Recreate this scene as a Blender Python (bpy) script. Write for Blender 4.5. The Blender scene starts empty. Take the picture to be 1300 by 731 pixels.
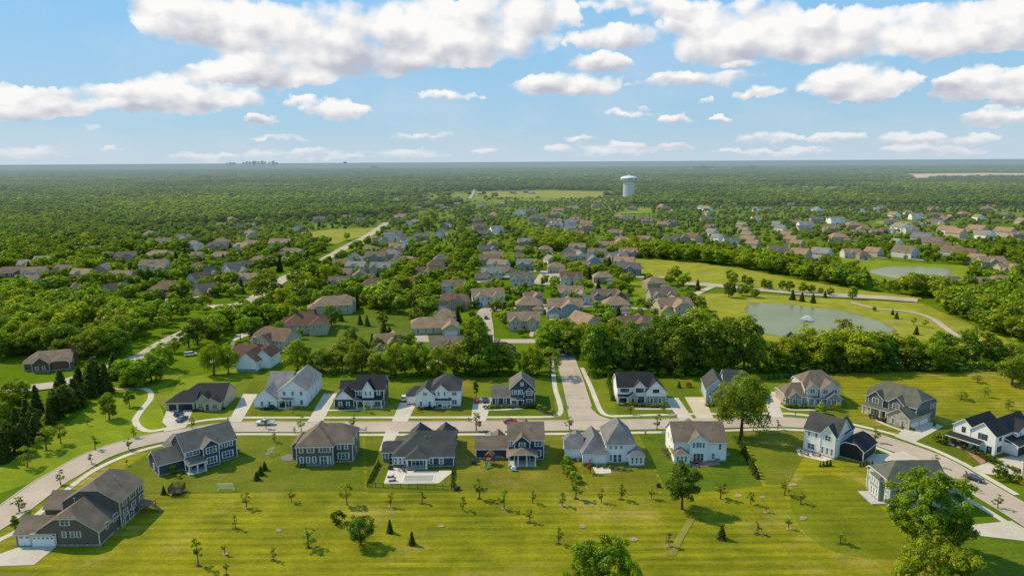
import bpy, math, random
import numpy as np
from mathutils import Vector, Matrix

random.seed(7)
RNG = np.random.default_rng(11)
scene = bpy.context.scene
scene.view_settings.view_transform = 'Standard'; scene.view_settings.look = 'None'; scene.view_settings.exposure = 0; scene.view_settings.gamma = 1
COL = scene.collection
R = math.radians

# ------------------------------------------------------------------ camera
CAM_H, FPX, CX, CY = 83.0, 911.0, 650.0, 365.5
PITCH, ROLL = R(9.96), R(0.33)
F_ = Vector((0, math.cos(PITCH), -math.sin(PITCH)))
R0 = Vector((1, 0, 0)); U0 = Vector((0, math.sin(PITCH), math.cos(PITCH)))
RT = R0 * math.cos(ROLL) - U0 * math.sin(ROLL)
UP = U0 * math.cos(ROLL) + R0 * math.sin(ROLL)
cam_data = bpy.data.cameras.new('camera')
cam = bpy.data.objects.new('camera', cam_data); COL.objects.link(cam)
m = Matrix((RT, UP, -F_)).transposed().to_4x4(); m.translation = (0, 0, CAM_H)
cam.matrix_world = m
cam_data.sensor_width = 36; cam_data.lens = FPX / 1300 * 36
cam_data.clip_start = 1; cam_data.clip_end = 200000
scene.camera = cam

def ray(px, py):
    return F_ + RT * ((px - CX) / FPX) + UP * ((CY - py) / FPX)
def at(px, py, z=0.0):
    """ground point (plan metres) surveyed from the photograph"""
    d = ray(px, py); t = (z - CAM_H) / d.z
    return Vector((d.x * t, d.y * t, z))
def depth(px, py):
    d = ray(px, py); return -CAM_H / d.z
def mpp(px, py):
    return depth(px, py) / FPX
def hgt(px, py, hpx):
    """height in metres of something hpx tall standing at (px,py)"""
    return hpx * mpp(px, py) / math.cos(PITCH) * 1.06

# ------------------------------------------------------------------ materials
def newmat(name):
    mt = bpy.data.materials.new(name); mt.use_nodes = True
    nt = mt.node_tree; nt.nodes.clear()
    out = nt.nodes.new('ShaderNodeOutputMaterial')
    return mt, nt, out
def N(nt, t, **kw):
    n = nt.nodes.new(t)
    for k, v in kw.items():
        if k.startswith('i_'):
            n.inputs[k[2:]].default_value = v
        else:
            setattr(n, k, v)
    return n
def L(nt, a, b): nt.links.new(a, b)
def noise(nt, vec, scale, detail=3, rough=.6):
    n = N(nt, 'ShaderNodeTexNoise'); n.inputs['Scale'].default_value = scale
    n.inputs['Detail'].default_value = detail; n.inputs['Roughness'].default_value = rough
    if vec is not None: L(nt, vec, n.inputs['Vector'])
    return n.outputs['Fac']
def mth(nt, op, a, b=None, c=None, clamp=False):
    n = N(nt, 'ShaderNodeMath', operation=op); n.use_clamp = clamp
    for i, v in enumerate((a, b, c)):
        if v is None: continue
        if isinstance(v, (int, float)): n.inputs[i].default_value = v
        else: L(nt, v, n.inputs[i])
    return n.outputs[0]
def mixc(nt, f, a, b, mode='MIX'):
    n = N(nt, 'ShaderNodeMix', data_type='RGBA', blend_type=mode)
    for k, v in ((0, f), (6, a), (7, b)):
        if isinstance(v, (int, float)): n.inputs[k].default_value = v
        elif isinstance(v, tuple): n.inputs[k].default_value = (*v[:3], 1)
        else: L(nt, v, n.inputs[k])
    return n.outputs[2]
def rng(nt, v, a, b, c=0., d=1.):
    n = N(nt, 'ShaderNodeMapRange'); n.clamp = True
    L(nt, v, n.inputs[0])
    for i, x in enumerate((a, b, c, d)): n.inputs[i + 1].default_value = x
    return n.outputs[0]
def bsdf(nt, out, color, rough=.8, spec=.3, bump=None, bs=.3, dist=.1):
    p = N(nt, 'ShaderNodeBsdfPrincipled')
    if isinstance(color, tuple): p.inputs['Base Color'].default_value = (*color, 1)
    else: L(nt, color, p.inputs['Base Color'])
    p.inputs['Roughness'].default_value = rough
    p.inputs['Specular IOR Level'].default_value = spec
    if bump is not None:
        b = N(nt, 'ShaderNodeBump'); b.inputs['Strength'].default_value = bs; b.inputs['Distance'].default_value = dist
        L(nt, bump, b.inputs['Height']); L(nt, b.outputs[0], p.inputs['Normal'])
    L(nt, p.outputs[0], out.inputs[0])
    return p
def gpos(nt): return N(nt, 'ShaderNodeNewGeometry').outputs['Position']

_cache = {}
def plain(name, c, rough=.7, var=.12, scale=.6, spec=.3):
    key = (name, c)
    if key in _cache: return _cache[key]
    mt, nt, out = newmat(name); P = gpos(nt)
    n1 = noise(nt, P, scale, 4); n2 = noise(nt, P, scale * 9, 2)
    f = mth(nt, 'ADD', mth(nt, 'MULTIPLY', n1, .65), mth(nt, 'MULTIPLY', n2, .35))
    v = rng(nt, f, .3, .7, 1 - var * 1.6, 1 + var * 1.2)
    comb = N(nt, 'ShaderNodeCombineColor'); [L(nt, v, comb.inputs[i]) for i in range(3)]
    col = mixc(nt, 1.0, c, comb.outputs[0], 'MULTIPLY')
    bsdf(nt, out, col, rough, spec)
    _cache[key] = mt; return mt
def shingle(name, c):
    """asphalt shingles: courses, tab speckle, weather staining"""
    key = ('sh', name, c)
    if key in _cache: return _cache[key]
    mt, nt, out = newmat(name); tc = N(nt, 'ShaderNodeTexCoord').outputs['Object']
    sp = N(nt, 'ShaderNodeMapping'); sp.inputs['Scale'].default_value = (1, 1, 3.2); L(nt, tc, sp.inputs[0])
    n1 = noise(nt, gpos(nt), .35, 4); n2 = noise(nt, sp.outputs[0], 3.5, 2, .8)
    sx = N(nt, 'ShaderNodeSeparateXYZ'); L(nt, tc, sx.inputs[0])
    course = mth(nt, 'FRACT', mth(nt, 'MULTIPLY', sx.outputs[2], 3.6))
    v = mth(nt, 'ADD', rng(nt, n1, .3, .7, .74, 1.24), rng(nt, n2, .3, .7, -.22, .22))
    v = mth(nt, 'MULTIPLY', v, rng(nt, course, 0, 1, .92, 1.06))
    comb = N(nt, 'ShaderNodeCombineColor'); [L(nt, v, comb.inputs[i]) for i in range(3)]
    col = mixc(nt, 1.0, c, comb.outputs[0], 'MULTIPLY')
    bsdf(nt, out, col, .85, .25, n2, .3, .05)
    _cache[key] = mt; return mt
def siding(name, c, lap=.28):
    key = ('sd', name, c)
    if key in _cache: return _cache[key]
    mt, nt, out = newmat(name); P = gpos(nt)
    sx = N(nt, 'ShaderNodeSeparateXYZ'); L(nt, P, sx.inputs[0])
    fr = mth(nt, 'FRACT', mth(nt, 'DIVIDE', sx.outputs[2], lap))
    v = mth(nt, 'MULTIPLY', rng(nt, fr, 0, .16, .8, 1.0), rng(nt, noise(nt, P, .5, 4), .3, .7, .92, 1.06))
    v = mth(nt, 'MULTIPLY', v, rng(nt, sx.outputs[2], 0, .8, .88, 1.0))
    comb = N(nt, 'ShaderNodeCombineColor'); [L(nt, v, comb.inputs[i]) for i in range(3)]
    col = mixc(nt, 1.0, c, comb.outputs[0], 'MULTIPLY')
    bsdf(nt, out, col, .6, .3)
    _cache[key] = mt; return mt
def stone(name, c):
    key = ('st', name, c)
    if key in _cache: return _cache[key]
    mt, nt, out = newmat(name); tc = gpos(nt)
    vo = N(nt, 'ShaderNodeTexVoronoi'); vo.inputs['Scale'].default_value = 2.6; L(nt, tc, vo.inputs['Vector'])
    bw = N(nt, 'ShaderNodeRGBToBW'); L(nt, vo.outputs['Color'], bw.inputs[0])
    v = rng(nt, bw.outputs[0], .2, .8, .65, 1.3)
    comb = N(nt, 'ShaderNodeCombineColor'); [L(nt, v, comb.inputs[i]) for i in range(3)]
    bsdf(nt, out, mixc(nt, 1.0, c, comb.outputs[0], 'MULTIPLY'), .9, .2)
    _cache[key] = mt; return mt
def concrete(name, c, joint=4.5, ang=0):
    mt, nt, out = newmat(name); P = gpos(nt)
    n1 = noise(nt, P, .09, 5, .65); n2 = noise(nt, P, 1.3, 3)
    v = mth(nt, 'MULTIPLY', rng(nt, n1, .3, .7, .84, 1.12), rng(nt, n2, .3, .7, .93, 1.06))
    n3 = noise(nt, P, .35, 2)
    v = mth(nt, 'MULTIPLY', v, rng(nt, n3, .62, .72, 1.0, .88))
    if joint:
        vr = N(nt, 'ShaderNodeVectorRotate', rotation_type='Z_AXIS'); vr.inputs['Angle'].default_value = R(ang); L(nt, P, vr.inputs['Vector'])
        sx = N(nt, 'ShaderNodeSeparateXYZ'); L(nt, vr.outputs[0], sx.inputs[0])
        for k in (0, 1):
            fr = mth(nt, 'FRACT', mth(nt, 'DIVIDE', sx.outputs[k], joint))
            v = mth(nt, 'MULTIPLY', v, rng(nt, fr, 0, .025, .84, 1.0))
    comb = N(nt, 'ShaderNodeCombineColor'); [L(nt, v, comb.inputs[i]) for i in range(3)]
    bsdf(nt, out, mixc(nt, 1.0, c, comb.outputs[0], 'MULTIPLY'), .85, .25)
    return mt
def grass(name, c1, c2, ang=0, period=0, amt=.0, dry=(.25, .2, .06), dryamt=.25, big=.018):
    mt, nt, out = newmat(name); P = gpos(nt)
    n1 = noise(nt, P, big, 5, .6); n2 = noise(nt, P, .11, 4, .6); n3 = noise(nt, P, 1.1, 3, .7)
    col = mixc(nt, rng(nt, mth(nt, 'ADD', mth(nt, 'MULTIPLY', n1, .6), mth(nt, 'MULTIPLY', n2, .4)), .36, .64), c1, c2)
    if dryamt:
        nd = noise(nt, P, .035, 6, .68)
        col = mixc(nt, rng(nt, nd, .53, .72, 0, dryamt), col, dry)
    v = mth(nt, 'MULTIPLY', rng(nt, n3, .25, .75, .74, 1.26), rng(nt, n2, .3, .7, .9, 1.1))
    if period:
        vr = N(nt, 'ShaderNodeVectorRotate', rotation_type='Z_AXIS'); vr.inputs['Angle'].default_value = R(-ang); L(nt, P, vr.inputs['Vector'])
        sx = N(nt, 'ShaderNodeSeparateXYZ'); L(nt, vr.outputs[0], sx.inputs[0])
        mp = N(nt, 'ShaderNodeMapping'); mp.inputs['Scale'].default_value = (.05, .25, 1); L(nt, vr.outputs[0], mp.inputs[0])
        wob = mth(nt, 'MULTIPLY', noise(nt, mp.outputs[0], 1.0, 2), 5.0)
        ph = mth(nt, 'ADD', mth(nt, 'MULTIPLY', sx.outputs[1], 2 * math.pi / period), wob)
        s1 = mth(nt, 'SINE', ph)
        mp2 = N(nt, 'ShaderNodeMapping'); mp2.inputs['Scale'].default_value = (.012, 1.1, 1); L(nt, vr.outputs[0], mp2.inputs[0])
        s2 = rng(nt, noise(nt, mp2.outputs[0], 1.0, 3, .7), .3, .7, -1, 1)
        fade = rng(nt, noise(nt, P, .03, 3), .35, .62, .25, 1)
        s = mth(nt, 'ADD', mth(nt, 'MULTIPLY', s1, .5), mth(nt, 'MULTIPLY', s2, .8))
        v = mth(nt, 'ADD', v, mth(nt, 'MULTIPLY', mth(nt, 'MULTIPLY', s, fade), amt))
    comb = N(nt, 'ShaderNodeCombineColor'); [L(nt, v, comb.inputs[i]) for i in range(3)]
    col = mixc(nt, 1.0, col, comb.outputs[0], 'MULTIPLY')
    bsdf(nt, out, col, .95, .1, n3, .6, .3)
    return mt

def leafmat(name, c_lo, c_hi, mode):
    """mode 'object': tint from the object's colour; 'instancer': tint attribute of the woodland"""
    mt, nt, out = newmat(name); P = gpos(nt)
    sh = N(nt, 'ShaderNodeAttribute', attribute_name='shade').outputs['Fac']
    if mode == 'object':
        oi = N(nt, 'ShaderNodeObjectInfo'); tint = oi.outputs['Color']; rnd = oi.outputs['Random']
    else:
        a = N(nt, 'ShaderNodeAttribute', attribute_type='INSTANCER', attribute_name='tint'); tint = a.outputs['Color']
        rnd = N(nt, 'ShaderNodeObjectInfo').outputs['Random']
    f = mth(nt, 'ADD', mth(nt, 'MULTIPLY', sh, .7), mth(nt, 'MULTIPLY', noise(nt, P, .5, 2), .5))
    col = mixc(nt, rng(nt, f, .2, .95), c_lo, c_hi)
    col = mixc(nt, 1.0, col, tint, 'MULTIPLY')
    hv = N(nt, 'ShaderNodeHueSaturation'); L(nt, col, hv.inputs['Color'])
    L(nt, rng(nt, rnd, 0, 1, .482, .516), hv.inputs['Hue']); L(nt, rng(nt, rnd, 0, 1, .88, 1.14), hv.inputs['Value'])
    d = N(nt, 'ShaderNodeBsdfDiffuse'); L(nt, hv.outputs[0], d.inputs[0])
    t = N(nt, 'ShaderNodeBsdfTranslucent'); tcol = mixc(nt, 1.0, hv.outputs[0], (1.25, 1.15, .5), 'MULTIPLY'); L(nt, tcol, t.inputs[0])
    g = N(nt, 'ShaderNodeBsdfGlossy'); g.inputs['Roughness'].default_value = .45; g.inputs[0].default_value = (.7, .8, .6, 1)
    mx = N(nt, 'ShaderNodeMixShader'); mx.inputs[0].default_value = .38; L(nt, d.outputs[0], mx.inputs[1]); L(nt, t.outputs[0], mx.inputs[2])
    mx2 = N(nt, 'ShaderNodeMixShader'); mx2.inputs[0].default_value = .025; L(nt, mx.outputs[0], mx2.inputs[1]); L(nt, g.outputs[0], mx2.inputs[2])
    L(nt, mx2.outputs[0], out.inputs[0])
    return mt

def glassmat(name, c=(.03, .04, .055)):
    mt, nt, out = newmat(name)
    n1 = noise(nt, gpos(nt), .6, 2)
    bsdf(nt, out, mixc(nt, rng(nt, n1, .35, .65), c, tuple(min(1, x * 2.6 + .02) for x in c)), .12, .7)  # varied reflections put into the pane colour as noise
    return mt

M = {}
M['glass'] = glassmat('window_glass')
M['white'] = plain('white_trim', (.72, .71, .68), .5, .05)
M['cream'] = plain('cream_trim', (.55, .50, .40), .6, .06)
M['bark'] = plain('bark', (.09, .065, .045), .95, .3, 2)
M['black'] = plain('black_metal', (.012, .012, .013), .5, .1)
M['dark'] = plain('dark_grey_paint', (.05, .05, .055), .55, .1)
M['wood'] = plain('weathered_wood', (.2, .13, .08), .8, .2)
M['grey'] = plain('grey_metal', (.3, .3, .3), .5, .1)
M['found'] = stone('foundation_stone', (.3, .28, .25))
M['tyre'] = plain('tyre_rubber', (.012, .012, .012), .8, .1)

# ------------------------------------------------------------------ mesh helpers
class MB:
    def __init__(s): s.v = []; s.f = []; s.mi = []
    def add(s, verts, faces, mi=0):
        o = len(s.v); s.v += [tuple(p) for p in verts]
        for f in faces: s.f.append(tuple(i + o for i in f)); s.mi.append(mi)
    def box(s, x0, y0, z0, x1, y1, z1, mi=0):
        if x1 < x0: x0, x1 = x1, x0
        if y1 < y0: y0, y1 = y1, y0
        v = [(x0,y0,z0),(x1,y0,z0),(x1,y1,z0),(x0,y1,z0),(x0,y0,z1),(x1,y0,z1),(x1,y1,z1),(x0,y1,z1)]
        s.add(v, [(0,3,2,1),(4,5,6,7),(0,1,5,4),(1,2,6,5),(2,3,7,6),(3,0,4,7)], mi)
    def tube(s, pts, rad, n=6, mi=0, cap=True):
        pts = [Vector(p) for p in pts]
        if isinstance(rad, (int, float)): rad = [rad] * len(pts)
        ring = []
        for i, p in enumerate(pts):
            d = (pts[min(i + 1, len(pts) - 1)] - pts[max(i - 1, 0)]).normalized()
            a = d.orthogonal().normalized(); b = d.cross(a)
            ring.append([p + (a * math.cos(t) + b * math.sin(t)) * rad[i] for t in [2 * math.pi * k / n for k in range(n)]])
        v = [q for r_ in ring for q in r_]; f = []
        for i in range(len(pts) - 1):
            for k in range(n):
                f.append((i*n+k, i*n+(k+1)%n, (i+1)*n+(k+1)%n, (i+1)*n+k))
        if cap: f += [tuple(range(n))[::-1], tuple((len(pts)-1)*n + k for k in range(n))]
        s.add(v, f, mi)
    def lathe(s, prof, n=24, mi=0, c=(0, 0)):
        v = []; f = []
        for (r_, z) in prof:
            for k in range(n):
                t = 2 * math.pi * k / n; v.append((c[0] + r_ * math.cos(t), c[1] + r_ * math.sin(t), z))
        for i in range(len(prof) - 1):
            for k in range(n): f.append((i*n+k, i*n+(k+1)%n, (i+1)*n+(k+1)%n, (i+1)*n+k))
        s.add(v, f, mi)
    def mesh(s, name, mats, smooth=False):
        me = bpy.data.meshes.new(name); me.from_pydata(s.v, [], s.f)
        for mt in (mats if isinstance(mats, (list, tuple)) else [mats]): me.materials.append(mt)
        if any(s.mi): me.polygons.foreach_set('material_index', s.mi)
        if smooth: me.polygons.foreach_set('use_smooth', [True] * len(s.f))
        me.update(); return me
    def build(s, name, mats, parent=None, smooth=False):
        o = bpy.data.objects.new(name, s.mesh(name, mats, smooth)); COL.objects.link(o)
        if parent is not None: o.parent = parent
        return o
def tag(o, label=None, cat=None, group=None, kind=None):
    if label: o['label'] = label
    if cat: o['category'] = cat
    if group: o['group'] = group
    if kind: o['kind'] = kind
    return o
def thing(name, label, cat, loc=(0, 0, 0), rz=0, group=None):
    o = bpy.data.objects.new(name, None); COL.objects.link(o)
    o.location = loc; o.rotation_euler = (0, 0, rz); o.empty_display_size = .5
    return tag(o, label, cat, group)
def copy_tree(o, parent=None):
    c = o.copy(); COL.objects.link(c); c.parent = parent
    for ch in o.children: copy_tree(ch, c)
    return c

# ------------------------------------------------------------------ flat sheets
from mathutils.geometry import tessellate_polygon
def inside(px, py, poly):
    r_ = False; j = len(poly) - 1
    for i in range(len(poly)):
        xi, yi = poly[i]; xj, yj = poly[j]
        if (yi > py) != (yj > py) and px < (xj - xi) * (py - yi) / (yj - yi) + xi: r_ = not r_
        j = i
    return r_
def smooth_poly(p, it=2):
    for _ in range(it):
        q = []
        for i in range(len(p)):
            a, b = p[i], p[(i + 1) % len(p)]
            q += [a * .75 + b * .25, a * .25 + b * .75]
        p = q
    return p
def sheet(name, pts, mat, z, smooth=0, kind='structure'):
    w = [at(x, y) for x, y in pts]
    if smooth: w = smooth_poly(w, smooth)
    for p in w: p.z = z
    mb = MB(); tri = tessellate_polygon([w])
    fs = []
    for t in tri:
        a, b, c = [w[i] for i in t]
        fs.append(tuple(t) if (b - a).cross(c - a).z > 0 else tuple(t)[::-1])
    mb.add(w, fs)
    o = mb.build(name, mat); tag(o, kind=kind)
    return o, [(p.x, p.y) for p in w]
def spline(P, step=2.0):
    P = [Vector(p) for p in P]; out = []
    for i in range(len(P) - 1):
        p0 = P[max(i - 1, 0)]; p1 = P[i]; p2 = P[i + 1]; p3 = P[min(i + 2, len(P) - 1)]
        n = max(2, int((p2 - p1).length / step))
        for k in range(n):
            t = k / n
            out.append(.5 * ((2 * p1) + (p2 - p0) * t + (2 * p0 - 5 * p1 + 4 * p2 - p3) * t * t + (3 * p1 - p0 - 3 * p2 + p3) * t ** 3))
    out.append(P[-1]); return out
ROAD_PTS = []          # (x, y, half width) for keeping trees off the pavement
def ribbon(name, pts, width, mat, z, px=True, thick=0, offset=0, keep=True, step=2.0):
    w = spline([at(x, y) for x, y in pts] if px else pts, step)
    mb = MB(); v = []; f = []
    for i, p in enumerate(w):
        d = (w[min(i + 1, len(w) - 1)] - w[max(i - 1, 0)]); d.z = 0; d.normalize(); n = Vector((-d.y, d.x, 0))
        c = p + n * offset
        a = c + n * width / 2; b = c - n * width / 2
        v += [(a.x, a.y, z), (b.x, b.y, z)]
        if thick: v += [(a.x, a.y, z - thick), (b.x, b.y, z - thick)]
        if keep: ROAD_PTS.append((c.x, c.y, width / 2))
    s_ = 4 if thick else 2
    for i in range(len(w) - 1):
        q = i * s_; r_ = q + s_
        f.append((q, q + 1, r_ + 1, r_))
        if thick: f += [(q + 2, q, r_, r_ + 2), (q + 1, q + 3, r_ + 3, r_ + 1)]
    mb.add(v, f); o = mb.build(name, mat); tag(o, kind='structure'); return o
# ------------------------------------------------------------------ sun and sky
SUN_EL, SUN_DIR = R(44), Vector((-.88, .47, 0)).normalized()
sd = bpy.data.lights.new('sun', 'SUN'); sd.energy = 5.0; sd.angle = R(.53); sd.color = (1, .86, .59)
sun = bpy.data.objects.new('sun', sd); COL.objects.link(sun)
to_sun = (SUN_DIR * math.cos(SUN_EL) + Vector((0, 0, math.sin(SUN_EL)))).normalized()
sun.rotation_euler = to_sun.to_track_quat('Z', 'Y').to_euler(); sun.location = (-60, 40, 200)

world = bpy.data.worlds.new("World"); scene.world = world; world.use_nodes = True
world.cycles.sampling_method = 'MANUAL'; world.cycles.sample_map_resolution = 256
nt = world.node_tree; nt.nodes.clear()
wout = N(nt, 'ShaderNodeOutputWorld'); bg = N(nt, 'ShaderNodeBackground'); L(nt, bg.outputs[0], wout.inputs[0])
sky = N(nt, 'ShaderNodeTexSky', sky_type='NISHITA'); sky.sun_disc = False
sky.sun_elevation = SUN_EL; sky.sun_rotation = math.atan2(SUN_DIR.x, SUN_DIR.y)
sky.altitude = 100; sky.air_density = 1.0; sky.dust_density = .6; sky.ozone_density = 1.6
SKYK = .085
bg.inputs['Strength'].default_value = SKYK
tcv = N(nt, 'ShaderNodeTexCoord').outputs['Generated']
sx = N(nt, 'ShaderNodeSeparateXYZ'); L(nt, tcv, sx.inputs[0])
az = mth(nt, 'ARCTAN2', sx.outputs[0], sx.outputs[1]); el = mth(nt, 'ARCSINE', sx.outputs[2])
ae = N(nt, 'ShaderNodeCombineXYZ'); L(nt, az, ae.inputs[0]); L(nt, el, ae.inputs[1])
def cnoise(vec, scale, detail, rough, dist=0.):
    n = N(nt, 'ShaderNodeTexNoise'); n.noise_dimensions = '2D'
    n.inputs['Scale'].default_value = scale; n.inputs['Detail'].default_value = detail
    n.inputs['Roughness'].default_value = rough; n.inputs['Distortion'].default_value = dist
    L(nt, vec, n.inputs['Vector']); return n
# foreshortening: billows are smaller and flatter toward the horizon
pe = mth(nt, 'POWER', mth(nt, 'MAXIMUM', mth(nt, 'ADD', el, .03), .004), .42)
fs = mth(nt, 'DIVIDE', .55, mth(nt, 'ADD', pe, .12))
cs = N(nt, 'ShaderNodeCombineXYZ'); L(nt, az, cs.inputs[0]); L(nt, mth(nt, 'MULTIPLY', mth(nt, 'LOGARITHM', mth(nt, 'MAXIMUM', mth(nt, 'ADD', el, .07), .01), 2.718), .30), cs.inputs[1])
def billow(vec):
    a = cnoise(vec, 15, 2, .5).outputs['Fac']; b = cnoise(vec, 30, 5, .50).outputs['Fac']
    v = N(nt, 'ShaderNodeTexVoronoi'); v.voronoi_dimensions = '2D'; v.feature = 'SMOOTH_F1'; v.inputs['Scale'].default_value = 17; v.inputs['Smoothness'].default_value = .8
    w = N(nt, 'ShaderNodeVectorMath', operation='MULTIPLY_ADD'); L(nt, cnoise(vec, 40, 3, .6).outputs['Color'], w.inputs[0]); w.inputs[1].default_value = (.03, .03, 0); L(nt, vec, w.inputs[2])
    L(nt, w.outputs[0], v.inputs['Vector'])
    lob = mth(nt, 'SUBTRACT', .62, v.outputs['Distance'])
    return mth(nt, 'ADD', mth(nt, 'MULTIPLY', a, .55), mth(nt, 'ADD', mth(nt, 'MULTIPLY', b, .55), mth(nt, 'MULTIPLY', lob, .55)))
b0 = billow(cs.outputs[0])
mo = N(nt, 'ShaderNodeVectorMath', operation='ADD'); L(nt, cs.outputs[0], mo.inputs[0]); mo.inputs[1].default_value = (-.012, .020, 0)
b1 = billow(mo.outputs[0])
wv = N(nt, 'ShaderNodeVectorMath', operation='SUBTRACT'); L(nt, cnoise(cs.outputs[0], 11, 5, .6).outputs['Color'], wv.inputs[0]); wv.inputs[1].default_value = (.5, .5, 0)
ws = N(nt, 'ShaderNodeVectorMath', operation='MULTIPLY'); L(nt, wv.outputs[0], ws.inputs[0]); ws.inputs[1].default_value = (.075, .030, 0)
ws2 = N(nt, 'ShaderNodeVectorMath', operation='SCALE'); L(nt, ws.outputs[0], ws2.inputs[0]); L(nt, rng(nt, el, .0, .15, .4, 1), ws2.inputs['Scale'])
fwv = N(nt, 'ShaderNodeVectorMath', operation='SUBTRACT'); L(nt, cnoise(ae.outputs[0], 48, 3, .6).outputs['Color'], fwv.inputs[0]); fwv.inputs[1].default_value = (.5, .5, 0)
fws = N(nt, 'ShaderNodeVectorMath', operation='MULTIPLY_ADD'); L(nt, fwv.outputs[0], fws.inputs[0]); fws.inputs[1].default_value = (.030, .016, 0); L(nt, ws2.outputs[0], fws.inputs[2])
wa = N(nt, 'ShaderNodeVectorMath', operation='ADD'); L(nt, ae.outputs[0], wa.inputs[0]); L(nt, fws.outputs[0], wa.inputs[1])
# cumulus of the day: (x, base y, half width, height, strength)  -> direction of each cloud
CLOUDS = [(300,62,115,64,1),(440,92,160,88,1),(550,82,160,80,1),(650,48,80,60,1),(245,26,75,40,.9),(690,38,40,40,.9),(400,70,120,60,1),
 (330,114,90,44,1),(215,146,80,52,1),(70,146,85,34,.95),(0,148,56,40,1),(125,128,60,22,.7),(385,98,70,44,1),(118,164,18,10,.6),(280,138,60,30,.9),
 (375,136,22,16,.7),(423,151,42,26,.95),(337,157,22,12,.85),(137,192,16,10,.8),(565,124,42,12,.35),(20,154,50,30,.8),
 (780,64,60,34,.7),(855,26,50,30,.7),(800,12,60,22,.45),(940,80,92,78,1),(1060,78,115,66,1),(1200,70,130,70,1),(1310,56,90,66,1),(880,50,46,38,1),(700,30,40,40,.8),
 (763,92,40,26,.95),(725,122,74,30,.8),(890,108,90,18,.4),(940,87,32,12,.8),(1085,126,72,46,1),(968,125,34,14,.85),(1232,126,56,40,1),(1300,130,52,44,1),
 (900,133,12,10,.7),(855,157,22,12,.7),(825,140,14,9,.6),(805,148,34,10,.42),(915,153,18,9,.6),(745,179,24,9,.6),(850,191,22,14,.8),(765,197,70,17,.5),
 (975,183,40,16,.85),(1060,183,40,17,.85),(1155,184,54,18,.85),(1020,196,28,10,.6),(1180,198,72,16,.6),(1270,160,55,26,.85),(1240,182,40,14,.5),
 (510,200,65,13,.42),(610,196,22,9,.5),(380,202,80,12,.4),(260,203,60,10,.35),(350,178,45,7,.3),(40,200,80,14,.3),(540,178,60,8,.32),(960,196,70,8,.3),
 (-250,100,180,80,1),(1600,100,200,80,1),(1000,-120,260,90,1),(300,-140,280,80,1)]
mask = None; num = None; den = None
for (cx, by, rx, ht, st) in CLOUDS:
    if rx < 45: st *= .86
    d = ray(cx, by - ht * .36).normalized()
    a0, e0 = math.atan2(d.x, d.y), math.asin(d.z)
    dl, dr = ray(cx - rx, by), ray(cx + rx, by); kx = abs(math.atan2(dr.x, dr.y) - math.atan2(dl.x, dl.y)) / 2 * 1.10
    ky = abs(math.asin(ray(cx, by - ht).normalized().z) - math.asin(ray(cx, by).normalized().z)) * .70
    s_ = N(nt, 'ShaderNodeVectorMath', operation='MULTIPLY_ADD'); L(nt, wa.outputs[0], s_.inputs[0])
    s_.inputs[1].default_value = (1 / kx, 1 / ky, 0); s_.inputs[2].default_value = (-a0 / kx, -e0 / ky, 0)
    q = N(nt, 'ShaderNodeSeparateXYZ'); L(nt, s_.outputs[0], q.inputs[0])
    yb = mth(nt, 'MAXIMUM', q.outputs[1], mth(nt, 'MULTIPLY', q.outputs[1], -1.6))      # flat base
    r2 = mth(nt, 'MULTIPLY_ADD', q.outputs[0], q.outputs[0], mth(nt, 'MULTIPLY', yb, yb))
    mk = mth(nt, 'MULTIPLY', mth(nt, 'SUBTRACT', 1.0, r2, clamp=True), st)
    mask = mk if mask is None else mth(nt, 'MAXIMUM', mask, mk)
    w_ = mth(nt, 'MULTIPLY', mk, q.outputs[1])
    num = w_ if num is None else mth(nt, 'ADD', num, w_)
    den = mk if den is None else mth(nt, 'ADD', den, mk)
rel = mth(nt, 'DIVIDE', num, mth(nt, 'ADD', den, .02))
thin = mth(nt, 'POWER', mask, .6)
dens = mth(nt, 'ADD', mth(nt, 'MULTIPLY', thin, 1.26), mth(nt, 'MULTIPLY', mth(nt, 'SUBTRACT', b0, .66), mth(nt, 'MULTIPLY_ADD', thin, .35, 1.45)))
dens = mth(nt, 'MULTIPLY', dens, rng(nt, mask, 0.0, .10))
cover = rng(nt, dens, .12, .92); cover.node.interpolation_type = 'SMOOTHSTEP'
lit = mth(nt, 'SUBTRACT', b0, b1)
soft = cnoise(cs.outputs[0], 7, 3, .5).outputs['Fac']
shade = mth(nt, 'ADD', rng(nt, rel, -.45, .42, .0, .78), mth(nt, 'MULTIPLY', lit, 1.0))
shade = mth(nt, 'ADD', shade, rng(nt, soft, .3, .7, -.10, .22))
shade = mth(nt, 'ADD', shade, rng(nt, dens, .3, .9, .25, 0))
ccol = mixc(nt, rng(nt, shade, -.02, .80), (.51, .52, .60), (1.0, .98, .95))
ramp = rng(nt, el, .0, .23)
blue = mixc(nt, ramp, (.45, .65, .78), (.235, .575, .95))
hazec_ = mixc(nt, rng(nt, cnoise(cs.outputs[0], 5, 4, .6).outputs['Fac'], .45, .7, 0, .22), blue, (.75, .78, .84))
blue_s = mixc(nt, 1.0, hazec_, (1 / SKYK,) * 3, 'MULTIPLY')
skyc = mixc(nt, .88, sky.outputs[0], blue_s)
ccs = mixc(nt, 1.0, ccol, (1 / SKYK,) * 3, 'MULTIPLY')
hz = mixc(nt, 1.0, (.62, .69, .78), (1 / SKYK,) * 3, 'MULTIPLY')
ccs = mixc(nt, rng(nt, el, .0, .10, .75, 0), ccs, mixc(nt, .55, hz, ccs))
fin = mixc(nt, mth(nt, 'MULTIPLY', cover, .97), skyc, ccs)
fin = mixc(nt, rng(nt, el, -.003, .045, .6, 0), fin, hz)
fin = mixc(nt, rng(nt, el, -.02, -.005, 1, 0), fin, (.12 / SKYK, .15 / SKYK, .10 / SKYK))
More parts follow.
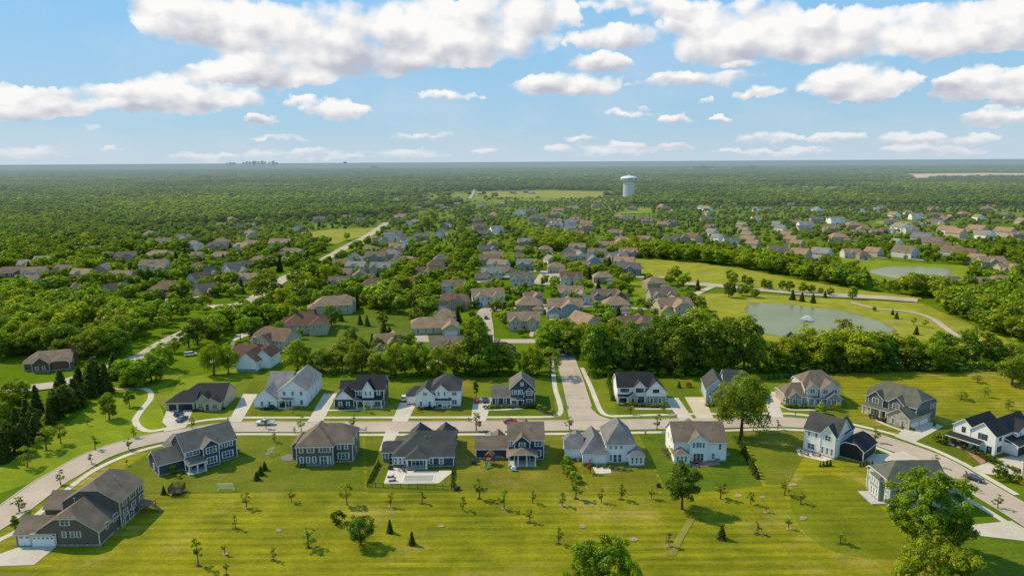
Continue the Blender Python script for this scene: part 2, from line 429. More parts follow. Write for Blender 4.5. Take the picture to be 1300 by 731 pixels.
L(nt, fin, bg.inputs[0])

# ------------------------------------------------------------------ the ground
M['ground'] = None
mt, nt, out = newmat('ground_cover'); P = gpos(nt)
n1 = noise(nt, P, .012, 6, .6); n2 = noise(nt, P, .09, 4); n3 = noise(nt, P, 1.0, 3)
c = mixc(nt, rng(nt, mth(nt, 'ADD', mth(nt, 'MULTIPLY', n1, .6), mth(nt, 'MULTIPLY', n2, .4)), .36, .64), (.060, .110, .006), (.125, .175, .009))
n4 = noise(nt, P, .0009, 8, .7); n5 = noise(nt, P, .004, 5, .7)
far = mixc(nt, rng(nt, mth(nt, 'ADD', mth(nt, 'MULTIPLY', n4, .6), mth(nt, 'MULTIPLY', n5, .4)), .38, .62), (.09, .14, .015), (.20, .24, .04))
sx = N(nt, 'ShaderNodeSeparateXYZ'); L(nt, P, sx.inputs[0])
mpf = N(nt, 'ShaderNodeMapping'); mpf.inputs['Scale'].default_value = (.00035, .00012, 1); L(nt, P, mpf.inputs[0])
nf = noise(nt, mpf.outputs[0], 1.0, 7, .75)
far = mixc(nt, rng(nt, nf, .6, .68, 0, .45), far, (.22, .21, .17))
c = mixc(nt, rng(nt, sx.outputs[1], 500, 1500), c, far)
far2 = mixc(nt, rng(nt, nf, .35, .65), (.085, .135, .14), (.12, .165, .165))  # bluish distance haze put into the ground colour
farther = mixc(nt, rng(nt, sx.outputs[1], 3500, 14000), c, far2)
v = rng(nt, n3, .25, .75, .78, 1.22)
comb = N(nt, 'ShaderNodeCombineColor'); [L(nt, v, comb.inputs[i]) for i in range(3)]
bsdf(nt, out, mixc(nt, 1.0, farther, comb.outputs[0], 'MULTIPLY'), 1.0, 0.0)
mb = MB(); S = 90000
mb.add([(-S, -300, 0), (S, -300, 0), (S, S, 0), (-S, S, 0)], [(0, 1, 2, 3)])
tag(mb.build('ground', mt), kind='structure')

G1 = grass('mown_field_grass', (.108, .122, .003), (.232, .208, .006), 0, 3.3, .38, (.36, .25, .075), .66)
G2 = grass('garden_lawn_grass', (.082, .108, .004), (.135, .146, .006), 8, 1.5, .12, (.25, .185, .04), .5)
G3 = grass('bright_lawn_grass', (.118, .165, .003), (.205, .238, .005), 40, 1.7, .10, (.23, .22, .02), .35)
G4 = grass('deep_green_lawn_grass', (.064, .102, .004), (.108, .140, .005), 4, 1.6, .12, (.15, .14, .02), .3)
G5 = grass('pale_meadow_grass', (.18, .192, .012), (.28, .255, .020), 12, 3.0, .12, (.34, .26, .08), .5)
G6 = grass('front_lawn_grass', (.092, .128, .004), (.165, .178, .006), 90, 1.3, .09, (.26, .20, .04), .5)
G7 = grass('dry_lawn_grass', (.110, .114, .006), (.172, .158, .009), 2, 1.6, .11, (.28, .20, .05), .75)
G8 = grass('lush_field_grass', (.092, .116, .003), (.160, .165, .005), 0, 3.3, .20, (.25, .20, .03), .5)
KEEP = []              # polygons without woodland
def lawn(name, pts, mat, z, smooth=0, keep=True):
    o, p = sheet(name, pts, mat, z, smooth)
    if keep: KEEP.append(p)
# the open foreground field and the garden plots behind the houses
lawn('field', [(-260,690),(0,672),(60,625),(120,592),(200,566),(300,552),(640,553),(1000,548),(1060,556),(1130,590),(1200,640),(1260,700),(1400,760),(1500,900),(-400,900)], G1, .015)
lawn('lawn', [(200,567),(300,551.5),(460,551.5),(462,622),(180,628),(150,600)], G2, .03)
lawn('lawn', [(462,551.5),(580,551.5),(578,625),(468,625)], G2, .045)
lawn('lawn', [(581,551.5),(720,551),(738,600),(745,624),(581,626)], G7, .03)
lawn('lawn', [(724,551),(808,549.5),(842,622),(748,624)], G7, .045)
lawn('lawn', [(810,549.5),(937,546.5),(968,616),(900,624),(846,622)], G4, .03)
lawn('lawn', [(940,546.5),(1010,546),(1030,560),(1000,616),(972,614)], G2, .045)
lawn('lawn', [(1020,600),(1094,606),(1122,650),(1170,712),(1060,706),(1010,668),(1000,625)], G8, .03, 2)
lawn('lawn', [(1210,680),(1290,690),(1400,740),(1400,800),(1240,760)], G4, .05)
# north side: bright common on the left, front gardens, meadow on the right
lawn('lawn', [(-160,660),(-40,640),(40,612),(120,569),(200,550),(214,538),(196,500),(236,474),(210,466),(170,478),(130,500),(60,560),(-160,610)], G3, .02)
lawn('lawn', [(190,500),(330,476),(420,484),(712,478),(720,533),(290,536),(236,543)], G6, .035)
lawn('lawn', [(230,480),(300,468),(330,474),(270,500),(210,512)], G3, .05)
lawn('lawn', [(738,478),(960,474),(1100,478),(1110,545),(1020,528),(820,530),(765,531)], G6, .02)
lawn('lawn', [(1060,474),(1300,468),(1420,480),(1420,640),(1300,620),(1200,580),(1100,540),(1060,528)], G1, .05)
lawn('lawn', [(842,492),(884,490),(898,515),(862,520)], G4, .06)
for i_, (pts, g_) in enumerate([([(316,484),(400,482),(396,529),(308,529)], G2), ([(428,484),(500,482),(503,529),(412,529)], G6), ([(530,484),(598,482),(597,529),(520,529)], G7), ([(626,482),(700,482),(706,527),(619,529)], G4), ([(770,482),(840,482),(868,525),(785,527)], G2), ([(897,480),(968,480),(980,523),(906,524)], G7), ([(1000,480),(1066,482),(1080,530),(998,522)], G2), ([(1180,545),(1215,540),(1260,590),(1236,590),(1165,560)], G2)]):
    lawn('lawn', pts, g_, .052 + .0011 * i_, 0, False)
# open ground among the far suburb
lawn('meadow', [(596,243.5),(640,243),(700,242),(776,243.5),(784,248),(740,253),(690,252),(630,252)], G5, .6)
lawn('meadow', [(782,272),(802,264.5),(826,264.5),(828,271)], G3, .6)
lawn('meadow', [(380,296),(420,291.5),(478,289.5),(492,290),(474,299),(440,305),(425,311),(396,303)], G5, .35)
lawn('meadow', [(424,318),(470,300),(480,300),(460,312),(434,323)], G5, .3)
lawn('meadow', [(796,329),(830,329),(880,333),(940,341),(1010,355),(1100,370),(1170,377),(1170,381),(1080,376),(960,367),(890,361),(830,352),(800,345)], G5, .25)
lawn('meadow', [(880,374),(940,372),(1040,379),(1170,385),(1215,405),(1290,435),(1290,450),(1000,455),(930,420)], G5, .2)
lawn('meadow', [(1050,331),(1085,326),(1140,333),(1230,338),(1232,350),(1190,362),(1120,358),(1070,345)], G3, .25)
lawn('meadow', [(1112,280.5),(1200,283.5),(1202,287.5),(1114,285)], G5, .4)
lawn('lawn', [(392,408),(440,395),(520,400),(520,430),(500,470),(400,475),(385,430)], G4, .1)
lawn('lawn', [(92,418),(128,412),(132,436),(100,440)], G5, .1)
lawn('lawn', [(800,358),(822,358),(820,378),(806,388)], G3, .2)
bare = plain('bare_soil', (.62, .42, .25), .95, .15, .002)
lawn('meadow', [(1145,221.2),(1250,220),(1420,221),(1420,226.5),(1250,225),(1160,226.6)], bare, 2)
lawn('meadow', [(1085,215.6),(1180,215.2),(1180,216.6),(1090,216.8)], bare, 2)
lawn('meadow', [(1026,219),(1046,219),(1046,221),(1028,221)], bare, 2)
# water
mt, nt, out = newmat('pond_water'); P = gpos(nt)
nw = noise(nt, P, .8, 3); nb = noise(nt, P, .03, 3)
bsdf(nt, out, mixc(nt, rng(nt, nb, .35, .65), (.155, .155, .038), (.205, .200, .058)), .22, .16, nw, .12, .06)
POND = mt
WATER = []
for pts in ([(951,398),(950,391),(953,386.5),(958,384.4),(968,385.6),(984,385.8),(997,387.4),(1012,388.2),(1020,390.4),(1035,390.8),(1052,393.6),(1068,395.2),(1084,399.6),(1100,404),(1110,406.5),(1121,411),(1127,416),(1136,420),(1110,423.5),(1060,427),(1030,429),(1000,428),(975,425),(962,420),(957,411),(953,404)],
            [(1100,345),(1120,340.5),(1141,339),(1171,339),(1196,340),(1212,343),(1204,347),(1193,354),(1172,358.5),(1144,355),(1122,351)]):
    o, p = sheet('water', pts, POND, .32, 1); WATER.append(p); KEEP.append(p)
BANK = plain('muddy_bank', (.20, .17, .075), 1, .3, .3)
for w in WATER:
    n_ = len(w); cx_, cy_ = sum(q[0] for q in w) / n_, sum(q[1] for q in w) / n_
    mb = MB(); v_ = []
    for i, q in enumerate(w):
        k_ = 1 + (1.6 + .9 * math.sin(i * 1.7) + .7 * math.sin(i * .63)) / max(20, math.hypot(q[0] - cx_, q[1] - cy_))
        v_ += [(q[0], q[1], .31), (cx_ + (q[0] - cx_) * k_, cy_ + (q[1] - cy_) * k_, .27)]
    mb.add(v_, [(2 * i, 2 * i + 1, (2 * i + 3) % (2 * n_), (2 * i + 2) % (2 * n_)) for i in range(n_)])
    tag(mb.build('shore', BANK), kind='structure')
# roads
ROADM = concrete('road_concrete', (.42, .325, .25), 4.6)
WALKM = concrete('sidewalk_concrete', (.53, .455, .37), 1.6)
DRIVM = concrete('driveway_concrete', (.49, .415, .335), 3.0)
DRIV2 = concrete('tan_driveway_concrete', (.50, .41, .28), 3.0)
PAVEM = concrete('patio_paving', (.54, .465, .385), 1.2)
KERBM = concrete('kerb_concrete', (.46, .39, .31), 0)
FARRD = plain('far_road_concrete', (.40, .32, .24), .9, .15, .05)
MAIN = [(-200,770),(-70,700),(0,657.5),(24,640.5),(60,614),(80,602.5),(119,580),(159,565.5),(199,556),(240,549),(295,542),(400,541.8),(500,541.5),(580,541),(702,540),(804,538.6),(900,537),(975,535.4),(1017,537),(1055,542),(1095,552),(1140,567),(1185,584),(1223,606),(1261,629),(1300,652),(1360,690)]
ribbon('road', MAIN, 8.6, ROADM, .075)
ribbon('kerb', MAIN, .35, KERBM, .16, offset=4.45, thick=.12, keep=False)
ribbon('kerb', MAIN, .35, KERBM, .16, offset=-4.45, thick=.12, keep=False)
SIDE = [(742,537),(736,516),(731,498),(725.5,478),(720,462),(716,447),(713,433)]
ribbon('road', SIDE, 7.7, ROADM, .07)
for s_ in (1, -1): ribbon('kerb', SIDE[1:], .35, KERBM, .155, offset=4.0 * s_, thick=.12, keep=False)
sheet('road', [(723,534.5),(720,519),(751,519),(760,527),(776,533)], ROADM, .079)
ribbon('road', [(560,432),(640,433),(713,433),(790,436),(850,440)], 7.5, ROADM, .067)
ribbon('road', [(-60,516),(0,498),(40,493),(80,487),(130,471),(180,453.5),(213,434),(235,423.5),(257,412),(278,401),(311,384),(333,373),(355,358),(366,351),(388,342),(423,323.5),(440,313.5),(471,297),(491,283)], 9.5, FARRD, .4)
ROAD_PTS += [(a, b, 9.5) for a, b, c in ROAD_PTS[-400:] if b > 300 and a < -30]
ribbon('road', [(617,433),(616.5,417),(615,398),(622,391),(630,386)], 8, FARRD, .3)
ribbon('road', [(574,365),(582,342),(590,320),(600,304)], 6, FARRD, .4)
ribbon('road', [(583,300),(586,288),(592,270)], 4.5, FARRD, .5)
ribbon('road', [(597,252),(601,244),(603,240)], 7, FARRD, .8)
ribbon('road', [(690,362),(696,352),(700,344)], 16, FARRD, .3)
ribbon('road', [(640,392),(700,391.5),(760,388),(800,392),(835,390),(850,380)], 7, FARRD, .25)
ribbon('road', [(795,351.5),(820,352),(850,352)], 7, FARRD, .3)
ribbon('road', [(860,360),(905,362.5),(969,368.5),(1024,373),(1079,376.3),(1120,378.5),(1165,382)], 13, FARRD, .45)
ribbon('path', [(905,364),(884,374),(880,386),(892,400),(918,412),(935,416)], 5, plain('gravel_track', (.46, .37, .24), .95, .2, .1), .35)
ribbon('path', [(1079,384),(1111,392),(1144,395),(1166,399),(1185,406),(1200,417),(1216,427),(1230,431)], 3.2, FARRD, .4)
ribbon('road', [(1112,283.6),(1160,284.2),(1200,285.6)], 8, FARRD, .9)
# pavements
def walk(pts, w=1.7): ribbon('sidewalk', pts, w, WALKM, .085, keep=True)
walk([(-60,721),(0,684.8),(24,672.5),(59.7,643),(87.6,619.5),(119.4,597),(159,578.5),(199,566.5),(250,557),(296,551.3),(450,551.9),(580,551.4),(720,550.6),(820,549),(917,546.6),(966,545),(1017,546),(1060,552),(1104,565),(1150,584),(1190,606),(1224,631),(1255,649),(1290,671)])
walk([(213,543.3),(234.7,538),(261,533.3),(287,531),(307,530),(390,530),(520,529.8),(640,529.5),(700,528.8),(711,524.5),(711.5,517),(708.5,505),(704.8,492.8),(701.5,466.6),(700,455)])
walk([(738.7,466.6),(744,478),(750.8,492.8),(757.4,510),(762.8,521.5),(771,527.4),(790,528),(856,526),(979,524.6),(1020,526.8),(1050,531.5),(1080,538),(1110,545),(1140,553),(1162,562),(1188,571.5),(1225,589.4),(1243,600),(1291,628)])
ribbon('path', [(143,493.5),(165,493),(180,493),(190,496.5),(191,506),(180,520),(172,533),(178,543),(191,547.3),(213,543.4)], 2.0, WALKM, .06)
def drive(pts, mat=None, name='driveway', z=.1): 
    o, p = sheet(name, pts, mat or DRIVM, z); KEEP.append(p)
drive([(24.8,694.2),(71.3,694.2),(43.4,717),(-10,719),(-120,712),(-60,694),(0,703)])
drive([(211.5,521.3),(245,520),(236,542.5),(207,548.5),(212,541.5),(206,535.5)])
drive([(309,500),(327,500.5),(306,536),(289,537)])
drive([(411,500),(428,499.5),(409.5,536.4),(389.6,536.4)])
drive([(508,511),(529.5,511),(516.8,536),(497,536)])
drive([(601.5,505),(625,505),(616.5,535.8),(597.5,535.8)])
drive([(843,505),(861,505),(881,533),(863,533.5)])
drive([(869,504),(894,504),(906,531.5),(885,532.5)], DRIV2)
drive([(979.6,497),(996,497.6),(990,515.7),(995,530.3),(978,530.6),(971,508)])
drive([(1155.6,538),(1172,533),(1198,541),(1159,562.5),(1136,554.5)])
drive([(1273,581),(1300,575),(1370,590),(1330,608),(1249,601.5),(1230,595)])
drive([(1214,668),(1284,661),(1310,676),(1330,690),(1225,678)])
drive([(490,546),(507,547.5),(493,573),(481.5,572)])
drive([(620,547),(641,546.5),(640,562),(622,562)])
drive([(1097,577),(1128,576),(1148,573),(1169,583.5),(1130,584.5),(1104,591)])
drive([(1268,594),(1290,606),(1330,610),(1330,600)], z=.11)
drive([(250,460),(283,452),(300,425),(322,420),(320,424),(300,432),(290,452),(262,464)], z=.13)
drive([(262,388),(322,384),(345,372),(330,392),(290,398)], z=.14)
# paths to the front doors, patios
sheet('path', [(1212,560),(1218,557.5),(1252,586),(1246,590)], plain('red_brick_paving', (.34, .16, .11), .9, .2), .12)
ribbon('path', [(1110,522),(1108,530),(1122,538),(1138,544),(1152,549)], 1.3, WALKM, .11)
ribbon('path', [(988,513),(1003,520),(1040,520)], 1.2, WALKM, .11)
ribbon('path', [(355,518),(366,519),(371,514)], 1.4, WALKM, .11)
ribbon('path', [(409,521),(440,520.6),(462,519.8),(468,515)], 1.2, WALKM, .11)
ribbon('path', [(616,520.5),(640,520),(663,518.5)], 1.2, WALKM, .11)
ribbon('path', [(806,519),(840,519.3),(866,518.5)], 1.2, WALKM, .11)
sheet('patio', [(494,594),(516,594),(518,598),(577,597.5),(557,613.5),(487,614.5)], PAVEM, .12)
sheet('patio', [(752,593),(775,593.5),(776,600.5),(757,601.5)], PAVEM, .12)
sheet('patio', [(872,584),(912,583),(914,590),(880,594)], plain('red_brown_patio', (.30, .19, .13), .9, .2), .12)
sheet('patio', [(1010,571),(1022,570),(1058,583),(1046,586),(1014,578)], PAVEM, .12)
sheet('patio', [(357,580),(365,576.5),(374,577.5),(377,581.5),(369,585.5),(359,584.5)], plain('grey_paving', (.17, .16, .15), .9, .2), .12)
# bare patches around trees in the field
MULCH = plain('mulch', (.30, .22, .13), 1, .25, .5); MULD = plain('dark_mulch', (.075, .05, .035), 1, .3, .5)
def bed(px, py, w, h, mat=None):
    sheet('soil', [(px + w * math.cos(a) * (1 + .15 * math.sin(3 * a + px)), py + h * math.sin(a)) for a in [k * math.pi / 7 for k in range(14)]], mat or MULCH, .12)
for (x, y, w, h) in [(740,668,4,2.2),(804.5,684.5,5,2.6),(354,673,4,2),(560,667.5,4,2),(1019.5,657.5,5,2.6),(937,629,5,2),(1006,615,6,2),(967.5,631,4,1.6),(838,626,2,1)]: bed(x, y, w, h)
WORN = plain('worn_grass', (.19, .178, .022), 1, .3, .12)
wl = [(872 - 26 * t + math.sin(t * 9) * .5, 659 + 46 * t) for t in [k / 14 for k in range(15)]]; wr = [(881 - 24 * t + math.sin(t * 7 + 1) * .6, 659.5 + 46 * t) for t in [k / 14 for k in range(15)]]
sheet('soil', wl + wr[::-1], WORN, .11)

# summer haze over the distance: a thin homogeneous medium that dims what lies behind it and glows with skylight
mt, nt, out = newmat('summer_haze')
va = N(nt, 'ShaderNodeVolumeAbsorption'); va.inputs['Color'].default_value = (0, 0, 0, 1); va.inputs['Density'].default_value = 1.7e-4
ve = N(nt, 'ShaderNodeEmission'); ve.inputs['Color'].default_value = (.28, .37, .415, 1); ve.inputs['Strength'].default_value = 1.7e-4
ad = N(nt, 'ShaderNodeAddShader'); L(nt, va.outputs[0], ad.inputs[0]); L(nt, ve.outputs[0], ad.inputs[1]); L(nt, ad.outputs[0], out.inputs['Volume'])
mt.cycles.homogeneous_volume = True
mb = MB(); mb.box(-88000, 650, -5, 88000, 88000, 72); tag(mb.build('haze', mt), kind='stuff')
# ------------------------------------------------------------------ houses
ROOF_C = {'dgrey': (.055,.053,.053), 'black': (.022,.022,.025), 'taupe': (.165,.118,.084), 'brown': (.150,.090,.058), 'lgrey': (.215,.19,.175), 'green': (.10,.098,.072),
          'tan': (.260,.170,.105), 'red': (.19,.075,.045), 'pink': (.31,.18,.12), 'mgrey': (.140,.118,.100), 'lslate': (.158,.150,.148), 'rust': (.145,.066,.042)}
WALL_C = {'white': (.80,.79,.76), 'navy': (.055,.068,.092), 'brown': (.135,.105,.080), 'cream': (.46,.39,.27), 'blue': (.22,.30,.38), 'dnavy': (.042,.050,.064),
          'lgrey': (.5,.5,.49), 'sage': (.36,.40,.37), 'tan': (.34,.26,.18), 'brick': (.17,.085,.06), 'stone': (.36,.32,.27), 'black': (.022,.022,.024), 'slate': (.11,.13,.16), 'greyblue': (.40,.46,.50), 'greygreen': (.30,.335,.315), 'pale': (.58,.54,.48)}
def RM(k): return shingle('roof_shingles_' + k, ROOF_C[k])
def WM(k):
    if k in ('brick', 'stone'): return stone('wall_' + k, WALL_C[k])
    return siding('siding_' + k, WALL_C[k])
KEEP_DISC = []         # (x, y, r): no trees
class House:
    def __init__(s, label, px, py, deg, wall, roof, trim='white', group=None, origin=None):
        s.o = origin or at(px, py)
        s.root = thing('house', label, 'house', (s.o.x, s.o.y, 0), R(deg), group)
        s.W = MB(); s.RF = MB(); s.T = MB(); s.F = MB(); s.W2 = []; s.RF2 = MB()
        s.wm, s.rm, s.tm = wall, roof, trim; s.k = 0; s.wm2 = None; s.rm2 = None
        s.th = R(deg); s.disc = []
    def world(s, x, y): return (s.o.x + x * math.cos(s.th) - y * math.sin(s.th), s.o.y + x * math.sin(s.th) + y * math.cos(s.th))
    def block(s, x0, y0, x1, y1, h, ax='x', j0=0, j1=0, p=.7, z0=0, ov=.4, wall=True, mat2=False, found=True, roof=True, roof2=False):
        s.k += 1; e = .009 * s.k
        x0 -= e; y0 -= e; x1 += e; y1 += e; h += e * .6
        if wall and z0 == 0: s.disc.append((x0, y0, x1, y1))
        Wb = s.W
        if mat2: Wb = MB(); s.W2.append(Wb)
        if wall:
            Wb.add([(x0,y0,z0),(x1,y0,z0),(x1,y1,z0),(x0,y1,z0),(x0,y0,h),(x1,y0,h),(x1,y1,h),(x0,y1,h)], [(0,1,5,4),(1,2,6,5),(2,3,7,6),(3,0,4,7)])
            if found and z0 == 0: s.F.box(x0-.04, y0-.04, -.2, x1+.04, y1+.04, .45)
            c = .1                                                       # corner boards
            for cx_, cy_ in ((x0,y0),(x1,y0),(x1,y1),(x0,y1)):
                s.T.box(cx_-c, cy_-c, z0 + (.45 if z0 == 0 else 0), cx_+c, cy_+c, h - .02)
        if not roof: return (x0, y0, x1, y1)
        # roof in a frame whose ridge runs along u
        if ax == 'x': mp_ = lambda u, v, z: (u, v, z); U0_, U1_, V0_, V1_ = x0, x1, y0, y1
        else: mp_ = lambda u, v, z: (v, u, z); U0_, U1_, V0_, V1_ = y0, y1, x0, x1
        half_w = (V1_ - V0_) / 2; cv = (V0_ + V1_) / 2
        if wall:                                                        # gable walls
            for u, j in ((U0_, j0), (U1_, j1)):
                if j < 1:
                    a = half_w * j; zt = h + p * (half_w - a)
                    pts = [mp_(u, V0_, h), mp_(u, V1_, h), mp_(u, cv + a, zt), mp_(u, cv - a, zt)] if a > 0 else [mp_(u, V0_, h), mp_(u, V1_, h), mp_(u, cv, zt)]
                    Wb.add(pts, [tuple(range(len(pts)))])
        u0, u1, v0, v1 = U0_ - ov, U1_ + ov, V0_ - ov, V1_ + ov
        hw = half_w + ov; ze = h - p * ov + .05; zr = ze + p * hw
        a0, a1 = hw * j0, hw * j1; z0_, z1_ = ze + p * (hw - a0), ze + p * (hw - a1)
        def uniq(l):
            o = []
            for q in l:
                if not o or (Vector(q) - Vector(o[-1])).length > 1e-5: o.append(q)
            if (Vector(o[0]) - Vector(o[-1])).length < 1e-5: o.pop()
            return o
        polys = [uniq([mp_(u0, v0, ze), mp_(u1, v0, ze), mp_(u1, cv - a1, z1_), mp_(u1 - a1, cv, zr), mp_(u0 + a0, cv, zr), mp_(u0, cv - a0, z0_)]),
                 uniq([mp_(u0, v1, ze), mp_(u0, cv + a0, z0_), mp_(u0 + a0, cv, zr), mp_(u1 - a1, cv, zr), mp_(u1, cv + a1, z1_), mp_(u1, v1, ze)])]
        if j0 > 0: polys.append(uniq([mp_(u0, cv - a0, z0_), mp_(u0 + a0, cv, zr), mp_(u0, cv + a0, z0_)]))
        if j1 > 0: polys.append(uniq([mp_(u1, cv - a1, z1_), mp_(u1, cv + a1, z1_), mp_(u1 - a1, cv, zr)]))
        s.slab(polys, s.RF2 if roof2 else s.RF)
        return (x0, y0, x1, y1)
    def slab(s, polys, RFb=None, t=.2):
        RFb = RFb or s.RF
        edges = {}
        fixed = []
        for pl in polys:
            n = Vector((0, 0, 0))
            for i in range(len(pl)):
                a, b = Vector(pl[i]), Vector(pl[(i + 1) % len(pl)]); n += a.cross(b)
            if n.z < 0: pl = pl[::-1]
            fixed.append(pl)
            RFb.add(pl, [tuple(range(len(pl)))])
            s.T.add([(x, y, z - t) for x, y, z in pl], [tuple(range(len(pl)))[::-1]])
            for i in range(len(pl)):
                a, b = pl[i], pl[(i + 1) % len(pl)]
                ka = tuple(round(q, 3) for q in a); kb = tuple(round(q, 3) for q in b)
                if (kb, ka) in edges: edges.pop((kb, ka))
                else: edges[(ka, kb)] = (a, b)
        for a, b in edges.values():
            s.T.add([(a[0],a[1],a[2]-t-.04),(b[0],b[1],b[2]-t-.04),(b[0],b[1],b[2]+.01),(a[0],a[1],a[2]+.01)], [(0,1,2,3)])
    def shed(s, x0, y0, x1, y1, z_low, z_high, roof2=False):
        """lean-to roof rising toward +y"""
        s.slab([[(x0,y0,z_low),(x1,y0,z_low),(x1,y1,z_high),(x0,y1,z_high)]], s.RF2 if roof2 else s.RF)
    # openings: face f|b|l|r of a block
    def _frame(s, b, face, u, z):
        x0, y0, x1, y1 = b
        if face == 'f': return lambda a, d, c: (u + a, y0 - d, z + c)
        if face == 'b': return lambda a, d, c: (u - a, y1 + d, z + c)
        if face == 'l': return lambda a, d, c: (x0 - d, u - a, z + c)
        return lambda a, d, c: (x1 + d, u + a, z + c)
    def _box(s, mb, fr, a0, a1, d0, d1, c0, c1):
        P = [fr(a, d, c) for c in (c0, c1) for (a, d) in ((a0, d0), (a1, d0), (a1, d1), (a0, d1))]
        mb.add(P, [(0,3,2,1),(4,5,6,7),(0,1,5,4),(1,2,6,5),(2,3,7,6),(3,0,4,7)])
    def win(s, b, face, u, z, w=1.0, h=1.5, n=1, frame=None, bars=True):
        """n sashes side by side, centre at u, sill height z"""
        fr = s._frame(b, face, u, z); W_ = w * n; t = .15
        F = MB(); s._box(F, fr, -W_/2 - t, W_/2 + t, -.02, .05, -t, 0); s._box(F, fr, -W_/2 - t, W_/2 + t, -.02, .05, h, h + t)
        for i in range(n + 1):
            a = -W_/2 + i * w; tt = t if i in (0, n) else .07
            s._box(F, fr, a - (tt if i else t), a + (tt if i < n else t), -.02, .048, 0, h)
        if bars: s._box(F, fr, -W_/2, W_/2, -.02, .042, h * .5 - .035, h * .5 + .035)
        f = F.build('window', frame or M[s.tm], s.root)
        G = MB(); s._box(G, fr, -W_/2, W_/2, -.03, .02, 0, h); G.build('pane', M['glass'], f)
    def gdoor(s, b, face, u, w=4.8, h=2.2, mat=None, frame=None):
        fr = s._frame(b, face, u, .06); D = MB(); s._box(D, fr, -w/2, w/2, -.03, .03, 0, h)
        for i in range(4):
            for k in range(max(2, int(w / .9))):
                nn = max(2, int(w / .9)); a = -w/2 + (k + .5) * w / nn
                s._box(D, fr, a - w/nn*.4, a + w/nn*.4, .03, .05, .08 + i*h/4, (i + 1)*h/4 - .08)
        G = D; nn = max(2, int(w / .9))
        for k in range(nn):
            a = -w/2 + (k + .5)*w/nn; n0 = len(G.f); s._box(G, fr, a - w/nn*.3, a + w/nn*.3, .045, .06, h*.79, h*.94); G.mi[n0:] = [1] * (len(G.f) - n0)
        d = D.build('garage_door', [mat or M['white'], M['glass']], s.root)
        T_ = MB()
        s._box(T_, fr, -w/2 - .18, -w/2, -.02, .07, 0, h + .18); s._box(T_, fr, w/2, w/2 + .18, -.02, .07, 0, h + .18); s._box(T_, fr, -w/2, w/2, -.02, .07, h, h + .18)
        T_.build('door_frame', frame or M[s.tm], d)
    def door(s, b, face, u, w=1.0, h=2.15, mat=None, z=.3):
        fr = s._frame(b, face, u, z); D = MB(); s._box(D, fr, -w/2, w/2, -.03, .04, 0, h)
        d = D.build('door', mat or plain('front_door', (.10, .05, .03), .5), s.root)
        T_ = MB(); s._box(T_, fr, -w/2 - .15, -w/2, -.02, .07, 0, h + .15); s._box(T_, fr, w/2, w/2 + .15, -.02, .07, 0, h + .15); s._box(T_, fr, -w/2, w/2, -.02, .07, h, h + .15)
        T_.build('door_frame', M[s.tm], d)
    def posts(s, xs, y, h, t=.14, z=0, mat=None):
        for x in xs:
            P = MB(); P.box(x - t, y - t, z, x + t, y + t, h); P.box(x - t*1.5, y - t*1.5, z, x + t*1.5, y + t*1.5, z + .5); P.build('post', mat or M[s.tm], s.root)
    def deck(s, x0, y0, x1, y1, z=.25, mat=None):
        D = MB(); D.box(x0, y0, -.1, x1, y1, z); D.build('porch_floor', mat or plain('porch_concrete', (.42, .40, .37), .8), s.root)
    def vent(s, x, y, z):
        V = MB(); V.lathe([(.09, z - .6), (.09, z + .35), (.15, z + .35), (.15, z + .45), (.0, z + .47)], 8, c=(x, y)); V.build('roof_vent', M['grey'], s.root)
    def chimney(s, x, y, z0, z1, w=.6, mat=None):
        C = MB(); C.box(x - w, y - w*.7, z0, x + w, y + w*.7, z1); C.box(x - w - .1, y - w*.7 - .1, z1, x + w + .1, y + w*.7 + .1, z1 + .15)
        C.build('chimney', mat or WM('brick'), s.root)
    def done(s):
        s.W.build('wall', WM(s.wm), s.root)
        for q in s.W2:
            if q.v: q.build('wall', WM(s.wm2), s.root)
        s.RF.build('roof', RM(s.rm), s.root)
        if s.RF2.v: s.RF2.build('roof', RM(s.rm2), s.root)
        if s.T.v: s.T.build('trim', M[s.tm], s.root)
        if s.F.v: s.F.build('foundation', M['found'], s.root)
        for (x0, y0, x1, y1) in s.disc:
            KEEP.append([s.world(x0-1.5, y0-1.5), s.world(x1+1.5, y0-1.5), s.world(x1+1.5, y1+1.5), s.world(x0-1.5, y1+1.5)])
        return s.root
def row(h, b, face, us, z, w=1.0, hh=1.5, n=1):
    for u in us: h.win(b, face, u, z, w, hh, n)

# ---- south row (seen from the back gardens)
h = House('large brown house with white two-car garage door and long taupe roof beside the field', 21.7, 693, 0, 'brown', 'taupe', 'cream')
g = h.block(0, 0, 8.0, 7.5, 3.1, 'x', p=.62)
w = h.block(4.7, -.1, 18.4, 10, 3.7, 'y', j0=.34, p=.66)
mn = h.block(5.8, 8, 18.9, 18.5, 6.6, 'y', j0=.3, j1=.3, p=.62)
h.block(1.0, 9, 7, 17, 4.6, 'x', p=.6)
gf = h.block(3.45, -.26, 8.95, .5, 2.95, roof=False, found=False); cp_ = MB(); cp_.box(3.3, -.34, 2.95, 9.1, .2, 3.08); cp_.build('door_head', M['cream'], h.root)
h.gdoor(g, 'f', 1.85, 2.6, 2.35); h.gdoor(gf, 'f', 6.2, 4.9, 2.35)
h.win(w, 'f', 11.2, 5.0, 1.0, 1.4, 2); row(h, w, 'f', (10.8, 12.6, 14.0), 2.2, .8, 1.2)
for yy in (11, 14.6, 18.2): h.win(mn, 'r', yy - .9, 4.7, .9, 1.6, 3 if yy == 14.6 else 2); h.win(mn, 'r', yy - .9, 2.0, .9, 1.6, 2)
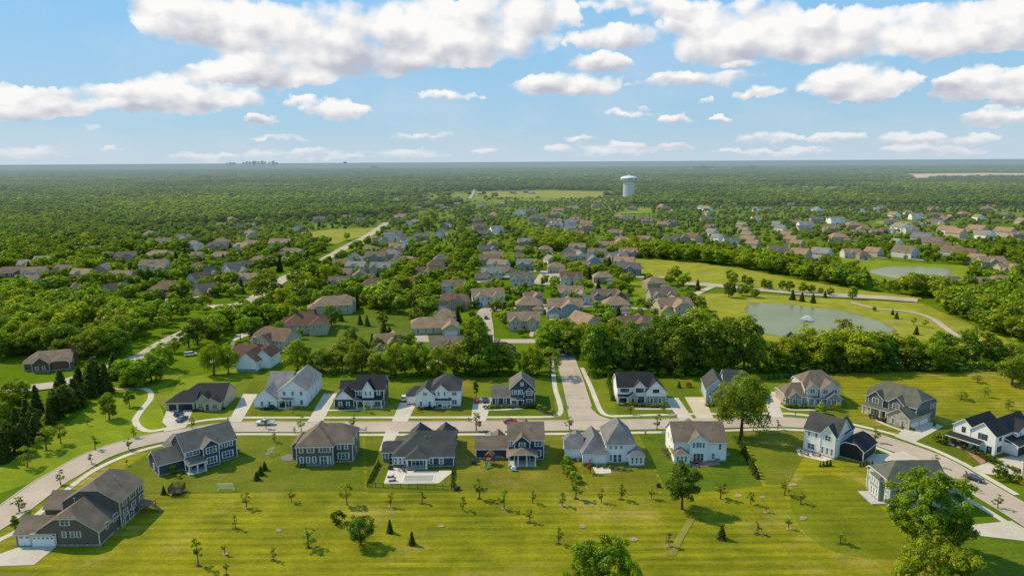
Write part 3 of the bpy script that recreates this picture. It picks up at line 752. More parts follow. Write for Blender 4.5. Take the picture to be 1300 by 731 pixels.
h.win(w, 'r', 6.6, 2.6, .9, 1.5, 2); h.win(w, 'r', 3.2, 2.4, .9, 1.4, 1); h.win(mn, 'r', 12.5, .2, 1.0, 2.1, 2); h.win(mn, 'r', 16.5, .4, .9, 1.2, 1); h.win(mn, 'r', 9.3, .4, .9, 1.2, 1)
D = MB(); D.box(19.1, 14.5, 1.9, 22, 18, 2.1)
for yy in (14.6, 17.9): D.box(21.85, yy-.08, 0, 22, yy+.08, 2.1)
for i in range(9): D.box(22 + i*.28, 15, 1.9 - i*.22, 22.3 + i*.28, 16.4, 2.0 - i*.22)
for yy in (14.5, 18): D.box(19.1, yy-.04, 2.9, 22, yy+.04, 3.0)
D.build('deck', M['wood'], h.root); h.vent(10.6, 5, 8.4); h.vent(15, 14, 9.6)
h.done()

h = House('navy blue two-storey house with covered corner porch and dark grey roof on the curve', 236, 599, 43, 'navy', 'dgrey'); h.rm = 'mgrey'
mn = h.block(0, 0, 14.2, 10, 6.0, 'x', p=.72)
bay = h.block(4.6, -1.3, 8.8, 4, 6.2, 'y', p=.8)
lw = h.block(-6.2, 2, .2, 10, 3.4, 'x', p=.66)
h.block(-1, 6, 5, 14, 4.4, 'y', p=.7)
h.shed(-.4, -3.5, 4.7, .05, 2.9, 3.9); h.deck(-.2, -3.3, 4.5, 0); h.posts((0, 2.1, 4.3), -3.1, 2.9)
for k in (1.2, 3.1): h.win(mn, 'f', k, 4.2, .9, 1.4, 2)
h.win(bay, 'f', 6.7, 4.1, .9, 1.6, 3); h.win(bay, 'f', 6.7, 1.1, .9, 1.7, 3)
row(h, mn, 'f', (9.8, 11.3, 12.8), 4.1, .8, 1.5); h.win(mn, 'f', 11.6, 1.0, 1.0, 1.7, 3); h.door(mn, 'f', 2.4, 1.8)
h.win(lw, 'l', 6, 1, 1, 1.4); h.win(mn, 'r', 5, 4.1, .9, 1.4); h.vent(9, 3, 8.4)
h.done()

h = House('dark brown two-storey house with hipped taupe roof behind the round grey patio', 377.5, 591.4, 1.5, 'brown', 'taupe')
b1 = h.block(0, 0, 10, 9, 5.9, 'y', j0=1, p=.78)
b2 = h.block(.3, 2.2, 15, 12.5, 5.9, 'x', j0=1, j1=.75, p=.74)
b3 = h.block(-2.6, 5, .3, 12, 4.2, 'y', j0=.2, j1=.2, p=.8)
row(h, b1, 'f', (1.3,), 4.0, .9, 1.5); h.win(b1, 'f', 3.9, 4.0, .9, 1.5, 2); h.win(b1, 'f', 7.8, 4.1, 1.0, 1.4, 3)
row(h, b1, 'f', (1.3, 3.1, 4.8), 1.0, .9, 1.6); h.win(b1, 'f', 7.4, .45, 1.0, 2.2, 2); h.win(b1, 'f', 8.95, .45, .7, 2.2, 1)
row(h, b2, 'f', (11.3, 13.3), 4.0, .9, 1.5); h.win(b2, 'f', 12.4, 1.1, 1.0, 1.6, 3); row(h, b2, 'r', (5, 9), 4.0, .9, 1.4); h.win(b2, 'r', 7, 1.1)
h.deck(6.4, -1.6, 9, 0, .5, M['wood']); h.vent(6.5, 7, 9.6); h.vent(8, 8, 9.6)
h.done()

h = House('single-storey dark navy house with big charcoal hipped roof and back-garden pool', 499, 592.5, 1, 'navy', 'dgrey')
mn = h.block(0, 0, 16.8, 13.5, 3.3, 'x', j0=1, j1=.0, p=.68)
lw = h.block(-3.3, 3.6, 2, 9.6, 3.1, 'x', j0=.3, p=.62)
h.block(3, 9, 9, 19, 3.5, 'y', j1=1, j0=1, p=1.15, found=False); h.block(10.6, 9, 16.6, 19, 3.5, 'y', j1=1, j0=1, p=1.15, found=False)
rt = h.block(9.6, -.35, 16.75, 5, 3.2, 'x', p=.62, j0=1)
h.block(4.0, -2.0, 9.7, 5, 3.35, 'y', j0=1, p=.62, wall=False)
h.deck(4, -1.9, 9.6, 0, .15); h.posts((4.2, 9.4), -1.7, 3.3, .2)
row(h, mn, 'f', (.85, 2.05, 3.25), .9, .85, 1.7); h.win(mn, 'f', 6.8, .35, 1.1, 2.2, 3); h.win(rt, 'f', 10.6, 1.0, 1.0, 1.5); h.win(rt, 'f', 13.4, 1.0, 1.0, 1.5)
h.win(lw, 'f', -2.2, 1.0, 1.0, 1.4); h.vent(8.6, 4.8, 6.6); h.vent(10, 5, 6.6)
h.done()

h = House('tall navy house with square taupe roof and covered back porch beside the playset', 645.7, 584, .5, 'dnavy', 'taupe')
mn = h.block(0, 0, 9.9, 10.5, 6.2, 'x', p=.62)
gw = h.block(-9.2, 1.4, .2, 9, 3.1, 'x', p=.6)
bay = h.block(1.7, -1.1, 5.9, 4, 5.9, 'y', p=.85)
h.block(3, 8, 7, 13, 5.5, 'y', p=.9, found=False); h.block(-5, 7, -1, 11.5, 3, 'y', p=.9, found=False)
h.block(-.2, -4.6, 7.7, 1, 3.1, 'y', j0=.6, p=.42, wall=False); h.deck(-.1, -4.5, 7.6, -1, .3); h.posts((.1, 2.6, 5, 7.4), -4.3, 3.1, .16)
h.win(bay, 'f', 3.8, 4.2, .8, 1.4, 2); h.win(mn, 'f', 8.4, 4.2, 1.0, 1.6, 2); h.win(mn, 'f', 8.6, 1.2, 1.0, 1.7, 1); h.win(mn, 'f', 4, .4, 1.1, 2.2, 3); h.win(mn, 'f', .8, 4.2, .7, 1.3)
h.win(mn, 'r', 5, 4.2, .9, 1.4); h.vent(6, 3, 8.2)
h.done()

h = House('large white house with steep light grey hipped roofs and a small square sunroom', 740, 589, .5, 'white', 'lslate')
lw = h.block(-4.6, 3.2, .3, 10.5, 3.4, 'x', j0=.5, p=.75)
md = h.block(0, 0, 7, 11, 3.5, 'y', j0=1, p=1.0)
h.block(2.8, -.5, 6.3, 3, 3.2, 'y', j0=1, p=.8)
mn = h.block(6.6, .4, 14.4, 13, 6.0, 'y', j0=1, j1=1, p=1.12)
sun_ = h.block(12.7, -1.8, 16.6, 3.2, 3.3, 'y', j0=1, p=.75)
h.block(-3.5, 8, 1.5, 14, 3.2, 'y', j1=1, p=.9, found=False)
h.win(md, 'f', 4.6, 1.0, .8, 1.1, 2); row(h, mn, 'f', (7.7, 9.2, 10.7), 4.3, .75, 1.2); h.win(mn, 'f', 9.0, .5, 1.1, 2.1, 1); h.win(mn, 'f', 10.3, .5, 1.1, 2.1, 1); h.win(mn, 'f', 7.8, .9, .8, 1.6)
row(h, sun_, 'f', (13.5, 14.65, 15.8), 1.0, .75, 1.6); row(h, sun_, 'r', (-.8, .8), 1.0, .75, 1.6); h.win(mn, 'r', 8, 4.2); h.win(lw, 'l', 7, 1.2)
AC = MB(); AC.box(-1.6, 1.9, 0, -.7, 2.8, .9); AC.build('air_conditioner', M['grey'], h.root)
h.done()

h = House('white house with taupe gable roof, red-brown patio and blue grill cover behind it', 855, 585.5, -1, 'white', 'taupe')
mn = h.block(0, 0, 14.5, 11.5, 5.9, 'x', p=.66)
gb = h.block(4.3, -.5, 9.2, 5, 6.2, 'y', p=.85)
sr = h.block(-.2, -2.2, 3.8, 2, 3.0, 'y', j0=.7, p=.7)
h.block(5, 8, 9.4, 14.5, 5.4, 'y', p=.85, found=False)
row(h, gb, 'f', (5.4, 8.1), 4.4, .8, 1.3); h.win(gb, 'f', 6.8, 4.4, .8, 1.4, 2); h.win(gb, 'f', 6.8, .45, 1.0, 2.1, 3); h.win(mn, 'f', 12.8, 3.6, .9, 1.5); h.win(mn, 'f', 11, .9, .9, 1.5)
row(h, sr, 'f', (.7, 1.8, 2.9), .9, .8, 1.5); row(h, mn, 'l', (4, 7.5), 4.2, .9, 1.4); row(h, mn, 'l', (5.8,), 1.2, .9, 1.4); h.vent(3, 4, 8.5); h.vent(11, 3.4, 8.2)
h.done()

h = House('white two-storey house with black roof and a dark garage wing on the bend', 1020, 571, -45, 'white', 'dgrey')
h.wm2 = 'black'; h.rm2 = 'black'
mn = h.block(0, 0, 9.3, 9, 6.8, 'x', p=.85)
gb = h.block(4.9, -.6, 8.9, 5, 6.8, 'y', p=1.25)
h.block(5, 5, 9.2, 12, 6.4, 'y', p=1.2, found=False)
gr = h.block(8.9, 2.3, 15.6, 12, 3.5, 'y', j0=.4, j1=.4, p=.78, mat2=True, roof2=True)
h.win(mn, 'f', 2.1, 1.0, 1.1, 1.6, 2); row(h, mn, 'f', (1.3, 3.4), 4.8, .8, 1.3); h.win(gb, 'f', 6.9, 5.0, .85, 1.4, 2); row(h, gb, 'f', (5.6, 6.9, 8.2), 1.0, .8, 1.8); row(h, mn, 'l', (3, 6), 4.6, .8, 1.4)
h.done()

h = House('sage grey two-storey house with broad green-grey roof half hidden by the big maple', 1100, 619.5, -89, 'sage', 'green'); h.wm = 'greygreen'
mn = h.block(0, 0, 10.6, 14, 6.0, 'y', j0=.75, p=.72)
bay = h.block(3.4, -1.0, 7.4, 3, 5.9, 'y', j0=1, p=.6)
gr = h.block(4.5, 9, 12, 18, 5.2, 'x', j1=.6, j0=.6, p=.7)
row(h, bay, 'f', (4.2, 5.4, 6.6), 4.1, .8, 1.6); row(h, bay, 'f', (4.2, 5.4, 6.6), 1.0, .8, 1.8); row(h, mn, 'f', (1.6, 9.2), 4.1, .9, 1.5); row(h, mn, 'f', (1.6, 9.2), 1.1, .9, 1.6)
h.deck(2, -3.2, 9, 0, .3); row(h, mn, 'r', (3, 6.5), 4.1, .9, 1.4); row(h, gr, 'r', (12, 14.5, 17), 1.1, .9, 1.3)
h.done()

# ---- north row (fronts toward the street)
h = House('low ranch house with charcoal roof, cream walls and two dark garage doors', 211.7, 521.3, 2, 'cream', 'black', 'cream')
gr = h.block(0, 0, 9.4, 9, 3.1, 'x', j0=1, p=.6)
mn = h.block(3.5, 1.2, 19, 13.5, 3.3, 'x', j0=.8, p=.66)
g1 = h.block(10.3, -.4, 15.3, 5, 3.5, 'y', p=.85); g2 = h.block(13.2, -1.3, 18.4, 4, 3.1, 'y', p=.6)
DG = plain('dark_garage_door', (.02, .022, .03), .4)
h.gdoor(gr, 'f', 2.1, 2.6, 2.3, DG); h.gdoor(gr, 'f', 6.4, 4.8, 2.3, DG)
h.win(g1, 'f', 11.6, .9, .8, 1.5, 2); h.door(g2, 'f', 14.3); h.win(g2, 'f', 16.8, .9, .9, 1.4, 2); row(h, mn, 'r', (4, 8), 1, .9, 1.4)
h.done()

h = House('long white house with light grey roofs, two front gables and a blue porch canopy', 323.4, 518.3, 0, 'white', 'lgrey')
gw = h.block(0, 0, 7.8, 10, 3.3, 'y', p=.85)
mn = h.block(8, 1.4, 17.6, 21, 6.0, 'y', p=.72)
h.block(2.2, 7, 10, 19, 5.2, 'x', p=.7)
h.slab([[(8.3,-.4,3.0),(13.2,-.4,3.0),(13.2,1.5,3.4),(8.3,1.5,3.4)]]); h.deck(8.2, -.3, 13, 1.4, .3); h.posts((8.5, 10.8, 13), -.2, 3)
h.win(gw, 'f', 5.2, .9, 1.0, 1.5, 1); h.win(gw, 'f', 2.6, .9, 1.0, 1.5, 1)
row(h, mn, 'f', (10, 12.9, 15.8), 4.2, 1.1, 1.3); h.door(mn, 'f', 12.1); h.win(mn, 'f', 10, .9, 1, 1.5, 2); h.win(mn, 'f', 15.8, .9, 1.1, 1.5)
row(h, mn, 'r', (5, 9, 13, 17), 4.2, .8, 1.4); row(h, mn, 'r', (7, 14), 1.1, .8, 1.4)
T2 = MB(); T2.box(8.1, 1.28, 5.9, 17.5, 1.34, 6.15); T2.build('gable_band', M['white'], h.root)
h.done()

h = House('dark navy house with black roof and one tall white pointed front gable', 425, 518.7, .5, 'dnavy', 'black')
gw = h.block(0, 0, 6.6, 9, 3.4, 'y', p=.85); h.wm2 = 'white'
lb = h.block(.8, 6, 9, 12, 5.4, 'x', p=.66)
mn = h.block(7, 2, 16.6, 11.5, 6.2, 'x', p=.8)
g1 = h.block(9.4, 1.5, 13.2, 6, 6.2, 'y', p=1.55, mat2=True)
g3 = h.block(-.01, -.02, 6.61, .6, 3.45, 'y', p=.86, z0=3.3, mat2=True, ov=.42)
h.shed(7.2, -.2, 16.4, 2, 2.9, 3.5); h.deck(7.2, -.1, 16.4, 2, .3); h.posts((7.6, 10, 12.6, 16), 0, 2.9, .17)
row(h, gw, 'f', (2, 4.6), .9, 1.0, 1.5); row(h, mn, 'f', (8.3, 14.8), 4.2, 1.0, 1.4); row(h, g1, 'f', (10.5, 12.1), 4.2, .8, 1.4); h.door(mn, 'f', 11.4, 1.4); row(h, mn, 'f', (8.8, 14.4), .8, 1.0, 1.6, 2); row(h, mn, 'r', (4, 8), 4.2, .8, 1.4)
h.done()

h = House('white house with hipped charcoal roof and low side garage with semicircle drive', 528.6, 518.2, .5, 'white', 'dgrey')
wg = h.block(0, 0, 6.3, 9, 4.7, 'y', p=.85)
gr = h.block(-3.6, 4, .6, 11, 3.2, 'x', j0=.7, p=.7)
mn = h.block(5.4, 1.2, 15, 12.5, 6.0, 'x', j0=.8, j1=.85, p=.78)
g1 = h.block(6.6, .7, 10.8, 6, 6.1, 'y', p=.9)
h.shed(6.4, -.5, 12, 1, 2.8, 3.4, ); h.deck(6.4, -.5, 12, 1.1, .3); h.posts((6.6, 9, 11.8), -.3, 2.8)
h.win(wg, 'f', 3.1, 4.6, .8, 1.0, 2); row(h, wg, 'f', (1.6, 4.6), .9, 1.0, 1.5); row(h, g1, 'f', (7.7, 9.7), 4.2, .8, 1.4); h.win(mn, 'f', 13, 4.2, .9, 1.4, 2); h.win(mn, 'f', 13, 1, .9, 1.5, 2); h.door(mn, 'f', 10.4); h.win(mn, 'f', 7.8, .9, .9, 1.6, 2); row(h, mn, 'r', (5, 9), 4.2, .8, 1.4)
h.done()

h = House('navy house with grey front-facing gable beside the side street corner', 625, 515, .5, 'navy', 'lslate'); h.rm = 'mgrey'
gw = h.block(0, .4, 6.6, 8.5, 3.2, 'x', p=.66)
mn = h.block(6.2, 0, 14.5, 12, 6.2, 'y', j0=.0, j1=1, p=.95)
g2 = h.block(10.9, -.7, 14.6, 4, 4.9, 'y', p=.9)
h.shed(6.2, -2, 11, 0, 2.8, 3.3); h.deck(6.2, -1.9, 11, 0, .3); h.posts((6.4, 8.6, 10.8), -1.8, 2.8)
row(h, gw, 'f', (1.6, 4.4), .8, .9, 1.8); row(h, mn, 'f', (7.3, 8.7, 10), 4.1, .85, 1.4); h.win(mn, 'f', 10.3, 7.2, .7, 1.0); h.win(g2, 'f', 12.8, 4.0, .9, 1.4, 2); h.win(g2, 'f', 12.8, .8, .9, 1.7, 2); h.door(mn, 'f', 9.6); h.win(mn, 'f', 7.6, .8, .9, 1.6, 2); row(h, mn, 'r', (4, 8), 4.1, .8, 1.4)
h.done()

h = House('white house with black roof, white front gables and a stone garage gable', 784, 511.8, 0, 'white', 'black')
h.wm2 = 'stone'
mn = h.block(0, 0, 12.6, 10.5, 6.0, 'x', j0=.25, j1=.25, p=.72)
g1 = h.block(5.6, -.6, 9.4, 5, 6.1, 'y', p=1.05)
gr = h.block(9.6, -1.4, 16.4, 9, 4.8, 'y', p=1.05)
st = h.block(9.58, -1.45, 16.42, -.9, 2.9, 'x', roof=False, mat2=True)
en = h.block(3.6, -1.8, 6.4, 0, 2.9, 'y', p=.85, mat2=True)
h.shed(-.2, -1.6, 4, .1, 2.8, 3.3); h.deck(-.1, -1.6, 9, 0, .3); h.posts((.1, 3.2), -1.4, 2.8)
bk = M['black']
h.win(mn, 'f', 2.4, 4.2, 1.3, 1.3, 2, bk); h.win(g1, 'f', 7.5, 4.2, 1.2, 1.3, 2, bk); h.win(gr, 'f', 13, 4.3, .9, 1.0, 2, bk); h.win(mn, 'f', 1.8, .6, 1.1, 1.9, 2, bk); h.win(g1, 'f', 7.7, .5, 1.2, 2.0, 2, bk)
row(h, st, 'f', (11.6, 14.4), .7, 1.1, 1.6, 1); h.door(en, 'f', 5); h.win(mn, 'f', 10.6, 4.3, .5, .8)
h.done()

h = House('grey-blue house with charcoal roof partly hidden behind the tall street willow', 897, 513, -8, 'greyblue', 'dgrey'); h.wm2 = 'slate'
a = h.block(0, 2, 7.5, 15, 5.0, 'y', p=.95)
b = h.block(6.5, 5, 15, 15, 5.8, 'x', j1=.3, p=.8)
c_ = h.block(1.4, -.5, 7.4, 6, 3.2, 'y', p=.95, mat2=True)
h.block(8, 3.5, 12, 8, 5.6, 'y', p=1.0)
row(h, c_, 'f', (2.9, 5.4), .8, 1.2, 1.5); row(h, a, 'l', (5, 9), 3.2, .8, 1.3); row(h, b, 'f', (13.4,), 4, .9, 1.4)
h.done()

h = House('taupe roofed stone and siding house with clustered gables above a curving drive', 996.7, 514, 0, 'pale', 'taupe'); h.wm2 = 'stone'
lw = h.block(0, 0, 7.2, 9, 3.3, 'x', j0=.8, p=.75, mat2=True)
g0 = h.block(1.2, -.6, 5.2, 4, 3.3, 'y', p=.9, mat2=True)
mn = h.block(6.8, .8, 18.5, 12, 6.0, 'x', j0=.7, j1=.7, p=.8)
g1 = h.block(7.4, .2, 11, 6, 6.0, 'y', p=.95, mat2=False); g2 = h.block(11.6, -.6, 18.2, 6, 5.6, 'y', p=.85)
g4 = h.block(13.4, -2.2, 18.0, 2, 3.2, 'y', p=.75, mat2=True)
h.shed(7.2, -1.2, 13.4, .8, 2.8, 3.3); h.deck(7.2, -1.2, 13.4, .8, .3); h.posts((7.5, 9.6, 12), -1, 2.8, .2)
row(h, lw, 'f', (6.2,), .9, .9, 1.4); h.win(g0, 'f', 3.2, .9, .9, 1.4, 2); h.win(g1, 'f', 9.2, 4.2, .9, 1.4, 2); row(h, g2, 'f', (13.3, 16.4), 4.2, .9, 1.4, 2); h.win(g4, 'f', 15.7, .9, .9, 1.5, 2); h.door(mn, 'f', 11, 1.2); row(h, mn, 'r', (5, 8.5), 4.2, .8, 1.4)
h.done()

h = House('green-grey roofed house with navy upper gables and a stone garage wing', 1098.4, 522, -57, 'slate', 'green', 'cream'); h.wm2 = 'stone'
mn = h.block(0, 0, 16.5, 12, 6.1, 'x', j0=.55, j1=.6, p=.72)
g1 = h.block(1.2, -.7, 6, 6, 6.2, 'y', p=.85); g2 = h.block(8.2, -.7, 12.8, 6, 6.2, 'y', p=.8)
s1 = h.block(-.06, -.78, 12.9, .5, 2.9, 'x', roof=False, mat2=True)
gr = h.block(10.4, -5.0, 17.2, 7, 3.6, 'y', p=.72, mat2=True)
h.shed(.0, -2.4, 10.4, -.6, 2.9, 3.5); h.deck(0, -2.3, 10.4, -.7, .3); h.posts((.3, 3, 6.2, 8.2, 10), -2.1, 2.9, .2)
h.win(g1, 'f', 3.6, 4.2, 1.0, 1.5, 2); h.win(g2, 'f', 10.4, 4.2, 1.0, 1.5, 2); h.door(s1, 'f', 7, 1.3); row(h, s1, 'f', (2, 4), .7, .9, 1.6); row(h, gr, 'f', (12.2, 15.2), .8, 1.0, 1.5); row(h, mn, 'r', (9, 10.8), 4.2, .8, 1.4)
h.gdoor(gr, 'r', -1.8, 4.6, 2.3); h.gdoor(gr, 'r', 3.6, 4.6, 2.3); row(h, mn, 'l', (4, 8), 4.2, .8, 1.4)
h.done()

h = House('white modern farmhouse with black roofs, black porch and dark garage doors', 1209, 561, -60, 'white', 'black')
b1 = h.block(0, 0, 5.6, 13, 6.0, 'y', p=.8)
b2 = h.block(5.2, -1.0, 12, 18, 6.2, 'y', p=.85)
gr = h.block(11.6, 4, 15.5, 22, 3.5, 'x', p=.5, roof=False)
h.slab([[(11.8,3.6,4.9),(16,3.6,3.4),(16,22.4,3.4),(11.8,22.4,4.9)]])
up = h.block(9, 8, 13.2, 19, 5.9, 'x', p=.4, z0=3.2)
h.shed(-.6, -3.2, 9.0, -.9, 2.9, 3.7); h.deck(-.4, -3.0, 9, 0, .3); h.posts((-.2, 2.4, 5.2, 8.6), -2.9, 2.9, .17, mat=bk)
h.win(b1, 'f', 2.8, 4.2, .8, 1.4, 1, bk); h.win(b2, 'f', 8.6, 4.2, 1.1, 1.4, 2, bk); h.win(b2, 'f', 10.6, .7, 1.0, 1.8, 1, bk); h.door(b1, 'f', 3, 1.3); row(h, b2, 'f', (6.8,), .7, 1, 1.8); h.win(b2, 'r', 1.5, 1.0, 1.1, 1.5, 2, bk); h.win(b2, 'r', 1.5, 4.3, 1, 1.4, 1, bk)
for yy in (6.2, 10.4, 14.6, 18.8): h.gdoor(gr, 'r', yy, 3.2, 2.4, DG, bk)
row(h, up, 'r', (10, 13, 16), 4.6, .9, .9)
h.done()

h = House('tan gabled house cut by the picture edge beyond the farmhouse drive', 1297, 607, -75, 'tan', 'brown')
mn = h.block(0, 0, 12, 14, 5.0, 'x', j0=.5, p=.7); g1 = h.block(2, -.8, 7, 6, 4.6, 'y', p=.85)
row(h, g1, 'f', (3.4, 5.6), 1, .9, 1.5); row(h, mn, 'f', (9, 10.8), 1, .9, 1.5); h.done()

# ---- houses of the older street on the left
h = House('white gabled house with rust brown roof nearest the collector street', 301, 472, -4, 'white', 'rust'); h.rm = 'rust'
a = h.block(0, 0, 8.2, 14, 4.4, 'y', p=.85); b = h.block(-6, 8, 7, 18, 4.2, 'x', j0=.3, p=.8); h.block(6, 5, 12, 15, 5.2, 'y', p=.9)
row(h, a, 'r', (3, 7), 1.2, .9, 1.4); row(h, b, 'f', (-3,), 1.2, .9, 1.4); h.chimney(2, 14, 5, 11, mat=WM('tan'))
P_ = MB(); P_.box(0.1, -.1, -.1, 8.1, -.02, 1.3); P_.build('stone_plinth', M['found'], h.root); h.done()
h = House('taupe roofed cream house between the white gabled house and the red-brown roofed one', 322, 444, -20, 'cream', 'brown', 'cream')
a = h.block(0, 0, 17, 12, 5.6, 'x', j0=.4, j1=.2, p=.7); b = h.block(4, -3, 11, 6, 5.2, 'y', p=.8); c_ = h.block(-5, 4, 2, 12, 3.2, 'x', p=.7)
row(h, a, 'r', (3, 6, 9), 3.8, .9, 1.5); row(h, a, 'r', (3, 6, 9), 1.0, .9, 1.5); row(h, b, 'f', (6, 9), 3.6, .9, 1.5); row(h, a, 'f', (13, 15), 3.7, .9, 1.5); row(h, a, 'f', (13, 15), 1, .9, 1.5); h.done()
h = House('sprawling cream house with red-brown roof and brick chimneys above the green back lawn', 367, 427, 8, 'cream', 'brown', 'cream'); h.rm = 'rust'
a = h.block(-3, 2, 15, 15, 5.4, 'x', j0=1, j1=.5, p=.72); b = h.block(10, -1, 18, 12, 5.6, 'y', j0=.8, p=.75); h.block(-8, 8, 2, 18, 3.4, 'x', j0=1, p=.75)
h.chimney(3, 8, 6, 11.5); h.chimney(12, 8, 6, 11.5); row(h, b, 'f', (12, 15), 3.4, .9, 1.6); row(h, b, 'r', (2, 5, 8), 3.4, .9, 1.6); row(h, b, 'r', (2, 5, 8), .8, .9, 1.6); row(h, a, 'f', (1, 5, 8), 3, .9, 1.5); h.done()
h = House('long cream house with broad tan hipped roof, last before the street trees', 405, 401, 14, 'cream', 'taupe', 'cream'); h.rm = 'tan'
a = h.block(-2, 0, 18, 13, 5.6, 'x', j0=.8, j1=.4, p=.66); b = h.block(10, 4, 20, 20, 5.6, 'y', j1=1, j0=.3, p=.66); h.block(-6, 5, 3, 15, 3.4, 'x', j0=1, p=.66)
row(h, a, 'f', (9, 12, 15.5), 3.6, .9, 1.6); row(h, a, 'f', (9, 12, 15.5), .9, .9, 1.6); row(h, a, 'r', (3, 6), 3.6, .9, 1.5); row(h, b, 'r', (15,), 3.6, .9, 1.5); h.done()
h = House('brown brick house with tan roof among the trees at the far edge of the common', 40, 472, 18, 'brick', 'tan', 'cream')
a = h.block(-3, 2, 14, 12, 3.4, 'x', j0=.8, j1=0, p=.68); b = h.block(1, -2, 7, 6, 3.6, 'y', p=.85); h.block(7, -1, 14, 5, 3.2, 'y', j0=.6, p=.7)
row(h, b, 'f', (2.6, 5), 1, .9, 1.4); h.win(a, 'r', 6, 1.2, .9, 1.4); h.chimney(14.2, 6, 0, 9); h.done()
# ------------------------------------------------------------------ the older suburb beyond: one template per house type, copied
TEMPL = {}
def template(kind):
    """returns list of (part name, mesh, slot role) for a house about 16 m wide, centred on the origin, front at -y"""
    h = House('x', 0, 0, 0, 'cream', 'taupe', 'cream', origin=Vector((0, 0, 0)))
    if kind == 'front_gables':
        a = h.block(-8, -4, 8, 6, 5.4, 'x', p=.72); b = h.block(-7, -6, -1.5, 3, 5.2, 'y', p=.85); c = h.block(2, -5, 6, 2, 5.5, 'y', p=.9)
        row(h, b, 'f', (-5.4, -3.2), 3.6, 1, 1.4); row(h, b, 'f', (-4.3,), .9, 1, 1.5, 2); row(h, c, 'f', (4,), 3.7, 1, 1.4); row(h, a, 'f', (0, 7), 3.6, .9, 1.4); h.door(a, 'f', .3)
    elif kind == 'hipped':
        a = h.block(-7.5, -4.5, 7.5, 6.5, 5.2, 'x', j0=1, j1=1, p=.68); b = h.block(2, -7, 8, 2, 3.2, 'y', j0=1, p=.68)
        row(h, a, 'f', (-5.5, -3, -.5), 3.5, 1, 1.4); row(h, a, 'f', (-5, -2), .9, 1, 1.5, 2); h.gdoor(b, 'f', 5, 4.6, 2.2)
    elif kind == 'side_gable':
        a = h.block(-8, -4.5, 8, 5.5, 5.4, 'x', p=.66); b = h.block(-3, -5.2, 2, 2, 5.3, 'y', p=.8)
        row(h, a, 'f', (-6, 4.5, 6.5), 3.6, .9, 1.4); row(h, a, 'f', (-6, 5.5), .9, 1, 1.5, 2); row(h, b, 'f', (-.5,), 3.7, .9, 1.4, 2); row(h, a, 'r', (-1, 2), 3.6, .9, 1.4)
    elif kind == 'end_gable':
        a = h.block(-5.5, -7, 5.5, 8, 5.4, 'y', p=.75); b = h.block(4.8, -3, 10, 6, 3.2, 'x', p=.7)
        row(h, a, 'f', (-3, 0, 3), 3.6, 1, 1.4); row(h, a, 'f', (-3, 2.6), .9, 1, 1.5, 2); row(h, a, 'l', (-3, 2), 3.6, .9, 1.4); h.gdoor(b, 'f', 7.5, 3.8, 2.2)
    elif kind == 'low_ranch':
        a = h.block(-9, -4.5, 7, 6, 3.2, 'x', j0=.6, j1=.6, p=.66); b = h.block(3, -8, 9.5, 3, 3.1, 'y', p=.72)
        row(h, a, 'f', (-6.5, -3.5, -.5), 1, 1, 1.4); h.gdoor(b, 'f', 6.2, 4.8, 2.2)
    else:   # cross
        a = h.block(-8, -3, 8, 6, 5.2, 'x', p=.75, j0=.3, j1=.3); b = h.block(-2, -6.5, 6, 8, 5.3, 'y', j0=.35, p=.75); c = h.block(-8.5, -6, -2.5, 1, 3.1, 'y', p=.8)
        row(h, b, 'f', (0, 4), 3.5, 1, 1.4); row(h, b, 'f', (0, 4), .9, 1, 1.5); h.gdoor(c, 'f', -5.5, 4.4, 2.2); row(h, a, 'f', (7,), 3.5, .8, 1.4)
    KEEP_N = len(KEEP); r = h.done(); del KEEP[KEEP_N:]
    kids = list(r.children_recursive)
    return r
TKINDS = ['front_gables', 'hipped', 'side_gable', 'end_gable', 'low_ranch', 'cross']
TDESC = {'front_gables': 'front-gabled', 'hipped': 'hip-roofed', 'side_gable': 'broad-roofed', 'end_gable': 'end-gabled', 'low_ranch': 'low', 'cross': 'cross-gabled'}
for k_ in TKINDS: TEMPL[k_] = template(k_)
def set_mat(o, mt):
    o.material_slots[0].link = 'OBJECT'; o.material_slots[0].material = mt
def mid_house(kind, px, py, wpx, roof, wall, deg, simple):
    p = at(px, py); s_ = min(1.25, max(.62, wpx * mpp(px, py) / 16.0))
    src = TEMPL[kind]; c = src.copy(); COL.objects.link(c)
    c.location = (p.x, p.y + 4.5 * s_, 0); c.rotation_euler = (0, 0, R(deg)); c.scale = (s_, s_, min(1.1, max(.8, s_)))
    for ch in src.children:
        if simple and ch.name.split('.')[0] in ('window', 'garage_door', 'door', 'foundation', 'trim', 'post') : continue
        d = ch.copy(); COL.objects.link(d); d.parent = c; nm = ch.name.split('.')[0]
        if nm == 'wall': set_mat(d, WM('pale' if wall == 'white' and py > 320 else wall))
        elif nm == 'roof': set_mat(d, RM(roof))
        for g in ch.children:
            e = g.copy(); COL.objects.link(e); e.parent = d
    r = 9.5 * s_
    KEEP_DISC.append((p.x, p.y + 4.5 * s_, r))
    return c
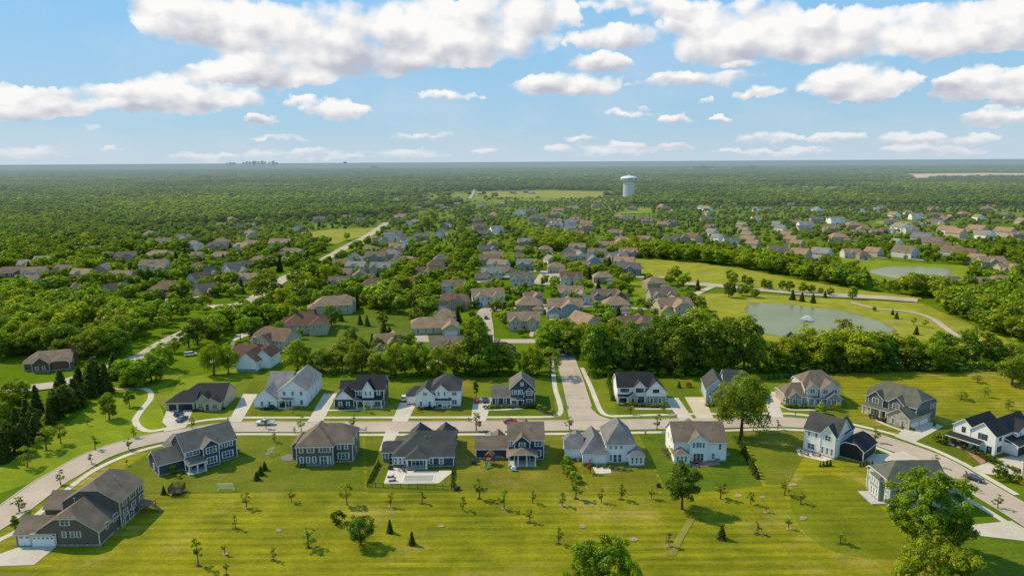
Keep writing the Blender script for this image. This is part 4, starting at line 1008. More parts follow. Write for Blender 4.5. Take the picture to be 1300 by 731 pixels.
# (x, y of the front foot in the photograph, width, type, roof, wall, turn, where)
HL = []
def hs(where, txt):
    for ln in txt.strip().split(';'):
        q = ln.split()
        if q: HL.append((where, float(q[0]), float(q[1]), float(q[2]), q[3], q[4], q[5], float(q[6])))
K = {'f':'front_gables','h':'hipped','s':'side_gable','e':'end_gable','l':'low_ranch','c':'cross'}
hs('in the left wooded quarter', """12 352 34 l brown brick 10;94 374 22 e brown cream 30;142 378 30 e brown cream -30;131 331 20 s mgrey tan 10;157 333 24 c taupe tan 20;201 329 32 l tan tan -5;
193 346 38 s taupe white 0;207 378 40 h brown brick 5;249 345 20 h brown tan 0;250 362 26 e brown white -30;257 376 26 e taupe cream -40;150 316 14 s tan tan 0;249 330 12 s tan cream 0;
297 351 32 e mgrey pale -40;312 347 26 e mgrey pale -45;334 337 32 l tan sage 15;368 326 36 l tan cream 15;354 316 26 s tan cream 0;319 315 24 l tan tan 0;278 316 28 l taupe tan 0;281 330 24 l tan tan 0;263 352 18 e taupe cream -30;378 294 14 e mgrey pale 0;405 283 14 s mgrey tan 0;
20 300 10 s tan tan 0;62 296 10 s mgrey pale 0;280 290 12 s tan tan 0;300 291 12 e mgrey tan 0;318 290 10 s tan cream 0;108 276 8 s mgrey tan 0;98 268 9 s lgrey pale 0;210 250 9 s lgrey white 0;230 280 10 s tan tan 0;160 283 10 s taupe tan 0""")
hs('along the tree-lined avenue', """473 374 36 h brown brick 5;505 364 22 l red brick 0;484 365 16 l taupe tan 0;447 336 24 e lgrey white 0;476 334 26 s taupe tan 0;492 326 22 l red tan 0;469 320 18 l tan tan 0;502 341 24 h mgrey tan 0;495 307 16 e lgrey pale 0;509 308 16 e mgrey pale 0;499 317 14 s tan tan 0;
576 373 30 s taupe white -4;540 354 26 c brown tan 10;553 344 24 h brown tan 10;521 362 22 l red brick 0;624 355 26 f lgrey white 0;621 338 26 s taupe tan 0;614 357 20 l mgrey tan 0;502 302 16 s mgrey pale 0;494 304 14 f lgrey pale 0;511 306 14 s mgrey pale 0;535 306 18 s mgrey tan 0;559 302 16 e lgrey pale -20;565 291 14 e lgrey tan -20;609 294 18 f taupe tan 15;614 303 18 f taupe tan 15;606 285 14 f taupe tan 15;625 317 18 e mgrey tan 10;520 287 10 s lgrey white 0;530 268 10 s tan tan 0;500 264 10 s tan cream 0;515 262 10 l pink tan 0;540 262 10 s tan tan 0;480 261 10 l tan tan 0;455 263 9 s lgrey pale 0;436 258 9 s pink cream 0;380 260 8 s tan cream 0;440 279 11 s tan tan 0;458 283 11 s mgrey tan 0;566 266 9 l tan tan 0;555 256 9 l tan tan 0;580 262 9 s pink tan 0""")
hs('around the closed street', """576 393 34 c brown tan -10;565 411 28 h tan slate 0;550 424 58 l tan cream 8;619 389 40 f tan white 8;663 364 30 f mgrey pale 0;677 386 24 c tan tan 20;669 343 24 f lgrey blue 0;699 336 18 e lgrey white 20;707 347 24 h tan cream 0;672 398 36 h tan tan 0;665 420 40 f tan cream 0;718 403 44 c tan blue 0;744 424 42 e tan cream 30;
495 448 42 c tan cream 15;572 456 50 s taupe cream -2;633 452 36 l black slate 0;590 452 24 e taupe cream 0;726 362 28 f brown white 0;725 382 32 f tan white 0;740 387 24 e tan white 0;766 360 26 h tan tan 0;767 385 30 f taupe slate 0;786 385 18 e brown brick 10;783 398 36 h tan tan 0;833 368 28 h tan tan 10;842 386 34 f taupe stone 8;858 402 44 c tan cream 10;869 424 40 c lgrey pale -8;810 428 46 c brown tan 0;853 452 30 e tan tan -35;1003 447 26 e dgrey slate -30""")
hs('below the long tree line', """661 320 14 l tan tan 0;661 330 14 l taupe tan 0;693 322 18 h tan tan 0;737 331 18 e lgrey white 10;754 337 20 e lslate blue 0;724 332 14 s tan cream 0;743 340 16 l tan tan 0;800 350 28 s mgrey slate 0;680 343 14 s taupe tan 0;
680 282 22 h mgrey tan 0;702 287 18 s mgrey tan 0;724 288 16 f lgrey pale 0;735 300 16 l tan tan 0;729 267 20 l lgrey cream 0;710 270 16 l tan cream 0;736 284 10 s tan tan 0;746 287 16 l pink tan 0;724 295 14 f lgrey pale 0;783 299 18 l tan tan 0;791 308 18 l pink cream 0;817 307 18 l pink tan 0;844 288 16 l pink tan 0;798 281 14 l mgrey tan 0;823 283 14 l tan tan 0;758 258 7 l pink tan 0""")
hs('above the long tree line', """852 308 18 l mgrey tan 0;866 308 18 c mgrey tan 0;882 308 20 e brown cream 30;902 292 14 f tan tan 30;905 300 16 e lgrey pale 30;912 307 16 e lgrey white 30;929 311 18 s mgrey pale 0;897 283 14 s mgrey tan 0;891 267 10 e lgrey white 20;899 269 12 e pink white 20;854 271 8 e tan white 0;900 274 10 e tan cream 0;
943 290 13 e lgrey pale 40;946 297 14 e tan pale 40;950 303 15 e tan cream 40;954 309 16 e tan cream 40;958 315 17 e tan cream 40;987 289 12 e lgrey pale 40;992 294 13 e lgrey white 40;1000 303 15 e tan tan 40;1007 309 16 e tan tan 40;1014 315 17 e tan cream 40;989 326 24 s mgrey cream 0;1019 330 24 e tan cream 40;1046 329 24 e lgrey white 40;1024 291 18 s lgrey white 0;1013 287 18 l pink cream 0;1038 284 16 s mgrey tan 0;1056 296 17 f tan tan 0;1064 285 18 s lgrey white 0;1067 308 24 h pink cream 0;1086 292 20 h tan tan 0;1083 328 22 s tan white 0;1112 326 20 e tan cream 30;1114 299 15 s tan tan 0;1039 271 13 e lgrey white 0;961 269 10 e tan white 0;961 281 12 s tan white 0;975 268 9 s tan tan 0;1030 270 9 s lgrey white 0;931 262 8 s tan white 0;920 265 8 s tan tan 0;1005 262 8 s tan tan 0;1056 282 10 s lgrey white 0;1092 300 14 s tan cream 0;1098 330 12 h taupe tan 0""")
hs('behind the second pond', """1154 328 28 e taupe pale 30;1147 295 24 e lgrey white 10;1140 313 14 e lgrey white 10;1158 297 16 s lgrey pale 0;1175 309 24 e lslate lgrey 35;1189 316 24 e taupe lgrey 35;1201 321 22 e brown cream 35;1214 327 24 e taupe lgrey 35;1231 331 26 e brown cream 35;1243 337 24 e tan cream 35;1262 342 32 s tan tan 0;1284 349 26 c tan cream 0;1252 368 40 l tan cream 0;1284 365 34 l tan cream -5;1215 362 22 l mgrey tan 0;1208 299 24 e tan white 20;1218 303 22 e pink cream 20;1245 298 24 e tan cream 20;1254 305 20 e lgrey white 20;1281 301 24 e tan cream 20;1294 303 16 s tan tan 0;1137 278 15 e tan white 10;1155 274 11 e lslate white 10;1165 279 15 s lgrey white 0;1244 280 13 e tan white 0;1278 277 12 e mgrey pale 0;1184 269 10 e tan tan 0;1281 252 10 s lgrey white 0;1292 252 10 s pink white 0;1112 268 7 e lgrey white 0;1095 270 8 e lgrey white 0;1081 272 9 e lgrey blue 0;1133 254 7 e lgrey white 0;1260 263 8 l tan tan 0;1300 285 14 e tan cream 0""")
# tiny roofs of the districts further off
r_ = random.Random(3)
FARC = [(20,330,300,372,26,'in the left wooded quarter'),(430,640,310,372,16,'along the tree-lined avenue'),(640,800,312,345,10,'below the long tree line'),(650,860,262,300,16,'above the long tree line'),(960,1290,262,315,14,'above the long tree line'),(500,700,262,300,12,'along the tree-lined avenue'),(470,560,256,266,12,'among the low streets left of the far road'),(640,760,238,247,5,'at the edge of the far mown field'),(960,1060,238,252,18,'in the district below the bare fields'),(1060,1130,243,252,14,'in the district below the bare fields'),(860,960,240,258,9,'right of the water tower'),(60,330,240,285,8,'scattered in the left forest'),(330,460,236,275,6,'scattered in the left forest')]
HPOS = [(at(q[1], q[2]).x, at(q[1], q[2]).y + 4) for q in HL]
for (x0, x1, y0, y1, n, wh) in FARC:
    for i in range(n):
        for _ in range(40):
            x, y = r_.uniform(x0, x1), r_.uniform(y0, y1); p_ = at(x, y)
            if y < 300 or (all((p_.x - a) ** 2 + (p_.y + 4 - b) ** 2 > 19 ** 2 for a, b in HPOS) and all((p_.x - a) ** 2 + (p_.y + 4 - b) ** 2 > (c_ + 8) ** 2 for a, b, c_ in ROAD_PTS[::3]) and not any(inside(p_.x, p_.y + 4, q) for q in KEEP[:40])): break
        HPOS.append((p_.x, p_.y + 4))
        HL.append((wh, x, y, 15.5 / mpp(x, y), r_.choice('sshlfec'), r_.choice(['tan', 'pink', 'tan', 'lgrey', 'taupe', 'mgrey']), r_.choice(['tan', 'cream', 'white', 'tan']), r_.uniform(-30, 30)))
RWORD = {'dgrey':'charcoal','black':'black','taupe':'taupe','brown':'brown','lgrey':'light grey','green':'green-grey','tan':'tan','red':'red-brown','pink':'pinkish','mgrey':'grey','lslate':'slate grey','rust':'rust brown'}
WWORD = {'brick':'brick','white':'white','cream':'cream','tan':'tan','blue':'light blue','slate':'dark slate','stone':'stone','sage':'sage','pale':'pale','lgrey':'light grey'}
ORD = ['first','second','third','fourth','fifth','sixth','seventh','eighth','ninth','tenth','eleventh','twelfth']
HOUSES = []
# the 285 that show largest are things; the specks beyond them are one far-off mass of roofs
HL.sort(key=lambda q: -q[3])
MASS = HL[285:]; HL = HL[:285]
mats_, mb_far = [], MB()
for (wh, x, y, wpx, k, roof, wall, deg) in MASS:
    p = at(x, y); s_ = min(1.25, max(.62, wpx * mpp(x, y) / 16.0)); ca, sa = math.cos(R(deg)), math.sin(R(deg))
    KEEP_DISC.append((p.x, p.y + 4.5 * s_, 9.5 * s_))
    for ch in TEMPL[K[k]].children:
        nm = ch.name.split('.')[0]
        if nm not in ('wall', 'roof'): continue
        mt_ = WM(wall) if nm == 'wall' else RM(roof)
        if mt_ not in mats_: mats_.append(mt_)
        mb_far.add([(p.x + (v.co.x * ca - v.co.y * sa) * s_, p.y + 4.5 * s_ + (v.co.x * sa + v.co.y * ca) * s_, v.co.z * s_) for v in ch.data.vertices], [tuple(f.vertices) for f in ch.data.polygons], mats_.index(mt_))
if MASS: tag(mb_far.build('distant_houses', mats_), kind='stuff')
for (wh, x, y, wpx, k, roof, wall, deg) in HL:
    far_ = y < 320
    c = mid_house(K[k], x, y, wpx, roof, wall, deg, far_)
    HOUSES.append((c, wh, x, y, f"{RWORD[roof]} roof", f"{TDESC[K[k]]} {WWORD[wall]} house"))
from collections import defaultdict
bykey = defaultdict(list)
for hh in HOUSES: bykey[(hh[1], hh[4], hh[5])].append(hh)
for (wh, rd, wd), lst in bykey.items():
    lst.sort(key=lambda q: q[2])
    for i, hh in enumerate(lst):
        c = hh[0]; c['category'] = 'house'; c['group'] = 'houses ' + wh
        if len(lst) == 1: c['label'] = f"{wd} with {rd} {wh}"
        elif hh[3] < 300 and len(lst) > 2: c['label'] = f"small {wd} with {rd} {wh}"
        else:
            o = 'leftmost' if i == 0 else ('rightmost' if i == len(lst) - 1 else ORD[min(i, 11)] + '-from-left')
            c['label'] = f"{o} {wd} with {rd} {wh}"
# same-label copies share the group of their label
cnt = defaultdict(list)
for hh in HOUSES: cnt[hh[0]['label']].append(hh[0])
for lb, l_ in cnt.items():
    if len(l_) > 1:
        for c in l_: c['group'] = lb + 's'
# a concrete apron before each house of the older suburb, and the cars left on some of them
MIDDRIVE = []
for hh in HOUSES:
    if hh[3] < 285: continue
    c = hh[0]; a_ = c.rotation_euler.z; s_ = c.scale.x; side = 1 if int(hh[2]) % 2 else -1
    f_ = lambda u, v: (c.location.x + (u * math.cos(a_) - v * math.sin(a_)) * s_, c.location.y + (u * math.sin(a_) + v * math.cos(a_)) * s_, .42 if hh[3] < 400 else .13)
    mb = MB(); u0 = 5.2 * side; w_ = [f_(u0 - 2.6, -17), f_(u0 + 2.6, -17), f_(u0 + 2.4, -5.5), f_(u0 - 2.4, -5.5)]
    mb.add(w_, [(0, 1, 2, 3)]); tag(mb.build('driveway', FARRD), kind='structure'); KEEP.append([q[:2] for q in w_]); MIDDRIVE.append((f_(u0 + .9, -10), a_, hh))
for k_ in TKINDS:                       # drop the templates themselves
    t = TEMPL[k_]
    for q in list(t.children_recursive) + [t]: bpy.data.objects.remove(q)
# ------------------------------------------------------------------ trees
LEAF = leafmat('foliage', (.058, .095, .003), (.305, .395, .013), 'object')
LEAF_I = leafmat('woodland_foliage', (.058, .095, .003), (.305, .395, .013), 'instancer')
def quads(name, C, Nn, size, shade, mat, aspect=.62):
    """C centres, Nn normals, size per quad -> leaf-spray mesh"""
    n = len(C); up = RNG.normal(size=(n, 3)); Nn = Nn / (np.linalg.norm(Nn, axis=1, keepdims=True) + 1e-9)
    A = np.cross(Nn, up); A /= (np.linalg.norm(A, axis=1, keepdims=True) + 1e-9); B = np.cross(Nn, A)
    a = A * (size * .5)[:, None]; b = B * (size * .5 * aspect)[:, None]
    fold = Nn * (size * .12)[:, None]
    V = np.stack([C - a, C - b * 1.0 + fold, C + a, C + b + fold], 1).reshape(-1, 3).astype(np.float32)
    me = bpy.data.meshes.new(name); me.vertices.add(4 * n); me.vertices.foreach_set('co', V.ravel())
    me.loops.add(4 * n); me.loops.foreach_set('vertex_index', np.arange(4 * n, dtype=np.int32))
    me.polygons.add(n); me.polygons.foreach_set('loop_start', np.arange(0, 4 * n, 4, dtype=np.int32))
    me.update(calc_edges=True)
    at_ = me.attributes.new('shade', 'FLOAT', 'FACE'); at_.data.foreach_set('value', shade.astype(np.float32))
    me.materials.append(mat); return me
def unit(n):
    d = RNG.normal(size=(n, 3)); return d / np.linalg.norm(d, axis=1, keepdims=True)
def decid(ncl, nleaf, leaf, rx=.36, rz=.40, cz=.58, cr=(.12, .2), droop=0., irregular=.25, H=10., flat=0.):
    """points of a broadleaf crown made of leafy boughs; returns centres, normals, sizes, shade"""
    d = unit(ncl); d[:, 2] = np.where(d[:, 2] < -.82, -d[:, 2], d[:, 2])
    rad = RNG.uniform(.45, .9, ncl) ** .6
    lob = 1 + irregular * np.sin(3 * np.arctan2(d[:, 1], d[:, 0]) + RNG.uniform(0, 6)) * RNG.uniform(.3, 1, ncl)
    cc = d * rad[:, None] * np.array([rx, rx, rz]) * H * lob[:, None]
    crr = RNG.uniform(cr[0], cr[1], ncl) * H * (1.12 - .35 * rad)
    cc *= (1 - .45 * crr / (H * .36))[:, None]
    tone = RNG.uniform(0, .55, ncl) + .25 * (d[:, 2] > .2)  # upper boughs lighter: sunlight on the crown put into the leaf colour
    idx = RNG.choice(ncl, nleaf, p=crr ** 2 / (crr ** 2).sum())
    e = unit(nleaf) + .55 * d[idx] + np.array([0, 0, .35]); e /= np.linalg.norm(e, axis=1, keepdims=True)
    rr = RNG.uniform(0, 1, nleaf) ** .33 * RNG.choice([1, 1, 1, 1.25], nleaf)
    off = e * (rr * crr[idx])[:, None]; off[:, 2] *= .75
    C = cc[idx] + off
    if droop: C[:, 2] -= droop * H * (np.hypot(C[:, 0], C[:, 1]) / (rx * H)) ** 2 * RNG.uniform(.4, 1.2, nleaf)
    C[:, 2] += cz * H
    C[:, 2] = np.maximum(C[:, 2], .07 * H)
    Nn = e * 1.0 + RNG.normal(size=(nleaf, 3)) * .6 + np.array([0, 0, .25])
    if droop: Nn[:, 2] *= .4
    size = leaf * RNG.uniform(.6, 1.35, nleaf)
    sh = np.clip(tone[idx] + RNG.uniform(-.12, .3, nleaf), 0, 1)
    return C, Nn, size, sh, cc + np.array([0, 0, cz * H])
def conif(nleaf, leaf, r=.24, H=10., base=.06, taper=.95, spruce=True):
    t = RNG.uniform(0, 1, nleaf) ** .62; t = 1 - t           # more near the base
    t = RNG.uniform(0, 1, nleaf); t = 1 - np.sqrt(1 - t * .985)
    tier = np.floor(t * 13) / 13; 
    a = RNG.uniform(0, 2 * np.pi, nleaf); lob = 1 + .22 * np.sin(5 * a + tier * 40) + .12 * np.sin(9 * a + tier * 77)
    R_ = r * H * (1 - t * taper) * lob * (1 - .35 * ((t * 13) % 1))
    q = RNG.uniform(.25, 1, nleaf) ** .5
    C = np.stack([R_ * q * np.cos(a), R_ * q * np.sin(a), (base + (1 - base) * t) * H - R_ * q * .25], 1)
    C[:, 2] = np.maximum(C[:, 2], .03 * H)
    Nn = np.stack([np.cos(a) * .6, np.sin(a) * .6, np.full(nleaf, .8)], 1) + RNG.normal(size=(nleaf, 3)) * .45
    return C, Nn, leaf * RNG.uniform(.6, 1.3, nleaf), np.clip(.15 + .4 * q * RNG.uniform(.4, 1.2, nleaf), 0, 1)  # inner leaves darker: shade inside the crown put into their colour
def trunkmesh(name, H, boughs, r=.022, top=.55, nb=7):
    mb = MB(); lean = RNG.uniform(-.02, .02, 2) * H
    pts = [(0, 0, -.1), (0, 0, .12 * H), (lean[0] * .5, lean[1] * .5, .3 * H), (lean[0], lean[1], top * H), (lean[0] * 1.2, lean[1] * 1.2, min(.85, top + .25) * H)]
    mb.tube(pts, [r * H * 1.35, r * H, r * H * .8, r * H * .5, r * H * .12], 7)
    if boughs is not None:
        for i in RNG.choice(len(boughs), min(nb, len(boughs)), replace=False):
            b = boughs[i]; z0 = min(.22 * H + .25 * (b[2] - .2 * H), top * H * .95); z0 = max(z0, .16 * H)
            mb.tube([(lean[0] * .5, lean[1] * .5, z0), (b[0] * .5, b[1] * .5, z0 + (b[2] - z0) * .6), tuple(b)], [r * H * .45, r * H * .28, r * H * .08], 5, cap=False)
    return mb.mesh(name, M['bark'])
PROTO = {}
def proto(key, n, fn):
    PROTO[key] = []
    for i in range(n):
        bough = None; res = fn(); C, Nn, sz, sh = res[:4]
        if len(res) > 4: bough = res[4]
        cm = quads('crown', C, Nn, sz, sh, LEAF); 
        PROTO[key].append((cm, trunkmesh('trunk', 10., bough, top=.55 if bough is not None else .8)))
proto('maple', 4, lambda: decid(46, 4200, .48, .40, .50, .50, (.10, .18)))
proto('bushy', 4, lambda: decid(54, 4600, .48, .43, .50, .47, (.10, .18), irregular=.35))
proto('oval', 3, lambda: decid(34, 3400, .48, .28, .47, .52, (.10, .17)))
proto('big', 2, lambda: decid(150, 30000, .25, .46, .45, .53, (.05, .105), irregular=.3))
proto('willow', 2, lambda: decid(80, 14000, .26, .37, .41, .59, (.07, .13), droop=.18, irregular=.35))
proto('light', 3, lambda: decid(26, 1700, .40, .33, .40, .58, (.08, .15), irregular=.4))
proto('pine', 3, lambda: conif(4200, .55, .26))
proto('darkpine', 1, lambda: decid(60, 8500, .34, .33, .49, .50, (.08, .14), irregular=.25))
proto('fir', 3, lambda: conif(1500, .8, .28))
proto('column', 2, lambda: decid(20, 1500, .5, .15, .46, .52, (.07, .12)))
proto('young', 5, lambda: decid(13, 480, .55, .19, .42, .53, (.06, .12), irregular=.5))
proto('sapling', 4, lambda: decid(9, 190, .65, .13, .38, .56, (.06, .10), irregular=.5))
proto('shrub', 4, lambda: decid(12, 420, 1.5, .52, .40, .45, (.2, .3)))
def green(kind=None):
    k = RNG.uniform()
    if kind == 'dark': return (.44, .43, .45)
    if kind == 'deep': return (.66, .76, .7)
    if kind == 'bright': return (1.08, 1.14, .8)
    if kind == 'yellow': return (1.75, 1.42, .5)
    if kind == 'lime': return (1.65, 1.42, .8)
    if kind == 'olive': return (1.0, .92, 1.0)
    if kind == 'grey': return (1.2, 1.0, 1.9)
    if kind == 'red': return (1.7, .25, .9)
    if k < .3: return (.72, .82, .75)
    if k < .6: return (1., 1., .85)
    if k < .85: return (1.22, 1.2, .8)
    return (1.45, 1.3, .8)
NTREE = defaultdict(int)
def put_tree(name, key, x, y, h, label, group=None, cat=None, w=1.0, tint=None, z=0):
    cm, tm = PROTO[key][int(RNG.integers(len(PROTO[key])))]
    s_ = h / 10.0
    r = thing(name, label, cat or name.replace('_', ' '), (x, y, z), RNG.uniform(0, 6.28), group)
    r.scale = (s_ * w, s_ * w, s_)
    if key != 'shrub':
        t = bpy.data.objects.new('trunk', tm); COL.objects.link(t); t.parent = r
    c = bpy.data.objects.new('crown', cm); COL.objects.link(c); c.parent = r
    g = tint if isinstance(tint, tuple) else green(tint)
    j = RNG.uniform(.9, 1.1); c.color = (g[0] * j, g[1] * j, g[2] * j, 1)
    NTREE[name] += 1
    return r
def T(name, key, px, py, hpx, label, group=None, w=1.0, tint=None):
    p = at(px, py); return put_tree(name, key, p.x, p.y, hgt(px, py, hpx), label, group, None, w, tint)
INDIV = []    # plan positions of the single trees, so the woodland keeps clear of them
def TT(*a, **k):
    r = T(*a, **k); INDIV.append((r.location.x, r.location.y)); return r

# large trees near the camera
TT('tree', 'big', 1174, 705, 104, 'big bushy maple standing in front of the sage grey house', w=1.04, tint=(.92, .96, .8))
TT('tree', 'big', 1183, 797, 118, 'yellow-green tree cut by the lower picture edge below the big maple', w=.93, tint=(1.2, 1.2, .8))
TT('tree', 'big', 768, 790, 112, 'bright tree crown rising from the lower edge of the open field', w=.88, tint=(1.0, 1.08, .7))
TT('tree', 'willow', 941, 553.5, 82, 'tall feathery willow beside the street with a bare lower trunk', w=1.05, tint=(1.12, 1.16, 1.5))
TT('tree', 'darkpine', 865.7, 646, 58, 'big dark pine at the edge of the field behind the white taupe-roofed house', w=1.08, tint=(.55, .56, .8))
TT('tree', 'maple', 1284.5, 489, 39, 'bright round tree alone on the mown meadow by the tree belt', w=1.15, tint='bright')
TT('tree', 'maple', 458, 691, 39, 'broad leafy tree casting a round shadow in the middle of the field', w=1.0, tint='deep')
# row along the back-garden line
rowx = [(313,645,22),(370,637,18),(496,643,18),(536,639,16),(587.5,647,18),(608.6,633,28),(640,645.5,25),(676,638,16),(713.6,642,18),(731,633,28),(763.4,638,17),(788.5,634,20),(827,633,18)]
W_ = ['near the white goal','behind the brown house','behind the pool garden','behind the pool garden fence','behind the navy playset house','under the garden boundary','behind the covered back porch','beyond the porch garden','before the shrub border','by the shrub border','behind the white sunroom house','behind the grey-roofed white house','left of the big dark pine']
for i, (x, y, hp) in enumerate(rowx):
    TT('young_tree', 'young', x, y, hp, f'young tree {W_[i]}, {ORD[i] if i < 12 else "last"} in the garden-line row', 'young trees along the garden line', 1.25, RNG.choice(['deep', 'olive', None]))
    if i % 3 != 1: bed(x, y, 3.0 + (i % 4) * .5, 1.3, MULD if i % 2 else MULCH)
TT('young_tree', 'light', 440.6, 641, 29, 'pale yellow-green airy young tree behind the brown house', 'young trees along the garden line', 1.0, 'lime')
for x, y, hp, k, lb, w in [
 (428.7,663,17,'shrub','round dark bush left of the leafy shade tree in the field',1.1),(914.7,633,23,'young','bushy young tree right of the big dark pine',1.5),(953,640,16,'young','small tree between two bare soil rings',1.3),(996,628,22,'young','dense young tree beside a mulch ring below the taupe house',1.4),(1016.6,639,17,'young','round small tree right of the dense young tree',1.6),
 (391.7,695,26,'young','spreading young tree in a dark mulch bed near the bottom',1.7),(347,711,18,'young','thin young tree at the bottom left of the field centre',1.0),(252,718,37,'young','tallest slim tree left of the two saplings',.9),(285.5,703,15,'sapling','upper of two saplings near the bottom edge',1.5),(287.6,730,21,'sapling','lower of two saplings near the bottom edge',1.2),(299,671,20,'young','thin young tree below the white goal',.9),
 (672,663,18,'young','small young tree alone below the porch garden',1.1),(709,690,22,'young','young tree in a pale mulch ring above the lower tree crown',1.2),(849,693,18,'young','young tree on the worn strip of grass',1.2),(916,683.6,20,'fir','dark rounded evergreen right of the worn strip',1.2),(961,677.7,16,'young','small tree right of the dark rounded evergreen',1.4),(1001,671,16,'sapling','sapling with long shadow in the darker mown grass',1.5),(1066.7,690,17,'young','spreading small tree left of the big maple',1.8),(973,650,10,'sapling','tiny sapling at the edge of the darker mown grass',1.5),
 (495,675.7,19,'fir','narrow conifer upper right of the leafy shade tree',.9),(523,691,19,'fir','lone conifer lower right of the leafy shade tree',.95),(208,627,12,'fir','small cone-shaped conifer beside the netted trampoline',1.1),(326,609,12,'fir','lowest of three bushy conifers on the lawn by the brown house',1.4),(331,602.5,13,'fir','middle of three bushy conifers on the lawn by the brown house',1.4),(336,596.5,12,'fir','uppermost of three bushy conifers on the lawn by the brown house',1.3),
 (749.5,601,17,'young','burgundy small tree beside the white house terrace',1.3)]:
    kind = 'conifer' if k == 'fir' else ('shrub' if k == 'shrub' else 'young_tree')
    TT(kind, k, x, y, hp, lb, None, w, 'red' if 'burgundy' in lb else ('dark' if k in ('fir', 'shrub') else RNG.choice(['deep', 'olive', None])))
    if k != 'fir' and y > 640: bed(x, y, 4.2, 1.7, MULD if RNG.uniform() < .6 else MULCH)
for i, (x, y, hp) in enumerate([(24.7,649,19),(77,615,18),(116,588,13),(121,571,18),(163.6,571,16),(170,555,16),(244,544,14),(338,544,15),(348.7,561,13),(374.5,550.7,9),(382.5,547.5,18),(449,544,16),(465,549.5,8),(541,548,8),(578,548,8),(604.6,546.7,24),(723,545.5,18),(819,555,9),(834,545.5,20),(987,545,12),(1111,561,18),(1187,593,17),(1225,619,18),(1266.6,645,19),(1240,625,9)]):
    wh = ['by the brown garage house','left of the road curve','where the road begins to bend','on the verge inside the curve','on the verge above the path end','at the left end of the straight street','by the ranch driveway','beside the parked white pickup','on the lawn left of the brown house','low beside the brown house','in front of the brown house','left of the pool house','between brown and pool houses','before the pool house roof','beside the pool house roof','opposite the two-car drive','at the side-street mouth','left of the taupe-roofed white house','upright, opposite the stone garage house','right of the tall willow','before the stone garage wing','opposite the black farmhouse porch','by the black parked car','thin, near the right edge','low, right of the black parked car'][i]
    TT('young_tree', 'young' if hp > 10 else 'sapling', x, y, hp, f'street tree {wh}', 'young street trees', 1.35 if x > 24.8 else 1.9, RNG.choice(['deep', 'olive', None]))
for x, y, hp, k, lb, w, t in [
 (139,532,33,'oval','tallest bright tree on the left common',1.0,'bright'),(164.4,516,23,'oval','slim tree near the bend of the footpath',.9,None),(59,571,31,'light','airy tree beside the conifer belt',1.2,'bright'),(77.6,563,24,'light','round-topped young tree right of the airy tree',1.1,'olive'),(35,593,27,'light','young tree in dark mulch low on the common',1.2,None),(111,540,10,'sapling','tiny sapling in the middle of the common',1.4,None),
 (161,591,10,'sapling','tiny sapling on the verge by the navy porch house',1.2,None),(20,674,20,'column','cone-shaped evergreen beside the brown garage house',1.5,'deep'),
 (604.6,504,21,'column','narrow dark columnar tree behind the red parked car',.9,'dark'),(372,526,13,'sapling','small front-yard tree before the white gabled house',1.3,'bright'),(465,524,13,'sapling','small front-yard tree before the navy gabled house',1.6,None),(531,522,8,'sapling','small front-yard tree right of the semicircle drive',1.6,None),(800.6,526,15,'young','front-yard tree before the black-roofed white house',1.1,'bright'),(843,524,15,'young','bright front-yard tree beside the stone garage gable',1.3,'bright'),
 (1043,525,15,'shrub','rounded bright shrub before the clustered-gable house',.9,'bright'),(1062,521,12,'shrub','yellow-green ornamental shrub right of the clustered gables',.9,'yellow'),(997,513,12,'column','narrow evergreen at the mouth of the curving drive',1.3,'dark'),(1220,507,11,'light','spreading small tree on the mown meadow',2.2,'olive'),(1250,504,14,'light','thin tree on the mown meadow',1.0,None),(1241,486,10,'light','low spreading tree by the far meadow edge',1.8,None),(1279.7,520,13,'light','thin tree above the farmhouse roof',1.2,None),
 (1266,608,21,'shrub','big bushy shrub by the right-hand drive entrance',.95,None),(1288,612,14,'shrub','low dark shrub at the right picture edge',1.1,'deep'),(1196,562,14,'shrub','dense hedge bush beside the farmhouse drive',1.4,'deep'),(1204,560,13,'shrub','dense hedge bush at the farmhouse corner',1.3,'deep')]:
    kind = 'shrub' if k == 'shrub' else ('young_tree' if k in ('sapling', 'young') else 'tree')
    TT(kind, k, x, y, hp, lb, None, w, t)
# hedge rows
def rows(name, key, pts, n, hp, label, group, w=1.0, tint=None, jit=1.0):
    for i in range(n):
        t = i / max(1, n - 1); q = t * (len(pts) - 1); a = min(int(q), len(pts) - 2); f = q - a
        x = pts[a][0] * (1 - f) + pts[a + 1][0] * f + RNG.uniform(-jit, jit); y = pts[a][1] * (1 - f) + pts[a + 1][1] * f + RNG.uniform(-jit, jit) * .4
        TT(name, key, x, y, hp * RNG.uniform(.8, 1.25), label, group, w, tint)
rows('conifer', 'fir', [(938.6,563),(961,607)], 11, 11, 'small evergreen in the slanting hedge row right of the patio house', 'slanting evergreen hedge row', 1.3, 'dark', .5)
rows('conifer', 'fir', [(773,488),(778,508)], 6, 12, 'slim evergreen in the row left of the black-roofed white house', 'evergreens left of the black-roofed house', .9, 'deep', .5)
rows('shrub', 'shrub', [(717,585),(719,600),(730,612)], 10, 11, 'rounded shrub in the border between the porch house and the sunroom house', 'shrub border between gardens', 1.0, None, 2.2)
rows('conifer', 'fir', [(975,482),(1012,478)], 6, 9, 'small conifer at the foot of the tree belt behind the clustered gables', 'small conifers along the tree belt', 1.1, 'deep', 1)
rows('conifer', 'fir', [(1041,592),(1054,591)], 4, 8, 'clipped cone shrub beside the white bend house patio', 'clipped cones by the bend house', .9, 'dark', .3)
rows('conifer', 'fir', [(1092,592),(1107,590)], 5, 7, 'low evergreen along the black garage drive', 'evergreens along the garage drive', 1.0, 'dark', .3)
